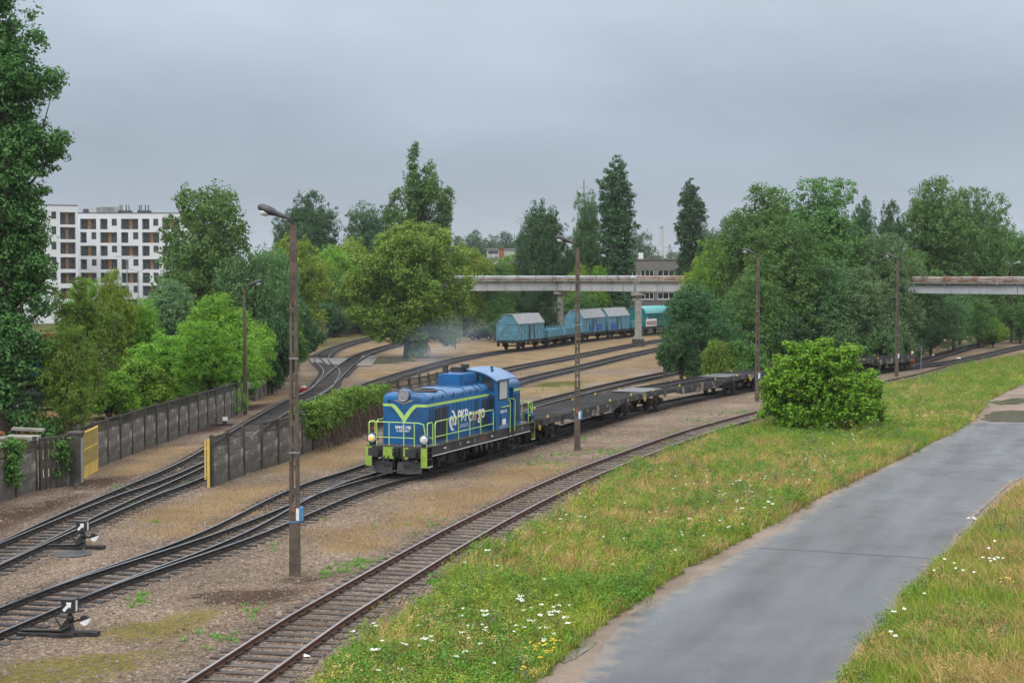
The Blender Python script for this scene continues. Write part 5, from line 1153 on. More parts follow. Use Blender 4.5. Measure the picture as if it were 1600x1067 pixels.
# ---------------------------------------------------------------- viaduct
M_['pipe_aged'] = mat('aged_pipe', (.30,.27,.25), (.20,.17,.15), 1.5, .7, c3=(.22,.10,.06), s3=.6, t3=(.5,.6))
def viaduct():
    R = empty('viaduct', (16.1,199,0), 0, 'rust-edged concrete pipe viaduct crossing behind the wagons and the right-hand trees', 'viaduct')
    nodes = [Vector((-14,210,0)), Vector((6.6,215,0)), Vector((16.1,200,0)), Vector((33,191,0)), Vector((52,160,0)), Vector((80,128,0))]
    O = Vector((16.1,199,0))
    for i in range(len(nodes)-1):
        a, b = nodes[i]-O, nodes[i+1]-O; d = (b-a).normalized(); r = Vector((d.y, -d.x, 0)); zb, zt = (7.0, 8.25) if i < 3 else (7.05, 8.1)
        m = MB(); mat_ = M_['girder'] if i < 3 else mat('pale_blue_grey_girder', (.40,.42,.45), (.33,.35,.38), .9, .7)
        m.beam(a+Vector((0,0,(zb+zt)/2)), b+Vector((0,0,(zb+zt)/2)), 1.5, zt-zb); o = m.build('girder', mat_, R)
        L_ = (b-a).length; st = MB(); k = 1.2
        while k < L_: st = MB(); q = a+d*k+r*.79; st.beam(q+Vector((0,0,zb+.02)), q+Vector((0,0,zt-.02)), .10, .10, up=d); k += 2.4; st.build('stiffener', mat_, o)
        m = MB(); m.beam(a+Vector((0,0,zt+.16))+r*.1, b+Vector((0,0,zt+.16))+r*.1, 2.1, .28); m.build('deck_slab', M_['concrete'], R)
        m = MB(); m.beam(a+Vector((0,0,zt+.31))+r*1.17, b+Vector((0,0,zt+.31))+r*1.17, .06, .14); m.beam(a+Vector((0,0,zt+.62))+r*1.15, b+Vector((0,0,zt+.62))+r*1.15, .07, .10); k = .6
        while k < L_: q = a+d*k+r*1.17; m.beam(q+Vector((0,0,zt-.2)), q+Vector((0,0,zt+.72)), .09, .09, up=d); k += 2.4
        m.build('railing', M_['rust_rail'], R)
        m = MB(); m.tube([a+Vector((0,0,zt+.52)), b+Vector((0,0,zt+.52))], .24, 10); m.build('pipe', M_['pipe_silver'] if i < 2 else M_['pipe_aged'], R, smooth=True)
    for x, y in ((6.6,215),(16.1,200),(58,152.4),(33,191)):
        p = Vector((x, y, 0))-O; m = MB(); m.box(-.40,.40,-.40,.40,1.4,6.5,0,Matrix.Translation(p)); m.prism([(-.42,1.4),(.42,1.4),(.62,.95),(-.62,.95)], -.6, .6, 'y'); 
        for i in range(-8, 0): m.v[i] = tuple(Vector(m.v[i])+p)
        m.box(-.9,.9,-.8,.8,6.5,6.98,0,Matrix.Translation(p)); o = m.build('pillar', M_['concrete'], R)
        m = MB(); m.box(-.75,.75,-.75,.75,-.1,.95,0,Matrix.Translation(p)); m.build('footing', M_['concrete_dark'], o)
viaduct()
# ---------------------------------------------------------------- buildings
def facade(m, w, h, holes, depth, mi=0, x0=0, z0=0, y=0):
    """wall sheet with real openings and reveals, facing -y"""
    xs = sorted({x0, x0+w}|{v for a in holes for v in (a[0], a[1])}); zs = sorted({z0, z0+h}|{v for a in holes for v in (a[2], a[3])})
    for i in range(len(xs)-1):
        for j in range(len(zs)-1):
            cx, cz = (xs[i]+xs[i+1])/2, (zs[j]+zs[j+1])/2
            if any(a[0] < cx < a[1] and a[2] < cz < a[3] for a in holes): continue
            m.add([(xs[i],y,zs[j]),(xs[i+1],y,zs[j]),(xs[i+1],y,zs[j+1]),(xs[i],y,zs[j+1])], [(0,1,2,3)], mi)
    for a in holes:
        X0, X1, Z0, Z1 = a[:4]; d = depth if len(a) < 5 else a[4]
        m.add([(X0,y,Z0),(X1,y,Z0),(X1,y,Z1),(X0,y,Z1),(X0,y+d,Z0),(X1,y+d,Z0),(X1,y+d,Z1),(X0,y+d,Z1)], [(0,1,5,4),(1,2,6,5),(2,3,7,6),(3,0,4,7)], mi)
def window(R, X0, X1, Z0, Z1, y, m='anthracite', nb=1, frame=.06):
    f = MB(); e = .005; X0 += e; X1 -= e; Z0 += e; Z1 -= e
    f.box(X0,X0+frame,y-.04,y+.04,Z0,Z1); f.box(X1-frame,X1,y-.04,y+.04,Z0,Z1); f.box(X0+frame,X1-frame,y-.04,y+.04,Z0,Z0+frame); f.box(X0+frame,X1-frame,y-.04,y+.04,Z1-frame,Z1)
    for k in range(1, nb+1): x = X0+(X1-X0)*k/(nb+1); f.box(x-frame/2,x+frame/2,y-.035,y+.035,Z0+frame,Z1-frame)
    o = f.build('window', M_[m], R); p = MB(); p.box(X0+.02,X1-.02,y-.008,y+.008,Z0+.02,Z1-.02); p.build('pane', M_['glass'], o); return o
def balcony(R, X0, X1, Z0, Z1, D_=1.3, orange=True):
    """recessed balcony: back wall window, orange side panel, dark railing"""
    w = X1-X0; x = X0+.02
    if w > 1.8:
        b = MB(); b.box(X0+w*.42, X0+w*.58, D_-.05, D_-.01, Z0+.02, Z1-.02); b.build('orange_panel', M_['orange'], R) if orange else None
        window(R, X0+.05, X0+w*.40, Z0+.02, Z1-.15, D_-.08, nb=1); window(R, X0+w*.60, X1-.05, Z0+.02, Z1-.15, D_-.08, nb=1)
    else: window(R, X0+.08, X1-.08, Z0+.02, Z1-.15, D_-.08, nb=1)
    b = MB(); b.box(X0, X1, D_, D_+.05, Z0, Z1); b.build('balcony_wall', M_['pale_wall'], R)
    r = MB(); r.box(X0+.01, X1-.01, .02, .06, Z0+.98, Z0+1.05); r.box(X0+.01, X1-.01, .02, .06, Z0+.05, Z0+.10); k = X0+.06
    while k < X1-.03: r.box(k, k+.035, .03, .05, Z0+.10, Z0+.98); k += .11
    r.build('railing', M_['anthracite'], R)
def apartments():
    # right-hand wing, D = 330, 2.92 m floors, roof at 22.4 m
    D0 = 330; sc = D0/F; R = empty('apartment_building', ((123-800)*sc, D0, 0), math.radians(1.5), 'long white seven-storey apartment wing with recessed balconies, seen left of the round tree', 'apartment building'); top = 22.3
    z2 = lambda zy: CZ-((280+zy/3.3333)-434)*sc; x2 = lambda zx: (zx/3.3333-123)*sc
    rows = [(205,260),(275,330),(345,398),(415,468),(485,538),(553,607),(623,677),(693,747)]
    A = [('b',422,505),('s',525,563),('w',585,612),('b',633,722),('s',742,780),('w',800,826),('b',846,935)]; B = [('s',422,455),('w',480,505),('b',525,612),('s',633,670),('w',695,722),('b',742,830),('s',850,890)]
    holes = []; L_ = []
    for i, (t, b_) in enumerate(rows):
        for kd, a, c in (A, B)[i % 2]:
            Z1, Z0 = z2(t), z2(b_)
            if kd == 'w': Z0 = z2(b_-18)
            if Z0 < .3: continue
            holes.append((x2(a), x2(c), Z0, Z1, .15 if kd == 'w' else 1.3)); L_.append((kd, x2(a), x2(c), Z0, Z1))
    m = MB(); wd_ = 28; facade(m, wd_, top, holes, .15); m.add([(0,0,0),(wd_,0,0),(wd_,14,0),(0,14,0),(0,0,top),(wd_,0,top),(wd_,14,top),(0,14,top)], [(1,2,6,5),(2,3,7,6),(3,0,4,7),(4,5,6,7)]); m.build('wall', M_['render_white'], R)
    for kd, a, c, Z0, Z1 in L_:
        if kd == 'w': window(R, a, c, Z0, Z1, .1)
        else: balcony(R, a, c, Z0, Z1)
    cp = MB(); cp.box(-.1, wd_+.1, -.08, 14.1, top, top+.14); cp.build('coping', M_['anthracite'], R)
    for zx, w, h in ((420,.8,.9),(450,2.2,1.2),(490,3.4,1.3),(520,2.5,1.4),(545,1.6,1.3)): b = MB(); x = x2(zx); b.box(x, x+w*1.2, 3, 5, top+.14, top+.14+h); b.build('roof_unit', M_['pale_wall'] if zx > 440 and zx < 540 else M_['anthracite'], R)
    for zx in (608, 708):
        b = MB(); x = x2(zx); b.box(x, x+2.6, 2, 4, top+.14, top+.7); o = b.build('roof_plinth', M_['anthracite'], R)
        for q in (.2, .6, 1.5, 2.1): c = MB(); c.cyl((x+q,3,top+.7),(x+q,3,top+1.9), .11, 8); c.build('vent_pipe', M_['steel_grey_dark'], o)
    # left-hand wing, nearer
    D1 = 303; sc1 = D1/F; PH = math.radians(24); cP, sP = math.cos(PH), math.sin(PH); X1_ = (123-800)*sc1; R = empty('apartment_building', (X1_-27*cP, D1-27*sP, 0), PH, 'nearer white apartment wing at the left, partly behind the tall poplar', 'apartment building')
    z1 = lambda zy: CZ-((280+zy/3.3333)-434)*sc1; kk = lambda zx: (zx/3.3333-800)/F; x1 = lambda zx: 27-(D1*kk(zx)-X1_)/(kk(zx)*sP-cP); top = CZ+112.5*sc1
    rows = [(172,236,170,208),(250,312,246,288),(328,388,326,366),(405,466,404,444),(485,541,482,522),(565,620,560,600),(645,700,640,680)]; holes = []; L_ = []
    for t, b_, wt, wb in rows:
        for kd, a, c in (('b',318,398),('w',273,298),('w',218,243),('b',165,205)):
            tt, bb = (t, b_) if kd == 'b' else (wt, wb)
            if z1(bb) < .3: continue
            holes.append((x1(a), x1(c), z1(bb), z1(tt), 1.3 if kd == 'b' else .15)); L_.append((kd, x1(a), x1(c), z1(bb), z1(tt)))
    m = MB(); facade(m, 27, top, holes, .15); m.add([(0,0,0),(27,0,0),(27,22,0),(0,22,0),(0,0,top),(27,0,top),(27,22,top),(0,22,top)], [(1,2,6,5),(2,3,7,6),(3,0,4,7),(4,5,6,7)]); m.build('wall', M_['render_white'], R)
    for kd, a, c, Z0, Z1 in L_:
        if kd == 'w': window(R, a, c, Z0, Z1, .1)
        else: balcony(R, a, c, Z0, Z1)
    cp = MB(); cp.box(-.1, 27.1, -.08, 22.1, top, top+.14); cp.build('coping', M_['anthracite'], R); cp = MB(); cp.box(19.8, 20.8, 2, 4, top+.14, top+1.3); cp.build('chimney', M_['rust_rail'], R)
apartments()
def office():
    D0 = 258; sc = D0/F; x0 = (872-800)*sc; R = empty('office_building', (x0, D0, 0), math.radians(1), 'three-storey grey office building with white window bands behind the viaduct', 'building')
    X = lambda px: (px-872)*sc; Z = lambda py: CZ-(py-434)*sc; top = Z(405.5); w = X(1095); holes = []; L_ = []
    for (t, b_) in ((421,434.5),(456,467),(490,503)):
        for a, c in ((974.5,995),(1001,1022),(1027.5,1054),(1062,1084),(925,946),(950,968)):
            Z1, Z0 = Z(t), Z(b_); holes.append((X(a), X(c), Z0, Z1)); L_.append((X(a), X(c), Z0, Z1))
    m = MB(); facade(m, w-X(913), top, holes, .15, x0=X(913)); m.add([(X(913),0,0),(w,0,0),(w,12,0),(X(913),12,0),(X(913),0,top),(w,0,top),(w,12,top),(X(913),12,top)], [(1,2,6,5),(2,3,7,6),(3,0,4,7),(4,5,6,7)]); m.build('wall', M_['grey_wall'], R)
    for h in L_: window(R, *h, .1, 'white', nb=2, frame=.10); s = MB(); s.box(h[0]-.05, h[1]+.05, -.1, .0, h[2]-.12, h[2]-.02); s.build('sill', M_['white'], R)
    c = MB(); c.box(X(913)-.1, w+.1, -.15, 12.1, top, top+.18); c.build('coping', M_['concrete'], R)
    m = MB(); m.box(X(872), X(913)-.01, .6, 9, 0, Z(405)); m.build('stair_block', M_['grey_dark_wall'], R); m = MB(); 
    for px in (885, 893, 900): m.box(X(px), X(px)+.9, .55, .6, Z(433), Z(409))
    m.build('shutter_panels', M_['anthracite'], R)
    m = MB(); m.box(X(1001), X(1007), 2, 4, top+.18, top+1.2); m.build('roof_hatch', M_['white'], R); m = MB(); m.tube([(X(998),3,top),(X(998),3,top+2.6)], .05, 6); m.build('antenna', M_['steel_grey'], R)
office()
def hall():
    D0 = 276; sc = D0/F; X = lambda px: (px-735)*sc; Z = lambda py: CZ-(py-434)*sc
    R = empty('pale_hall', (X(735)+(735-800)*sc, D0, 0), 0, 'long low pale hall with a flat roof, left of the dark stair block', 'building'); m = MB(); m.box(0, X(872), 0, 20, 0, Z(404.5)); m.build('wall', M_['pale_wall'], R); m = MB(); m.box(-.1, X(872), -.12, 20, Z(404.5), Z(403)); m.build('roof_edge', M_['concrete'], R)
    for k in range(9): w = MB(); w.box(2+k*1.6, 3.1+k*1.6, -.03, .02, Z(428), Z(418)); w.build('window', M_['glass'], R)
    D0 = 300; sc = D0/F; R = empty('roof_hut', ((761-800)*sc, D0, 0), 0, 'small pale box building with a brick chimney rising behind the hall', 'building'); m = MB(); m.box(0, 44*sc, 0, 8, 0, CZ+(434-389.5)*sc); m.build('wall', M_['pale_wall'], R)
    m = MB(); m.box(19*sc, 26*sc, -.3, 2, CZ+30*sc, CZ+48*sc); m.build('chimney', M_['brick'], R); m = MB(); m.box(2*sc, 17*sc, -.05, .0, CZ+38*sc, CZ+42*sc); m.build('window', M_['anthracite'], R)
    m = MB(); m.box(-.4, 45*sc, -.3, 8.2, CZ+44.5*sc, CZ+46*sc); m.build('roof', M_['concrete'], R)
    D0 = 210; sc = D0/F; R = empty('orange_shed', ((138-800)*sc, D0, 0), .05, 'low white shed with an orange fascia, glimpsed between the left trees', 'building'); m = MB(); m.box(0, 12, 0, 8, 0, 3.6); m.build('wall', M_['pale_wall'], R); m = MB(); m.box(-.2, 12.2, -.4, 8.2, 3.6, 4.4); m.build('fascia', M_['orange'], R); m = MB(); m.box(-.3, 12.3, -.5, 8.3, 4.4, 4.7); m.build('roof', M_['steel_sheet'], R)
    for k in range(4): w = MB(); w.box(1+k*2.8, 2.8+k*2.8, -.04, .0, .9, 2.6); w.build('window', M_['glass'], R)
    D0 = 150; sc = D0/F; R = empty('red_trailer', ((58-800)*sc, D0, 0), .05, 'dull red truck trailer glimpsed between the poplar and the olive tree', 'trailer'); m = MB(); m.box(0, 4.5, 0, 2.4, 1.0, 3.4); m.build('box_body', [mat('dull_red', (.22,.05,.045), (.17,.04,.04), 1, .6)], R)
    for x in (.8, 3.6): w = MB(); w.lathe([(.2,-.15),(.48,-.15),(.48,.15),(.2,.15)], (x,.2,.5), 'y', 16); w.build('wheel', M_['tyre'], R)
    m = MB(); m.box(0,4.5,.2,2.2,.75,1.0); m.build('chassis', M_['black_frame'], R)
    R = empty('blue_skip', G(68,588), .2, 'small blue skip behind the left trees', 'skip'); m = MB(); m.prism([(-1.4,1.6),(1.4,1.6),(1.0,.1),(-1.0,.1)], -.8, .8, 'y'); m.build('skip_body', M_['wb_blue'], R); m = MB(); m.box(-1.5,1.5,-.9,.9,1.6,1.7); m.build('rim', M_['anthracite'], R)
hall()
# distant chimney, mast and lattice tower
R = empty('power_station_chimney', XD(1033, 900), 0, 'tall pale chimney far away between the two dark poplars', 'chimney'); m = MB(); m.tube([(0,0,0),(0,0,CZ+82*900/F)], [2.2,.9], 16); m.build('shaft', M_['pale_wall'], R)
m = MB(); m.cyl((0,0,CZ+78*900/F),(0,0,CZ+80*900/F), 1.3, 16); m.build('top_ring', M_['steel_grey'], R)
def lattice(label, px, D_, top_px, w):
    R = empty('lattice_mast', XD(px, D_), 0, label, 'mast', 'distant masts'); H = CZ+(434-top_px)*D_/F; m = MB(); n = 9
    for s in (-1, 1):
        for t in (-1, 1): m.beam((s*w, t*w, 0), (s*w*.12, t*w*.12, H), .35, .35)
    for k in range(n):
        f0, f1 = k/n, (k+1)/n; a, b = w*(1-.88*f0), w*(1-.88*f1); m.beam((-a,-a,H*f0),(b,-b,H*f1), .25, .25); m.beam((a,-a,H*f0),(-b,-b,H*f1), .25, .25); m.beam((-b,-b,H*f1),(b,-b,H*f1), .25, .25)
    m.build('lattice', M_['steel_grey'], R); 
    for z in (.93, .82): a = MB(); a.beam((-w*1.3,0,H*z),(w*1.3,0,H*z), .3, .3); a.build('cross_arm', M_['steel_grey'], R)
lattice('faint lattice pylon just right of the far chimney', 1046, 950, 381, 3.0)
lattice('very faint tall mast on the skyline above the office building', 912, 900, 281, 2.0)
# ---------------------------------------------------------------- leaves: many small leaf faces in clumps
def leaf_quads(Cn, Nn, size, rng, asp=.62, fold=.12):
    """Cn centres, Nn normals -> folded rhombus leaves (4 vertices, 1 quad each)"""
    n = len(Cn); a = rng.normal(size=(n, 3)); a -= (a*Nn).sum(1, keepdims=True)*Nn; a /= np.linalg.norm(a, axis=1, keepdims=True)+1e-9; b = np.cross(Nn, a)
    s = size*rng.uniform(.65, 1.25, (n, 1)); V = np.empty((n, 4, 3), np.float32)
    V[:, 0] = Cn-a*s*.5; V[:, 1] = Cn+b*s*asp*.5+Nn*s*fold; V[:, 2] = Cn+a*s*.5; V[:, 3] = Cn-b*s*asp*.5+Nn*s*fold
    return V.reshape(-1, 3), np.arange(n*4).reshape(n, 4)
def clump_cloud(cen, rad, nleaf, size, rng, up=.55, sq=.75):
    k = len(cen); tot = k*nleaf; d = rng.normal(size=(tot, 3)); d /= np.linalg.norm(d, axis=1, keepdims=True); r = rng.uniform(.25, 1, (tot, 1))**.6
    off = d*r; off[:, 2] *= sq; Cn = np.repeat(cen, nleaf, 0)+off*np.repeat(rad, nleaf)[:, None]
    Nn = d*.75+rng.normal(size=(tot, 3))*.45+np.array([0, 0, up]); Nn /= np.linalg.norm(Nn, axis=1, keepdims=True)
    return leaf_quads(Cn, Nn, size, rng)
def crown_mesh(name, lobes, nclump, nleaf, size, m, seed, rc=.09, up=.5, droop=0.0, zfloor=None, hollow=.55):
    """lobes: (x, y, z, rx, ry, rz) ellipsoids in metres"""
    rng = np.random.default_rng(seed); lo = np.array(lobes, float); vol = (lo[:, 3]*lo[:, 4]*lo[:, 5])**.72; pr = vol/vol.sum()
    idx = rng.choice(len(lo), nclump, p=pr); d = rng.normal(size=(nclump, 3)); d /= np.linalg.norm(d, axis=1, keepdims=True); r = hollow+(1.04-hollow)*rng.uniform(0, 1, (nclump, 1))**.7
    bumps = 1+.16*np.sin(d[:, :1]*5+idx[:, None])*np.cos(d[:, 2:]*6+idx[:, None]*1.7); cen = lo[idx, :3]+d*lo[idx, 3:6]*r*bumps
    if droop: cen[:, 2] -= droop*np.abs(rng.normal(size=nclump))*np.linalg.norm(d[:, :2], axis=1)
    if zfloor is not None: cen[:, 2] = np.maximum(cen[:, 2], zfloor+rng.uniform(0, .5, nclump))
    R_ = np.array([rc])*rng.uniform(.6, 1.35, nclump)
    V, Q = clump_cloud(cen, R_, nleaf, size, rng, up); me = np_mesh(name, V, Q, mats=[m]); return me, cen
def limbs(mb, base, cen, n, rng, r0, spread=.5, zlo=.15):
    H = cen[:, 2].max(); sel = rng.choice(len(cen), min(n, len(cen)), replace=False)
    for i in sel:
        t = Vector(cen[i]); f = rng.uniform(zlo, .75); a = Vector((0, 0, max(.6, min(t.z*.8, H*f)))); mid = (a+t)/2+Vector((rng.normal()*.2, rng.normal()*.2, -.1*(t-a).length*rng.uniform(0, 1)))
        rb = r0*(1-a.z/H*.7)*.42; mb.tube([a, a*.5+mid*.5, mid, t], [rb, rb*.75, rb*.5, .015], 5, cap=False)
def tree_proto(kind, seed, H, Rr, m, leaf=.34, nclump=520, nleaf=26, z0=None, rc=None):
    """crown and trunk meshes of a tree H high with crown radius Rr"""
    rng = np.random.default_rng(seed); lob = []
    if kind == 'round':
        z0 = .10*H if z0 is None else z0
        for k in range(22):
            a = rng.uniform(0, 2*math.pi); f = rng.uniform(0, 1); zz = z0+(H-z0)*(.12+.72*f); env = math.sin(math.pi*min(1, .18+.78*f))**.6; rr_ = Rr*env*rng.uniform(.35, .78); q = Rr*rng.uniform(.36, .50)
            lob.append((rr_*math.cos(a), rr_*math.sin(a), zz, q, q, q*rng.uniform(.75, 1.15)))
        for k in range(5): a = rng.uniform(0, 6.28); lob.append((Rr*.3*math.cos(a), Rr*.3*math.sin(a), H*(.84+.03*k), Rr*.2, Rr*.2, H*.075))
    elif kind == 'poplar':           # columnar
        z0 = .10*H if z0 is None else z0
        for k in range(24):
            f = k/23; zz = z0+(H-z0)*f; env = (.72+.28*math.sin(math.pi*min(1, .1+.8*f)))*(1 if f < .86 else 1-(f-.86)*3.6); env = max(env, .42); a = rng.uniform(0, 6.28); o_ = Rr*.16*env
            lob.append((o_*math.cos(a), o_*math.sin(a), zz, Rr*.90*env, Rr*.90*env, H*.05))
    elif kind == 'cottonwood':       # tall, several ragged leading shoots
        z0 = .06*H if z0 is None else z0; tops = [(rng.uniform(-.62,.62), rng.uniform(-.5,.5), rng.uniform(.80, .97)) for _ in range(7)]+[(0, 0, .96)]
        for tx, ty, tf in tops:
            for k in range(5): f = .5+.5*k/4; lob.append((Rr*tx*(.7+.3*f), Rr*ty, z0+(H*tf-z0)*f, Rr*.42*(1.12-f*.48), Rr*.42*(1.12-f*.48), H*.08))
        for k in range(22):
            a = rng.uniform(0, 6.28); f = rng.uniform(0, .68); rr_ = Rr*rng.uniform(.35, .80); q = Rr*rng.uniform(.30, .44); lob.append((rr_*math.cos(a), rr_*math.sin(a), z0+(H-z0)*(f+.06), q, q, q*1.0))
    elif kind == 'open':             # thin upswept branches with sky between
        z0 = .25*H if z0 is None else z0
        for k in range(30):
            a = rng.uniform(0, 6.28); f = rng.uniform(.02, 1); env = math.sin(math.pi*min(1, .2+.62*f))**.8; rr_ = Rr*env*rng.uniform(.1, .85); q = Rr*rng.uniform(.10, .2); lob.append((rr_*math.cos(a), rr_*math.sin(a), z0+(H-z0)*f, q, q, q*2.1))
    elif kind == 'bush':
        for k in range(22):
            a = rng.uniform(0, 6.28); f = rng.uniform(.0, .80); rr_ = Rr*math.sqrt(max(0, 1-f**2))*rng.uniform(.3, .74); q = Rr*rng.uniform(.24, .36); lob.append((rr_*math.cos(a), rr_*math.sin(a), H*(.12+.74*f), q, q, q*H/Rr*.55))
    crown, cen = crown_mesh('crown', lob, nclump, nleaf, leaf, m, seed+1, rc=(rc or leaf*2.1), zfloor=(.3 if kind == 'bush' else None))
    tb = MB(); r0 = .022*H+.05; top = .93*H if kind in ('poplar', 'open', 'cottonwood') else .7*H
    if kind != 'bush':
        pts = [Vector((0,0,-.2)), Vector((0,0,.5)), Vector((rng.normal()*.12, rng.normal()*.12, H*.3)), Vector((rng.normal()*.2, rng.normal()*.2, H*.6)), Vector((0,0,top))]; tb.tube(pts, [r0*1.25, r0, r0*.8, r0*.5, .03], 9)
    else:
        for k in range(7): a = 6.28*k/7; tb.tube([(0,0,-.1),(Rr*.2*math.cos(a), Rr*.2*math.sin(a), H*.35),(Rr*.5*math.cos(a), Rr*.5*math.sin(a), H*.7)], [.07,.05,.02], 6)
    limbs(tb, None, cen, 46 if kind != 'bush' else 20, rng, r0, zlo=.3 if kind != 'bush' else .1); trunk = tb.mesh('trunk', M_['bark'], True)
    return crown, trunk
LM = {'mid': leaf_mat('leaf_mid_green', (.05,.135,.026), (.105,.205,.048)), 'dark': leaf_mat('leaf_dark_green', (.034,.084,.030), (.060,.130,.046)), 'bright': leaf_mat('leaf_bright_green', (.09,.205,.018), (.18,.32,.035)),
      'yellow': leaf_mat('leaf_yellow_green', (.12,.215,.02), (.22,.315,.04)), 'olive': leaf_mat('leaf_olive', (.08,.155,.02), (.15,.235,.04)), 'blue': leaf_mat('leaf_blue_green', (.055,.125,.042), (.105,.195,.068)),
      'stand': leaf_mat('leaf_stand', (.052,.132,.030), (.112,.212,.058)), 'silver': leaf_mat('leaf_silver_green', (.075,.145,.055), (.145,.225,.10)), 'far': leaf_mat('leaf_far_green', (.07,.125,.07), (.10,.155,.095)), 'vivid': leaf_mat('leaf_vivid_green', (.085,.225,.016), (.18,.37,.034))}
def tree_at(label, px, D_, Hm, Rm, proto, lm, cat='tree', group=None, name='tree', rz=None, ph=None, pr=None):
    """place a copy of a prototype scaled to height Hm and radius Rm (metres)"""
    cr, tr, h0, r0 = proto; k = random.Random(int(px*13+D_)); R = empty(name, XD(px, D_), k.uniform(0, 6.28) if rz is None else rz, label, cat, group); R.scale = (Rm/r0, Rm/r0, Hm/h0)
    o = link('trunk', tr, R); o = link('crown', cr, R); o.material_slots[0].link = 'OBJECT'; o.material_slots[0].material = LM[lm]; return R
def proto(kind, seed, H, Rr, **k): c, t = tree_proto(kind, seed, H, Rr, LM['mid'], **k); return (c, t, H, Rr)
P_round = [proto('round', 10+i, 14, 6, nclump=1300, nleaf=24, leaf=.30, rc=.62) for i in range(3)]
P_pop = [proto('poplar', 20+i, 24, 2.6, nclump=1500, nleaf=24, leaf=.30, rc=.42) for i in range(2)]
P_cot = [proto('cottonwood', 30+i, 20, 6.5, nclump=2000, nleaf=26, leaf=.32, rc=.68) for i in range(3)]
P_open = [proto('open', 41, 18, 5.2, nclump=1000, nleaf=22, leaf=.28, rc=.5)]
P_bush = [proto('bush', 50+i, 5, 3.6, nclump=900, nleaf=24, leaf=.22, rc=.40) for i in range(2)]
def T(label, px, D_, top, halfw, kind, lm, i=0, **k):
    """halfw in picture pixels at distance D_; top = picture row of the tree top"""
    H = CZ+(434-top)*D_/F; Rm = 1.12*halfw*D_/F; pr = {'r': P_round, 'p': P_pop, 'c': P_cot, 'o': P_open, 'b': P_bush}[kind]; return tree_at(label, px, D_, H, Rm, pr[i % len(pr)], lm, **k)
GB = 'trees behind the yard'
# unique big poplar at the left edge
def big_poplar():
    D_ = 84; s = F/D_; R = empty('poplar_tree', XD(5, D_), 0, 'huge dark poplar filling the left edge from the fence to the sky', 'tree'); rng = np.random.default_rng(5); lob = []
    prof = [(660,45,62),(610,-5,80),(560,0,80),(510,0,76),(460,-5,72),(410,-5,66),(360,-5,74),(310,0,78),(260,0,90),(215,5,98),(170,0,96),(125,10,88),(85,0,82),(40,-8,58),(0,-10,56),(-50,-14,50),(-110,-18,38)]
    for y, cx, w in prof:
        z = CZ+(434-y)/s
        for k in range(8):
            a = rng.uniform(0, 6.28); q = w/s*rng.uniform(.30, .48); rr_ = (w/s-q)*rng.uniform(.2, 1); lob.append((cx/s+rr_*math.cos(a), rr_*math.sin(a)*.9, z+rng.uniform(-.7,.7), q, q, q*.8))
    for x, y, w in ((88,125,16),(95,220,15),(86,236,14),(60,60,16),(70,262,14),(62,300,15),(100,150,9),(52,20,12),(100,214,10),(50,365,30),(55,415,30),(42,450,32),(28,390,34),(45,330,32),(20,440,34),(50,420,22),(60,480,22),(66,540,22),(62,600,20)): lob += [((x-5)/s, rng.uniform(-.5,.5), CZ+(434-y)/s, w/s, w/s, w/s*.8)]*2
    me, cen = crown_mesh('crown', lob, 3300, 26, .22, LM['mid'], 6, rc=.46, hollow=.3); link('crown', me, R).data.materials[0] = LM['poplar_near']
    tb = MB(); tb.tube([(0,0,-.2),(0,0,4),(.3,.2,12),(-.2,0,20),(-.4,0,27)], [.55,.45,.34,.22,.05], 12); limbs(tb, None, cen, 110, rng, .5, zlo=.15); tb.build('trunk', M_['bark'], R, smooth=True)
LM['poplar_near'] = leaf_mat('leaf_poplar', (.04,.112,.026), (.09,.18,.052), nscale=.5)
big_poplar()
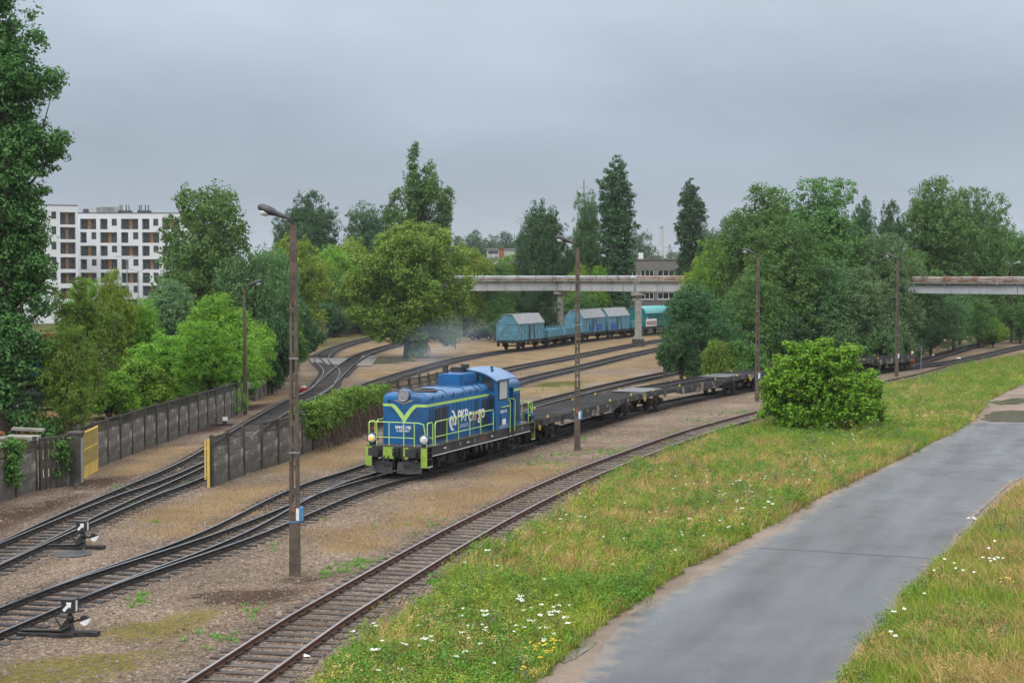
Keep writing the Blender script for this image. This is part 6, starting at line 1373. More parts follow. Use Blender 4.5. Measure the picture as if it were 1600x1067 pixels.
# left bank of trees
T('big round mid-green tree beside the white apartments', 324, 165, 290, 88, 'r', 'mid', 1, name='round_tree'); 
T('olive-green tree with bare dark branches behind the gate pillar', 122, 90, 452, 66, 'o', 'olive', name='open_tree')
T('second olive-green tree with leaning branches beside the gate pillar', 108, 84, 505, 48, 'r', 'olive', 1, name='small_tree')
for k, (px, D_, top, hw, kd, lm, lb) in enumerate([
    (168,96,560,48,'b','bright','low bright green bush behind the fence, leftmost of the bright ones'),(222,100,548,50,'b','bright','bright green bush behind the fence right of the leftmost bright one'),(278,104,520,56,'r','bright','bright green young tree leaning over the middle of the left fence'),
    (340,112,462,50,'c','bright','tall light green tree with upright shoots beside the weeping birch'),(305,110,545,42,'b','bright','round bright bush at the fence under the upright light green tree'),(362,106,560,32,'b','mid','mid-green bush at the far end of the left fence'),
    (178,118,425,26,'c','yellow','slender yellow-green tree tip standing before the apartments, left one'),(128,118,440,24,'c','bright','slender bright tree tip before the apartments near the poplar'),(215,120,470,36,'c','bright','small bright tree before the lower floors of the apartments'),(262,125,440,40,'c','silver','grey-green tree right of the apartments, below the big round tree'),
    (398,122,392,52,'r','blue','blue-green weeping tree behind the short lamp post'),(432,132,385,40,'r','blue','taller blue-green tree right of the weeping one'),(425,118,468,34,'b','dark','dark green shrub below the weeping tree, beside the vines'),(375,118,470,34,'b','silver','silvery hanging shrub at the lamp post by the fence end'),
    (458,205,372,52,'r','yellow','yellow-green rounded tree directly behind the nearest lamp post'),(515,242,385,46,'r','bright','bright green tree right of the nearest lamp post'),(500,238,425,46,'r','mid','mid-green tree over the far grey fence'),(560,246,410,44,'r','mid','mid-green tree left of the big trunk, over the fence'),
    (545,252,372,48,'r','yellow','yellow-green tree between the far dark crowns and the big tree'),(436,150,452,26,'r','dark','dark green tree just left of the curved track'),(726,234,380,44,'r','yellow','light green tree right behind the slim lamp post'),(757,244,412,34,'r','yellow','small yellow-green tree at the left end of the viaduct'),(742,250,438,40,'r','mid','mid-green tree shading the parked cars'),(702,236,392,38,'r','mid','mid-green tree behind the big trunk tree, right side')]):
    T(lb, px, D_, top, hw*(1.22 if D_ < 130 else 1.05), kd, lm, k, name='leafy_tree' if kd != 'b' else 'leafy_bush', cat='tree' if kd != 'b' else 'bush', group=GB)
# back row
for k, (px, D_, top, hw, kd, lm, lb) in enumerate([
    (490,300,304,48,'c','dark','dark tree crown on the skyline right of the nearest lamp head'),(455,300,330,30,'c','dark','small dark crown on the skyline beside the nearest lamp head'),(578,300,321,44,'c','dark','dark tree crown on the skyline left of the tall open poplar'),(610,300,338,40,'c','dark','darker low crown close to the tall open poplar'),
    (655,215,250,58,'o','stand','tall poplar with open upswept branches above the big tree'),(655,216,322,50,'c','stand','dense dark lower crown beneath the open poplar'),
    (855,248,317,42,'r','dark','dark rounded oak-like tree, left of the lamp post by the flat wagon'),(832,250,335,26,'r','dark','smaller dark crown hugging the rounded dark tree'),(917,251,305,28,'c','blue','mid-green tall tree between the dark oak and the dark poplar'),
    (963,246,256,28,'p','dark','taller dark columnar poplar on the skyline, left of the far chimney'),(1079,252,289,22,'p','dark','dark columnar poplar on the skyline, right of the far chimney'),(1140,330,334,34,'r','far','hazy rounded crown right of the right-hand columnar poplar'),(1108,330,352,24,'r','far','hazy low crown just right of the right-hand columnar poplar'),
    (1003,360,363,26,'r','far','hazy crown left of the far chimney'),(740,420,363,26,'c','far','small hazy poplar crowns left of the roof hut'),(790,420,365,26,'c','far','small hazy poplar crowns above the roof hut'),(714,420,372,20,'c','far','small hazy crown farthest left of the roof hut'),(765,440,370,22,'c','far','hazy crown between the small poplar groups'),(820,440,372,26,'c','far','hazy crown between the roof hut and the dark oak'),
    (1060,500,392,34,'r','far','hazy low trees behind the office roof, right'),(1025,520,396,34,'r','far','hazy low trees behind the office roof, middle'),(1168,320,350,34,'c','far','hazy crown behind the large right-hand cottonwood'),(890,420,385,30,'r','far','hazy low crown behind the dark oak')]):
    T(lb, px, D_, top, hw, kd, lm, k, name={'p': 'poplar_tree', 'o': 'open_poplar'}.get(kd, 'distant_tree'), group=GB)
# around the pale hall and under the viaduct
for k, (px, D_, top, hw, kd, lm, lb) in enumerate([
    (800,252,400,36,'c','bright','light green thicket in front of the pale hall, left part'),(840,254,404,32,'c','bright','light green thicket in front of the pale hall, right part'),(775,240,405,30,'c','mid','green thicket behind the left end of the viaduct'),(905,243,414,24,'c','yellow','yellow-green young tree in front of the dark stair block'),(935,245,418,22,'c','bright','light green young tree right of the yellow-green one by the stair block'),
    (800,218,452,30,'r','dark','dark tree under the viaduct behind the leftmost covered wagon'),(840,216,452,34,'r','dark','dark tree under the viaduct behind the low wagons'),(782,214,458,26,'r','mid','green tree under the viaduct above the parked cars'),(905,238,452,30,'r','mid','green tree under the viaduct behind the blue-patched wagon'),(945,246,455,24,'r','mid','green tree under the viaduct left of the right pillar')]):
    T(lb, px, D_, top, hw, kd, lm, k, name='leafy_tree', group=GB)
# big central tree
def central():
    D_ = 172; s = F/D_; R = empty('big_round_tree', XD(636, D_), 0, 'broad two-toned tree with a thick dark trunk behind the locomotive', 'tree'); rng = np.random.default_rng(15); lob = []
    for x, y, w in ((640,385,34),(610,395,34),(675,390,32),(585,420,34),(640,425,44),(695,420,30),(570,455,34),(620,465,44),(668,460,44),(710,455,26),(560,490,26),(600,500,38),(645,500,42),(690,495,36),(590,515,24),(622,517,26),(668,515,28),(700,520,24),(600,372,12),(622,361,12),(660,357,12),(690,366,12),(716,402,17),(558,405,16),(545,432,14),(640,352,9),(678,356,8),(612,366,9),(728,440,15),(535,462,14),(722,480,16),(655,370,22),(625,375,20),(690,375,18),(550,440,20),(650,545,20)):
        for q in (-1, 0, 1): lob.append(((x-636+rng.uniform(-5,5))/s, q*w/s*rng.uniform(.5,1.3), CZ+(434-y)/s, w/s*.62, w/s*.62, w/s*.62))
    me, cen = crown_mesh('crown', lob, 3900, 26, .28, LM['central'], 16, rc=.62); link('crown', me, R); tb = MB(); tb.tube([(0,0,-.2),(0,0,1),(.1,0,3),(.0,.2,7),(.3,0,11)], [.5,.36,.33,.27,.06], 12); limbs(tb, None, cen, 60, rng, .5, zlo=.2); tb.build('trunk', M_['bark'], R, smooth=True)
LM['central'] = leaf_mat('leaf_two_tone', (.05,.135,.026), (.22,.31,.045), nscale=.16); central()
# right-hand stand
for k, (px, D_, top, hw, kd, lm, lb) in enumerate([
    (1190,158,296,68,'c','mid','large cottonwood, leftmost tall crown of the right-hand stand'),(1262,160,287,70,'c','mid','largest cottonwood in the middle of the right-hand stand'),(1225,150,345,66,'c','mid','broad cottonwood crown in front of the two tallest ones'),(1315,158,345,60,'c','mid','cottonwood with shaggy foliage right of the largest one'),(1180,146,430,52,'r','mid','rounded lower crown behind the lamp post by the bush'),
    (1280,150,410,56,'c','blue','blue-green crown low in the right-hand stand'),(1345,152,420,54,'c','silver','silvery crown above the last flat wagon'),(1395,156,370,44,'c','silver','silvery upright crown behind the farther lamp post'),(1300,148,470,52,'b','blue','low blue-green mass behind the bright bush'),(1230,146,480,48,'b','dark','dark undergrowth left of the bright bush'),(1370,150,500,42,'b','blue','undergrowth behind the last flat wagon'),
    (1346,175,316,30,'c','dark','dark slender tree top left of the farther lamp post'),(1393,190,320,30,'c','dark','dark slender tree top above the farther lamp post'),(1130,166,378,48,'c','bright','light green crown left of the large cottonwoods'),(1105,170,405,40,'r','yellow','yellow-green crown at the edge of the viaduct'),(1460,200,284,62,'c','mid','tall broad cottonwood above the right part of the viaduct'),
    (1530,210,300,48,'c','mid','tall cottonwood above the viaduct near the right edge'),(1500,205,312,26,'c','dark','dark leading shoot between the two tall crowns over the viaduct'),(1590,220,355,46,'r','mid','rounded crown at the right picture edge'),(1430,180,395,44,'c','mid','mid-green crown where the viaduct leaves the stand'),(1620,230,370,40,'r','mid','crown just beyond the right picture edge'),
    (1415,168,450,36,'r','dark','dark tree under the viaduct beside the stand'),(1455,178,455,36,'r','dark','dark tree under the viaduct, second from the stand'),(1490,185,458,30,'r','blue','blue-green tree under the viaduct with a visible trunk'),(1530,195,462,32,'r','mid','mid-green tree under the viaduct near the double lamp post'),(1552,198,488,22,'b','bright','light green bush below the viaduct left of the double lamp post'),(1595,210,470,30,'r','mid','tree under the viaduct at the right picture edge'),(1420,165,505,26,'b','dark','dark bush right behind the farther lamp post')]):
    T(lb, px, D_, top, hw, kd, 'stand' if lm == 'mid' else lm, k, name='cottonwood_tree' if kd == 'c' else ('leafy_bush' if kd == 'b' else 'leafy_tree'), cat='bush' if kd == 'b' else 'tree', group='trees of the right-hand stand')
for k, (px, D_, top, hw, kd, lm, lb) in enumerate([
    (1092,132,442,60,'r','dark','large dark green bush-like tree behind the flat wagons'),(1065,130,490,38,'b','dark','dark bush at the left foot of the large dark tree'),(1120,126,516,34,'b','olive','small olive-green bush in front of the large dark tree'),(1168,126,520,40,'b','mid','green bush left of the lamp post beside the bright bush'),(1140,132,520,44,'b','dark','dark green bush between the olive bush and the stand')]):
    T(lb, px, D_, top, hw, kd, lm, k, name='dark_bush', cat='bush', group='bushes behind the flat wagons')
# foreground bright bush
def bright_bush():
    D_ = 89; s = F/D_; R = empty('bright_bush', XD(1282, D_), 0, 'bright green feathery bush standing in the meadow', 'bush'); rng = np.random.default_rng(25); lob = []
    for x, y, w in ((1235,570,22),(1262,562,22),(1300,560,24),(1330,568,20),(1225,600,26),(1262,600,32),(1305,600,32),(1345,598,24),(1215,630,24),(1250,640,34),(1295,640,36),(1340,635,30),(1365,625,16),(1235,660,26),(1280,665,30),(1325,662,26),(1245,545,12),(1285,540,12),(1275,545,14),(1325,548,12),(1210,595,14),(1366,600,12),(1202,615,10),(1375,640,12),(1212,562,9),(1238,540,9),(1292,534,8),(1338,546,9),(1362,582,9),(1194,642,9),(1384,655,10),(1203,578,8),(1265,537,7),(1196,600,7),(1372,612,8)):
        for q in (-1, 0, 1): lob.append(((x-1282+rng.uniform(-4,4))/s, q*w/s*rng.uniform(.5,1.5), max(.5, CZ+(434-y)/s), w/s*.78, w/s*.78, w/s*.72))
    me, cen = crown_mesh('crown', lob, 1350, 32, .19, LM['vivid'], 26, rc=.33, zfloor=.3, up=.8); link('crown', me, R); tb = MB()
    for k in range(9): a = 6.28*k/9; tb.tube([(0,0,-.1),(1.2*math.cos(a), 1.2*math.sin(a), 1.8),(2.4*math.cos(a), 2.4*math.sin(a), 3.4)], [.08,.06,.02], 6)
    limbs(tb, None, cen, 40, rng, .1, zlo=.1); tb.build('trunk', M_['bark'], R, smooth=True)
bright_bush()
def shoots():     # upright leafy shoots that break the outline of the bush
    r = np.random.default_rng(91); R = [o for o in C.objects if o.name == 'bright_bush'][0]; c = []; mb = MB()
    for k in range(95):
        a = r.uniform(0, 6.28); e = r.uniform(.15, 1.5); d = np.array([math.cos(a)*math.cos(e), math.sin(a)*math.cos(e), math.sin(e)]); b = d*np.array([3.0, 2.6, 4.2])*r.uniform(.82, .95); t = b+(d+np.array([0, 0, .55]))*r.uniform(.35, .95); mb.tube([b, t], [.02, .006], 4, cap=False)
        for q in range(6): c.append(b+(t-b)*q/5)
    c = np.array(c); c[:, 2] = np.maximum(c[:, 2], .2); V, Q = clump_cloud(c, np.full(len(c), .15), 12, .17, r, .8); link('leafy_shoots', np_mesh('leafy_shoots', V, Q, mats=[LM['vivid']]), R); mb.build('shoot_stems', M_['bark'], R)
shoots()
T('light green tree leaning over the fence end beside the short lamp post', 326, 99, 505, 48, 'c', 'bright', 1, name='leafy_tree')
# creeper hedge on the middle fence, vines on the left fences
def ivy(label, pts, hw, ztop, n, nl, lm, seed, size=.16, brown=None, name='ivy_hedge'):
    rng = np.random.default_rng(seed); P = resample(catmull([Vector(p) for p in pts], .1), .15); c = []
    for k in range(n):
        f = rng.uniform(0, 1); p = P[int(f*(len(P)-1))]; zt = ztop(f); z = zt*rng.uniform(.12, 1)**.6; w = hw*(.5+.5*z/zt); c.append((p.x+rng.uniform(-1, 1)*w, p.y+rng.uniform(-1, 1)*w, z))
    c = np.array(c); R = empty(name, P[0], 0, label, 'climbing plant'); c0 = c-np.array(P[0]); zc = c0.copy()
    if brown:
        t = brown(np.array([i for i in c]), zt) if False else None
    V, Q = clump_cloud(c0, np.full(len(c0), .30)*rng.uniform(.6,1.3,len(c0)), nl, size, rng, .5); me = np_mesh('leaves', V, Q, mats=[LM[lm]]); link('leaves', me, R)
    return R, P
LM['hedge'] = leaf_mat('leaf_creeper', (.07,.16,.02), (.15,.27,.04))
R, P = ivy('thick green creeper hedge hanging over the middle fence left of the locomotive', [(-10.4,77.5,0),(-9.6,83,0),(-8.6,91,0),(-7.9,95.5,0)], .55, lambda f: 2.5-.5*math.sin(f*9)*.3-.2*f, 900, 36, 'hedge', 61)
rng = np.random.default_rng(8); mb = MB()
for k in range(420):       # brown bare stems hanging down at its near face
    f = rng.uniform(0, 1)**.6; p = P[int(f*(len(P)-1))]-P[0]; x0 = p.x+rng.uniform(.35, .85); y0 = p.y-rng.uniform(0, .5); z1 = rng.uniform(.4, 1.7); mb.tube([(x0-.2, y0, z1), (x0+.05+rng.normal()*.1, y0+rng.normal()*.15, z1*.5), (x0+.15+rng.normal()*.15, y0+rng.normal()*.2, 0)], .014, 3, cap=False)
tag(mb.build('bare_stems', M_['twig'], R), kind='stuff')
ivy('bright green vines covering the fence behind the short lamp post', [G(388,640), G(412,622), G(436,600), G(455,580)], .9, lambda f: 4.4+math.sin(f*11)*.8, 800, 34, 'bright', 62)
for k, (px, py, h, r, lm, lb) in enumerate(((425,598,7,3.4,'mid','mid-green shrub behind the vines by the far turnout'),(452,560,7.5,4,'dark','dark shrub at the left of the far curve'),(510,528,6,5,'dark','dark shrub behind the far grey fence, left one'),(560,518,6.5,5,'dark','dark shrub behind the far grey fence, middle one'),(605,513,6,5,'mid','shrub at the right end of the far grey fence'),(405,610,5.5,3,'mid','low green shrub touching the vines'))):  # shrubs behind the far grey fence added to darken the gap under the trees
    p = G(px, py); tree_at(lb, px, p.y+3.5, h, r, P_bush[k % 2], lm, cat='bush', name='leafy_bush', group='bushes around the far curve')
ivy('small ivy clump hanging over the left fence near the picture edge', [G(14,782), G(30,776)], .22, lambda f: 2.3, 60, 34, 'mid', 63, .14)
ivy('climbing plant on the dark broken fence section', [G(84,762), G(108,757)], .25, lambda f: 2.0, 55, 30, 'mid', 64, .14)
for k, (px, py, h, r) in enumerate(((1400,552,2.2,1.6),(1350,560,1.8,1.8),(1330,575,1.5,1.5))): pass
# ---------------------------------------------------------------- grass, weeds and flowers
def vnoise(P, s, seed):
    r = np.random.default_rng(seed); v = np.zeros(len(P))
    for k in range(7): a, b, c = r.normal(size=3)*s*(1+.5*k); v += np.sin(P[:, 0]*a+P[:, 1]*b+c*3)/(1+.35*k)
    return v/3
def blades(P, h, w, lean, rng, name, m, wind=(.25, .1)):
    n = len(P); a = rng.uniform(0, 2*math.pi, n); dx, dy = np.cos(a), np.sin(a); H_ = h*rng.uniform(.45, 1.25, n)*np.clip(1+.38*vnoise(P, 1.3, 5), .5, 1.5); le = lean*rng.uniform(.2, 1.4, n)*H_; la = rng.uniform(0, 2*math.pi, n); lx_, ly_ = np.cos(la)*le+wind[0]*H_, np.sin(la)*le+wind[1]*H_
    V = np.zeros((n, 5, 3), np.float32); ww = w*rng.uniform(.7, 1.4, n)
    for i, (f, g) in enumerate(((0, 1), (0, -1), (.55, .8), (.55, -.8), (1, 0))):
        V[:, i, 0] = P[:, 0]+dx*ww*g*.5+lx_*f*f; V[:, i, 1] = P[:, 1]+dy*ww*g*.5+ly_*f*f; V[:, i, 2] = P[:, 2]+H_*f*(1-.25*lean*f)
    b = np.arange(n)[:, None]*5; Q = b+np.array([[0, 1, 3, 2]]); T_ = b+np.array([[2, 3, 4]]); return np_mesh(name, V.reshape(-1, 3), Q, T_, [m])
def scatter(poly, n, rng, clump=None, z=0.0):
    A = np.array(poly); lo, hi = A.min(0), A.max(0); lo[1] = max(lo[1], 29); hi[1] = min(hi[1], 175); lo[0] = max(lo[0], -25); hi[0] = min(hi[0], 60); out_ = []; tot = 0
    while tot < n:
        k = n*3; Y = lo[1]+(hi[1]-lo[1])*rng.uniform(0, 1, k)**1.6; X = rng.uniform(lo[0], hi[0], k); vis = (np.abs(X) < Y*.37+1.0)
        ins = poly_mask(X, Y, poly) & vis; q = np.stack([X[ins], Y[ins], np.full(ins.sum(), z)], -1); out_.append(q); tot += len(q)
    return np.concatenate(out_)[:n]
GM = {'green': leaf_mat('grass_green', (.11,.19,.018), (.29,.34,.05), .2, .5), 'straw': leaf_mat('grass_straw', (.27,.19,.065), (.55,.40,.175), .15, .5), 'weed': leaf_mat('weed_leaf', (.06,.165,.018), (.15,.29,.045), .25, .7), 'lime': leaf_mat('weed_yellowgreen', (.13,.20,.016), (.29,.335,.045), .25, .7),
      'brown': leaf_mat('weed_brown', (.13,.075,.04), (.26,.16,.09), .1, .7), 'umbel': leaf_mat('flower_white', (.62,.66,.55), (.80,.82,.76), .2, 1), 'yel': leaf_mat('flower_yellow', (.62,.45,.02), (.80,.62,.05), .1, 1), 'dry': leaf_mat('short_dry_grass', (.22,.15,.06), (.44,.32,.16), .1, .6)}
rng = np.random.default_rng(77); MEAD = WPOLY['mead']; VER = WPOLY['verge']
def prox(P):    # straw share: a tan belt through the middle of the strip
    s = vnoise(P, .32, 4); belt = np.exp(-((P[:, 1]-62)/18)**2)*.75; return s*.9+belt-.15
P = scatter(MEAD, 150000, rng); s = prox(P)+rng.normal(0, .35, len(P)); near = P[:, 1] < 60
me = blades(P[s < .25], .36, .022, .55, rng, 'meadow_grass', GM['green'], (.10,.05)); tag(link('meadow_grass', me), kind='stuff')
me = blades(P[s >= .25], .50, .016, .6, rng, 'tall_dry_grass', GM['straw'], (.14, .05)); tag(link('tall_dry_grass', me), kind='stuff')
def weeds(name, poly, n, nl, rad, size, m, rng, sel=None, hz=.22, up=.6, seed=1):
    P = scatter(poly, n, rng); v = vnoise(P, .45, seed)+rng.normal(0, .18, len(P)); P = P[v > (sel if sel is not None else -9)]; P[:, 2] = hz*rng.uniform(.3, 1.5, len(P))
    V, Q = clump_cloud(P, rad*rng.uniform(.6, 1.4, len(P)), nl, size, rng, up, .7); tag(link(name, np_mesh(name, V, Q, mats=[m])), kind='stuff')
weeds('leafy_weeds', MEAD, 11000, 30, .24, .07, GM['weed'], rng, -.05, .33, seed=21); weeds('yellow_green_weeds', MEAD, 9000, 26, .22, .055, GM['lime'], rng, .0, .38, seed=22); weeds('brown_weeds', MEAD, 2600, 24, .22, .05, GM['brown'], rng, .25, .3, seed=23)
P = scatter(VER, 60000, rng); s = vnoise(P, .6, 9)+rng.normal(0, .35, len(P))
tag(link('verge_grass', blades(P[s < .15], .42, .015, .55, rng, 'verge_grass', GM['green'], (-.15,-.1))), kind='stuff'); tag(link('verge_dry_grass', blades(P[s >= .15], .60, .012, .6, rng, 'verge_dry_grass', GM['straw'], (-.25,-.15))), kind='stuff')
weeds('verge_weeds', VER, 1700, 28, .2, .07, GM['weed'], rng, .1, .22, seed=31)
def mounds(name, poly, n, m, rng, nl, size, hr, rr_=(.25,.6), seed=1, sel=-9, k=16):
    P = scatter(poly, n, rng); v = vnoise(P, .4, seed)+rng.normal(0, .2, len(P)); P = P[v > sel]; R_ = rng.uniform(*rr_, len(P)); H_ = rng.uniform(*hr, len(P)); d = rng.normal(size=(len(P), k, 3)); d /= np.linalg.norm(d, axis=2, keepdims=True); d[:, :, 2] = np.abs(d[:, :, 2]); q = rng.uniform(.35, 1, (len(P), k, 1))
    c = P[:, None, :]+d*q*np.stack([R_, R_, H_], -1)[:, None, :]; c = c.reshape(-1, 3); V, Q = clump_cloud(c, np.full(len(c), .13)*rng.uniform(.6, 1.4, len(c)), nl, size, rng, .5, 1.0); tag(link(name, np_mesh(name, V, Q, mats=[m])), kind='stuff')
GM['grey'] = leaf_mat('weed_greygreen', (.075,.115,.05), (.16,.20,.10), .2, .7)
mounds('green_weed_mounds', MEAD, 760, GM['weed'], rng, 16, .07, (.35, .95), seed=41, sel=-.1); mounds('yellow_weed_mounds', MEAD, 520, GM['lime'], rng, 16, .055, (.4, 1.0), seed=42, sel=0); mounds('straw_mounds', MEAD, 480, GM['straw'], rng, 15, .045, (.4, 1.0), (.2, .5), seed=43, sel=0); mounds('grey_green_weeds', MEAD, 420, GM['grey'], rng, 16, .06, (.4, .9), (.2, .45), seed=44, sel=.1); mounds('brown_seed_heads', MEAD, 380, GM['brown'], rng, 14, .045, (.3, .7), (.2, .4), seed=45, sel=.1)
mounds('verge_weed_mounds', VER, 120, GM['weed'], rng, 16, .06, (.25, .5), seed=46); mounds('verge_straw_mounds', VER, 160, GM['straw'], rng, 18, .05, (.3, .6), (.2, .5), seed=47); mounds('verge_grey_weeds', VER, 60, GM['grey'], rng, 16, .05, (.4, .8), (.15, .3), seed=48)
def umbels(name, P, rad, m, rng, nl=26, size=.035, zr=(.45, .8), stem=True):
    z = rng.uniform(zr[0], zr[1], len(P)); c = P.copy(); c[:, 2] = z; tot = len(c)*nl; a = rng.uniform(0, 6.28, tot); r = np.sqrt(rng.uniform(0, 1, tot))*np.repeat(rad*rng.uniform(.6, 1.3, len(c)), nl)
    Cn = np.repeat(c, nl, 0)+np.stack([np.cos(a)*r, np.sin(a)*r, rng.normal(0, .008, tot)+r*.15], -1); Nn = rng.normal(size=(tot, 3))*.3+np.array([0, -.35, 1.0]); Nn /= np.linalg.norm(Nn, axis=1, keepdims=True)
    V, Q = leaf_quads(Cn, Nn, size, rng, .9); tag(link(name, np_mesh(name, V, Q, mats=[m])), kind='stuff')
    if stem: tag(link(name+'_stems', blades(P, .62, .012, .05, rng, name, GM['weed'], (0, 0))), kind='stuff')
def spots(L_, rng, field=True):
    o = []
    for px, py, rx, ry, n in L_:
        for k in range(n): g = G(px+rng.normal()*rx, py+rng.normal()*ry, .5); o.append((g.x, g.y, 0))
    o = np.array(o); k = poly_mask(o[:, 0], o[:, 1], MEAD) | poly_mask(o[:, 0], o[:, 1], VER) if field else np.ones(len(o), bool)
    return o[k]
FL = spots([(650,1005,60,24,46),(720,975,50,22,30),(800,990,55,24,34),(860,965,30,20,30),(925,840,60,26,26),(1000,850,60,30,24),(1160,810,50,18,44),(1120,840,40,12,26),(1200,780,40,14,40),(1260,755,40,10,34),(1320,690,50,22,50),(1380,665,40,16,24),(1480,640,50,20,40),(1530,615,40,10,18),(1040,760,60,22,14),(900,800,40,15,10),(765,888,30,10,4),(1110,770,60,20,20),(1415,650,50,20,16)], rng)
umbels('white_wildflowers', FL[::3], .05, GM['umbel'], rng, 14, .03)
umbels('big_white_umbels', spots([(660,1016,3,2,1),(586,1032,3,3,2),(766,877,2,2,1),(860,965,8,6,4),(880,980,6,4,3),(808,948,10,4,3),(755,970,4,2,2),(1180,800,20,8,4)], rng), .085, GM['umbel'], rng, 26, .035, (.6,.8))
umbels('white_verge_flowers', spots([(1512,812,10,5,9),(1548,870,12,8,9),(1475,900,35,20,8),(1400,985,15,20,4)], rng), .045, GM['umbel'], rng, 20, .035, (.4,.7))
umbels('yellow_wildflowers', spots([(860,1008,14,6,46),(828,1040,8,5,14),(1180,870,60,20,6),(940,790,30,10,5),(1575,905,10,5,5)], rng), .035, GM['yel'], rng, 7, .035, (.3,.55))
# short dry grass and green tufts between the tracks
o_ = []; 
for px, py, rx, ry, kd, st in PATCH:
    if kd != 'dry' or py < 690: continue
    for k in range(int(rx*ry*1.6)): g = G(px+rng.normal()*rx*.55, py+rng.normal()*ry*.5); o_.append((g.x, g.y, 0))
P = np.array(o_); tag(link('short_dry_grass', blades(P, .09, .012, .6, rng, 'short_dry_grass', GM['dry'])), kind='stuff')
W_ = spots([(545,862,14,5,16),(570,855,10,4,16),(510,870,8,4,8),(455,868,4,2,4),(720,872,14,5,14),(740,878,14,5,14),(676,885,10,4,8),(690,880,12,4,8),(214,912,8,3,9),(222,905,5,3,5),(400,930,25,7,8),(340,960,20,6,6),(830,706,25,4,20),(870,695,25,4,16),(880,712,20,4,12),(935,690,20,3,18),(950,694,16,3,10),(985,692,16,4,8),(1090,645,14,2,14),(1110,650,12,2,10),(1125,633,8,2,8),(1160,632,12,2,10),(1050,662,14,2,8),(920,672,8,2,6),(700,794,20,4,8),(640,800,40,8,6),(340,965,18,5,8),(285,740,5,3,6),(200,770,6,3,5),(240,795,3,2,3),(865,600,40,4,20),(430,830,4,3,4),(1500,580,30,2,14),(180,745,12,3,8),(285,590,20,4,4),(640,1010,6,4,3),(650,965,30,6,14),(690,940,26,6,12),(740,905,20,5,12),(760,880,14,4,10),(488,1055,8,6,9),(700,910,30,5,10)], rng, False)
W_[:, 2] = .04; V, Q = clump_cloud(W_, .13*rng.uniform(.5, 1.5, len(W_)), 34, .055, rng, .7, .6); tag(link('track_weeds', np_mesh('track_weeds', V, Q, mats=[GM['weed']])), kind='stuff')
P = spots([(90,800,60,10,30),(60,830,40,10,20),(190,770,40,8,20),(420,930,60,12,40),(470,960,60,10,20),(250,960,60,10,20)], rng, False); V, Q = clump_cloud(P+np.array([0,0,.03]), .10*rng.uniform(.5,1.5,len(P)), 14, .05, rng, .3, .5); tag(link('dead_stalks', np_mesh('dead_stalks', V, Q, mats=[GM['brown']])), kind='stuff')
# loose stones
def stones(n, rng):
    Y = 30+70*rng.uniform(0, 1, n)**1.7; X = rng.uniform(-1, 1, n)*Y*.34; d = np.full(n, 9e9)
    P0 = np.stack([X, Y], -1); k = X < -3+.36*(Y-33)+2.0; P0 = P0[k]; n = len(P0); base = np.array([(0,0,1),(1,0,0),(-.5,.87,0),(-.5,-.87,0),(0,0,-.6)]); V = base[None]*(.022*rng.lognormal(0, .4, (n,1,1)))*rng.uniform(.6,1.3,(n,5,3)); a = rng.uniform(0,6.28,n); c, s_ = np.cos(a)[:,None], np.sin(a)[:,None]
    x = V[:,:,0]*c-V[:,:,1]*s_; y = V[:,:,0]*s_+V[:,:,1]*c; V[:,:,0] = x+P0[:,:1]; V[:,:,1] = y+P0[:,1:]; V[:,:,2] += .012
    b = np.arange(n)[:,None]*5; T_ = np.concatenate([b+np.array([[0,1,2]]), b+np.array([[0,2,3]]), b+np.array([[0,3,1]])]); 
    tag(link('loose_stones', np_mesh('loose_stones', V.reshape(-1,3), None, T_, [mat('stone', (.20,.16,.135), (.12,.094,.078), 3, .9, island=.5)])), kind='stuff')
stones(60000, rng)

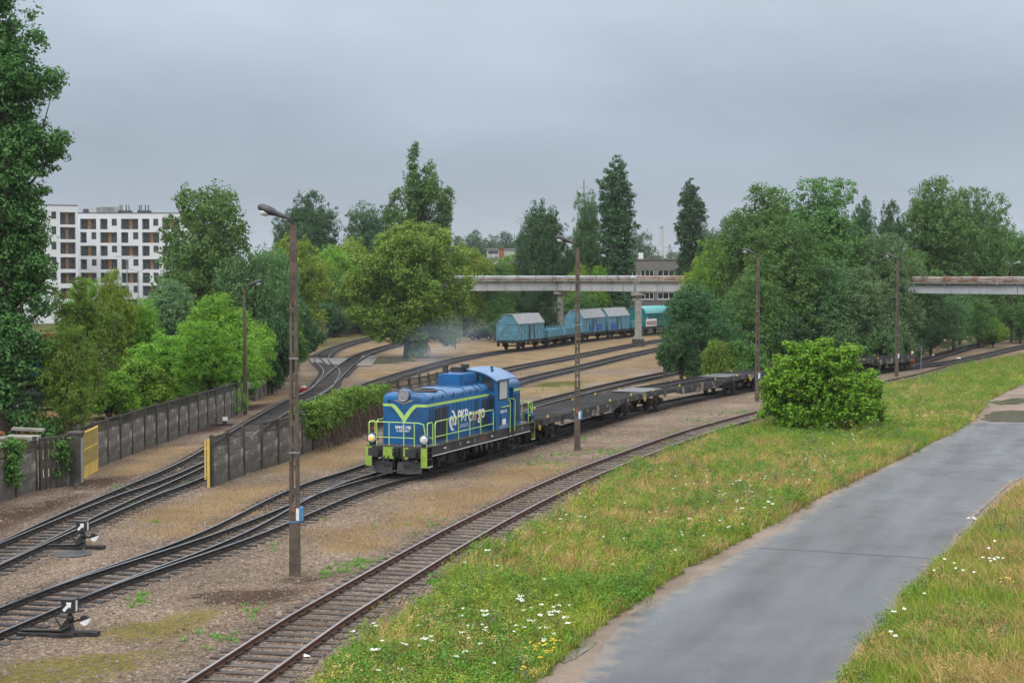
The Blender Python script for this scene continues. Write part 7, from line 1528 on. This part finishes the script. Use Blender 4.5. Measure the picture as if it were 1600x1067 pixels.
# ---------------------------------------------------------------- haze
def haze():
    m = bpy.data.materials.new('damp_air'); m.use_nodes = True; n = m.node_tree.nodes; n.clear(); o = n.new('ShaderNodeOutputMaterial'); v = n.new('ShaderNodeVolumePrincipled')
    v.inputs['Color'].default_value = (.86,.92,1,1); v.inputs['Density'].default_value = .00011; v.inputs['Anisotropy'].default_value = .2; m.node_tree.links.new(v.outputs[0], o.inputs['Volume'])
    mb = MB(); mb.box(-1600, 1600, -60, 3100, -1, 75); h = mb.build('haze', m); h['kind'] = 'stuff'; h.display_type = 'WIRE'
haze()

def smoke():
    m = bpy.data.materials.new('exhaust_smoke'); m.use_nodes = True; n = m.node_tree.nodes; l = m.node_tree.links; n.clear(); o = n.new('ShaderNodeOutputMaterial'); v = n.new('ShaderNodeVolumePrincipled')
    v.inputs['Color'].default_value = (.62,.78,1,1); t = n.new('ShaderNodeTexCoord'); ln = n.new('ShaderNodeVectorMath'); ln.operation = 'LENGTH'; l.new(t.outputs['Object'], ln.inputs[0])
    fall = n.new('ShaderNodeMapRange'); fall.inputs[1].default_value = .15; fall.inputs[2].default_value = .98; fall.inputs[3].default_value = 1; fall.inputs[4].default_value = 0; fall.interpolation_type = 'SMOOTHSTEP'; l.new(ln.outputs['Value'], fall.inputs[0])
    no = n.new('ShaderNodeTexNoise'); no.inputs['Scale'].default_value = 1.7; no.inputs['Detail'].default_value = 3; l.new(t.outputs['Object'], no.inputs[0]); nr = n.new('ShaderNodeMapRange'); nr.inputs[1].default_value = .42; nr.inputs[2].default_value = .72; l.new(no.outputs[0], nr.inputs[0])
    mu = n.new('ShaderNodeMath'); mu.operation = 'MULTIPLY'; l.new(fall.outputs[0], mu.inputs[0]); l.new(nr.outputs[0], mu.inputs[1]); m2 = n.new('ShaderNodeMath'); m2.operation = 'MULTIPLY'; l.new(mu.outputs[0], m2.inputs[0]); m2.inputs[1].default_value = .075
    l.new(m2.outputs[0], v.inputs['Density']); l.new(v.outputs[0], o.inputs['Volume']); mb = MB(); mb.ball((0,0,0), 1.0, 16); s_ = mb.build('smoke', m); s_['kind'] = 'stuff'; p = W(690, 535, 96); s_.location = p; s_.scale = (4.6, 7, 2.0); s_.rotation_euler = (0, math.radians(-12), math.radians(10))
smoke()
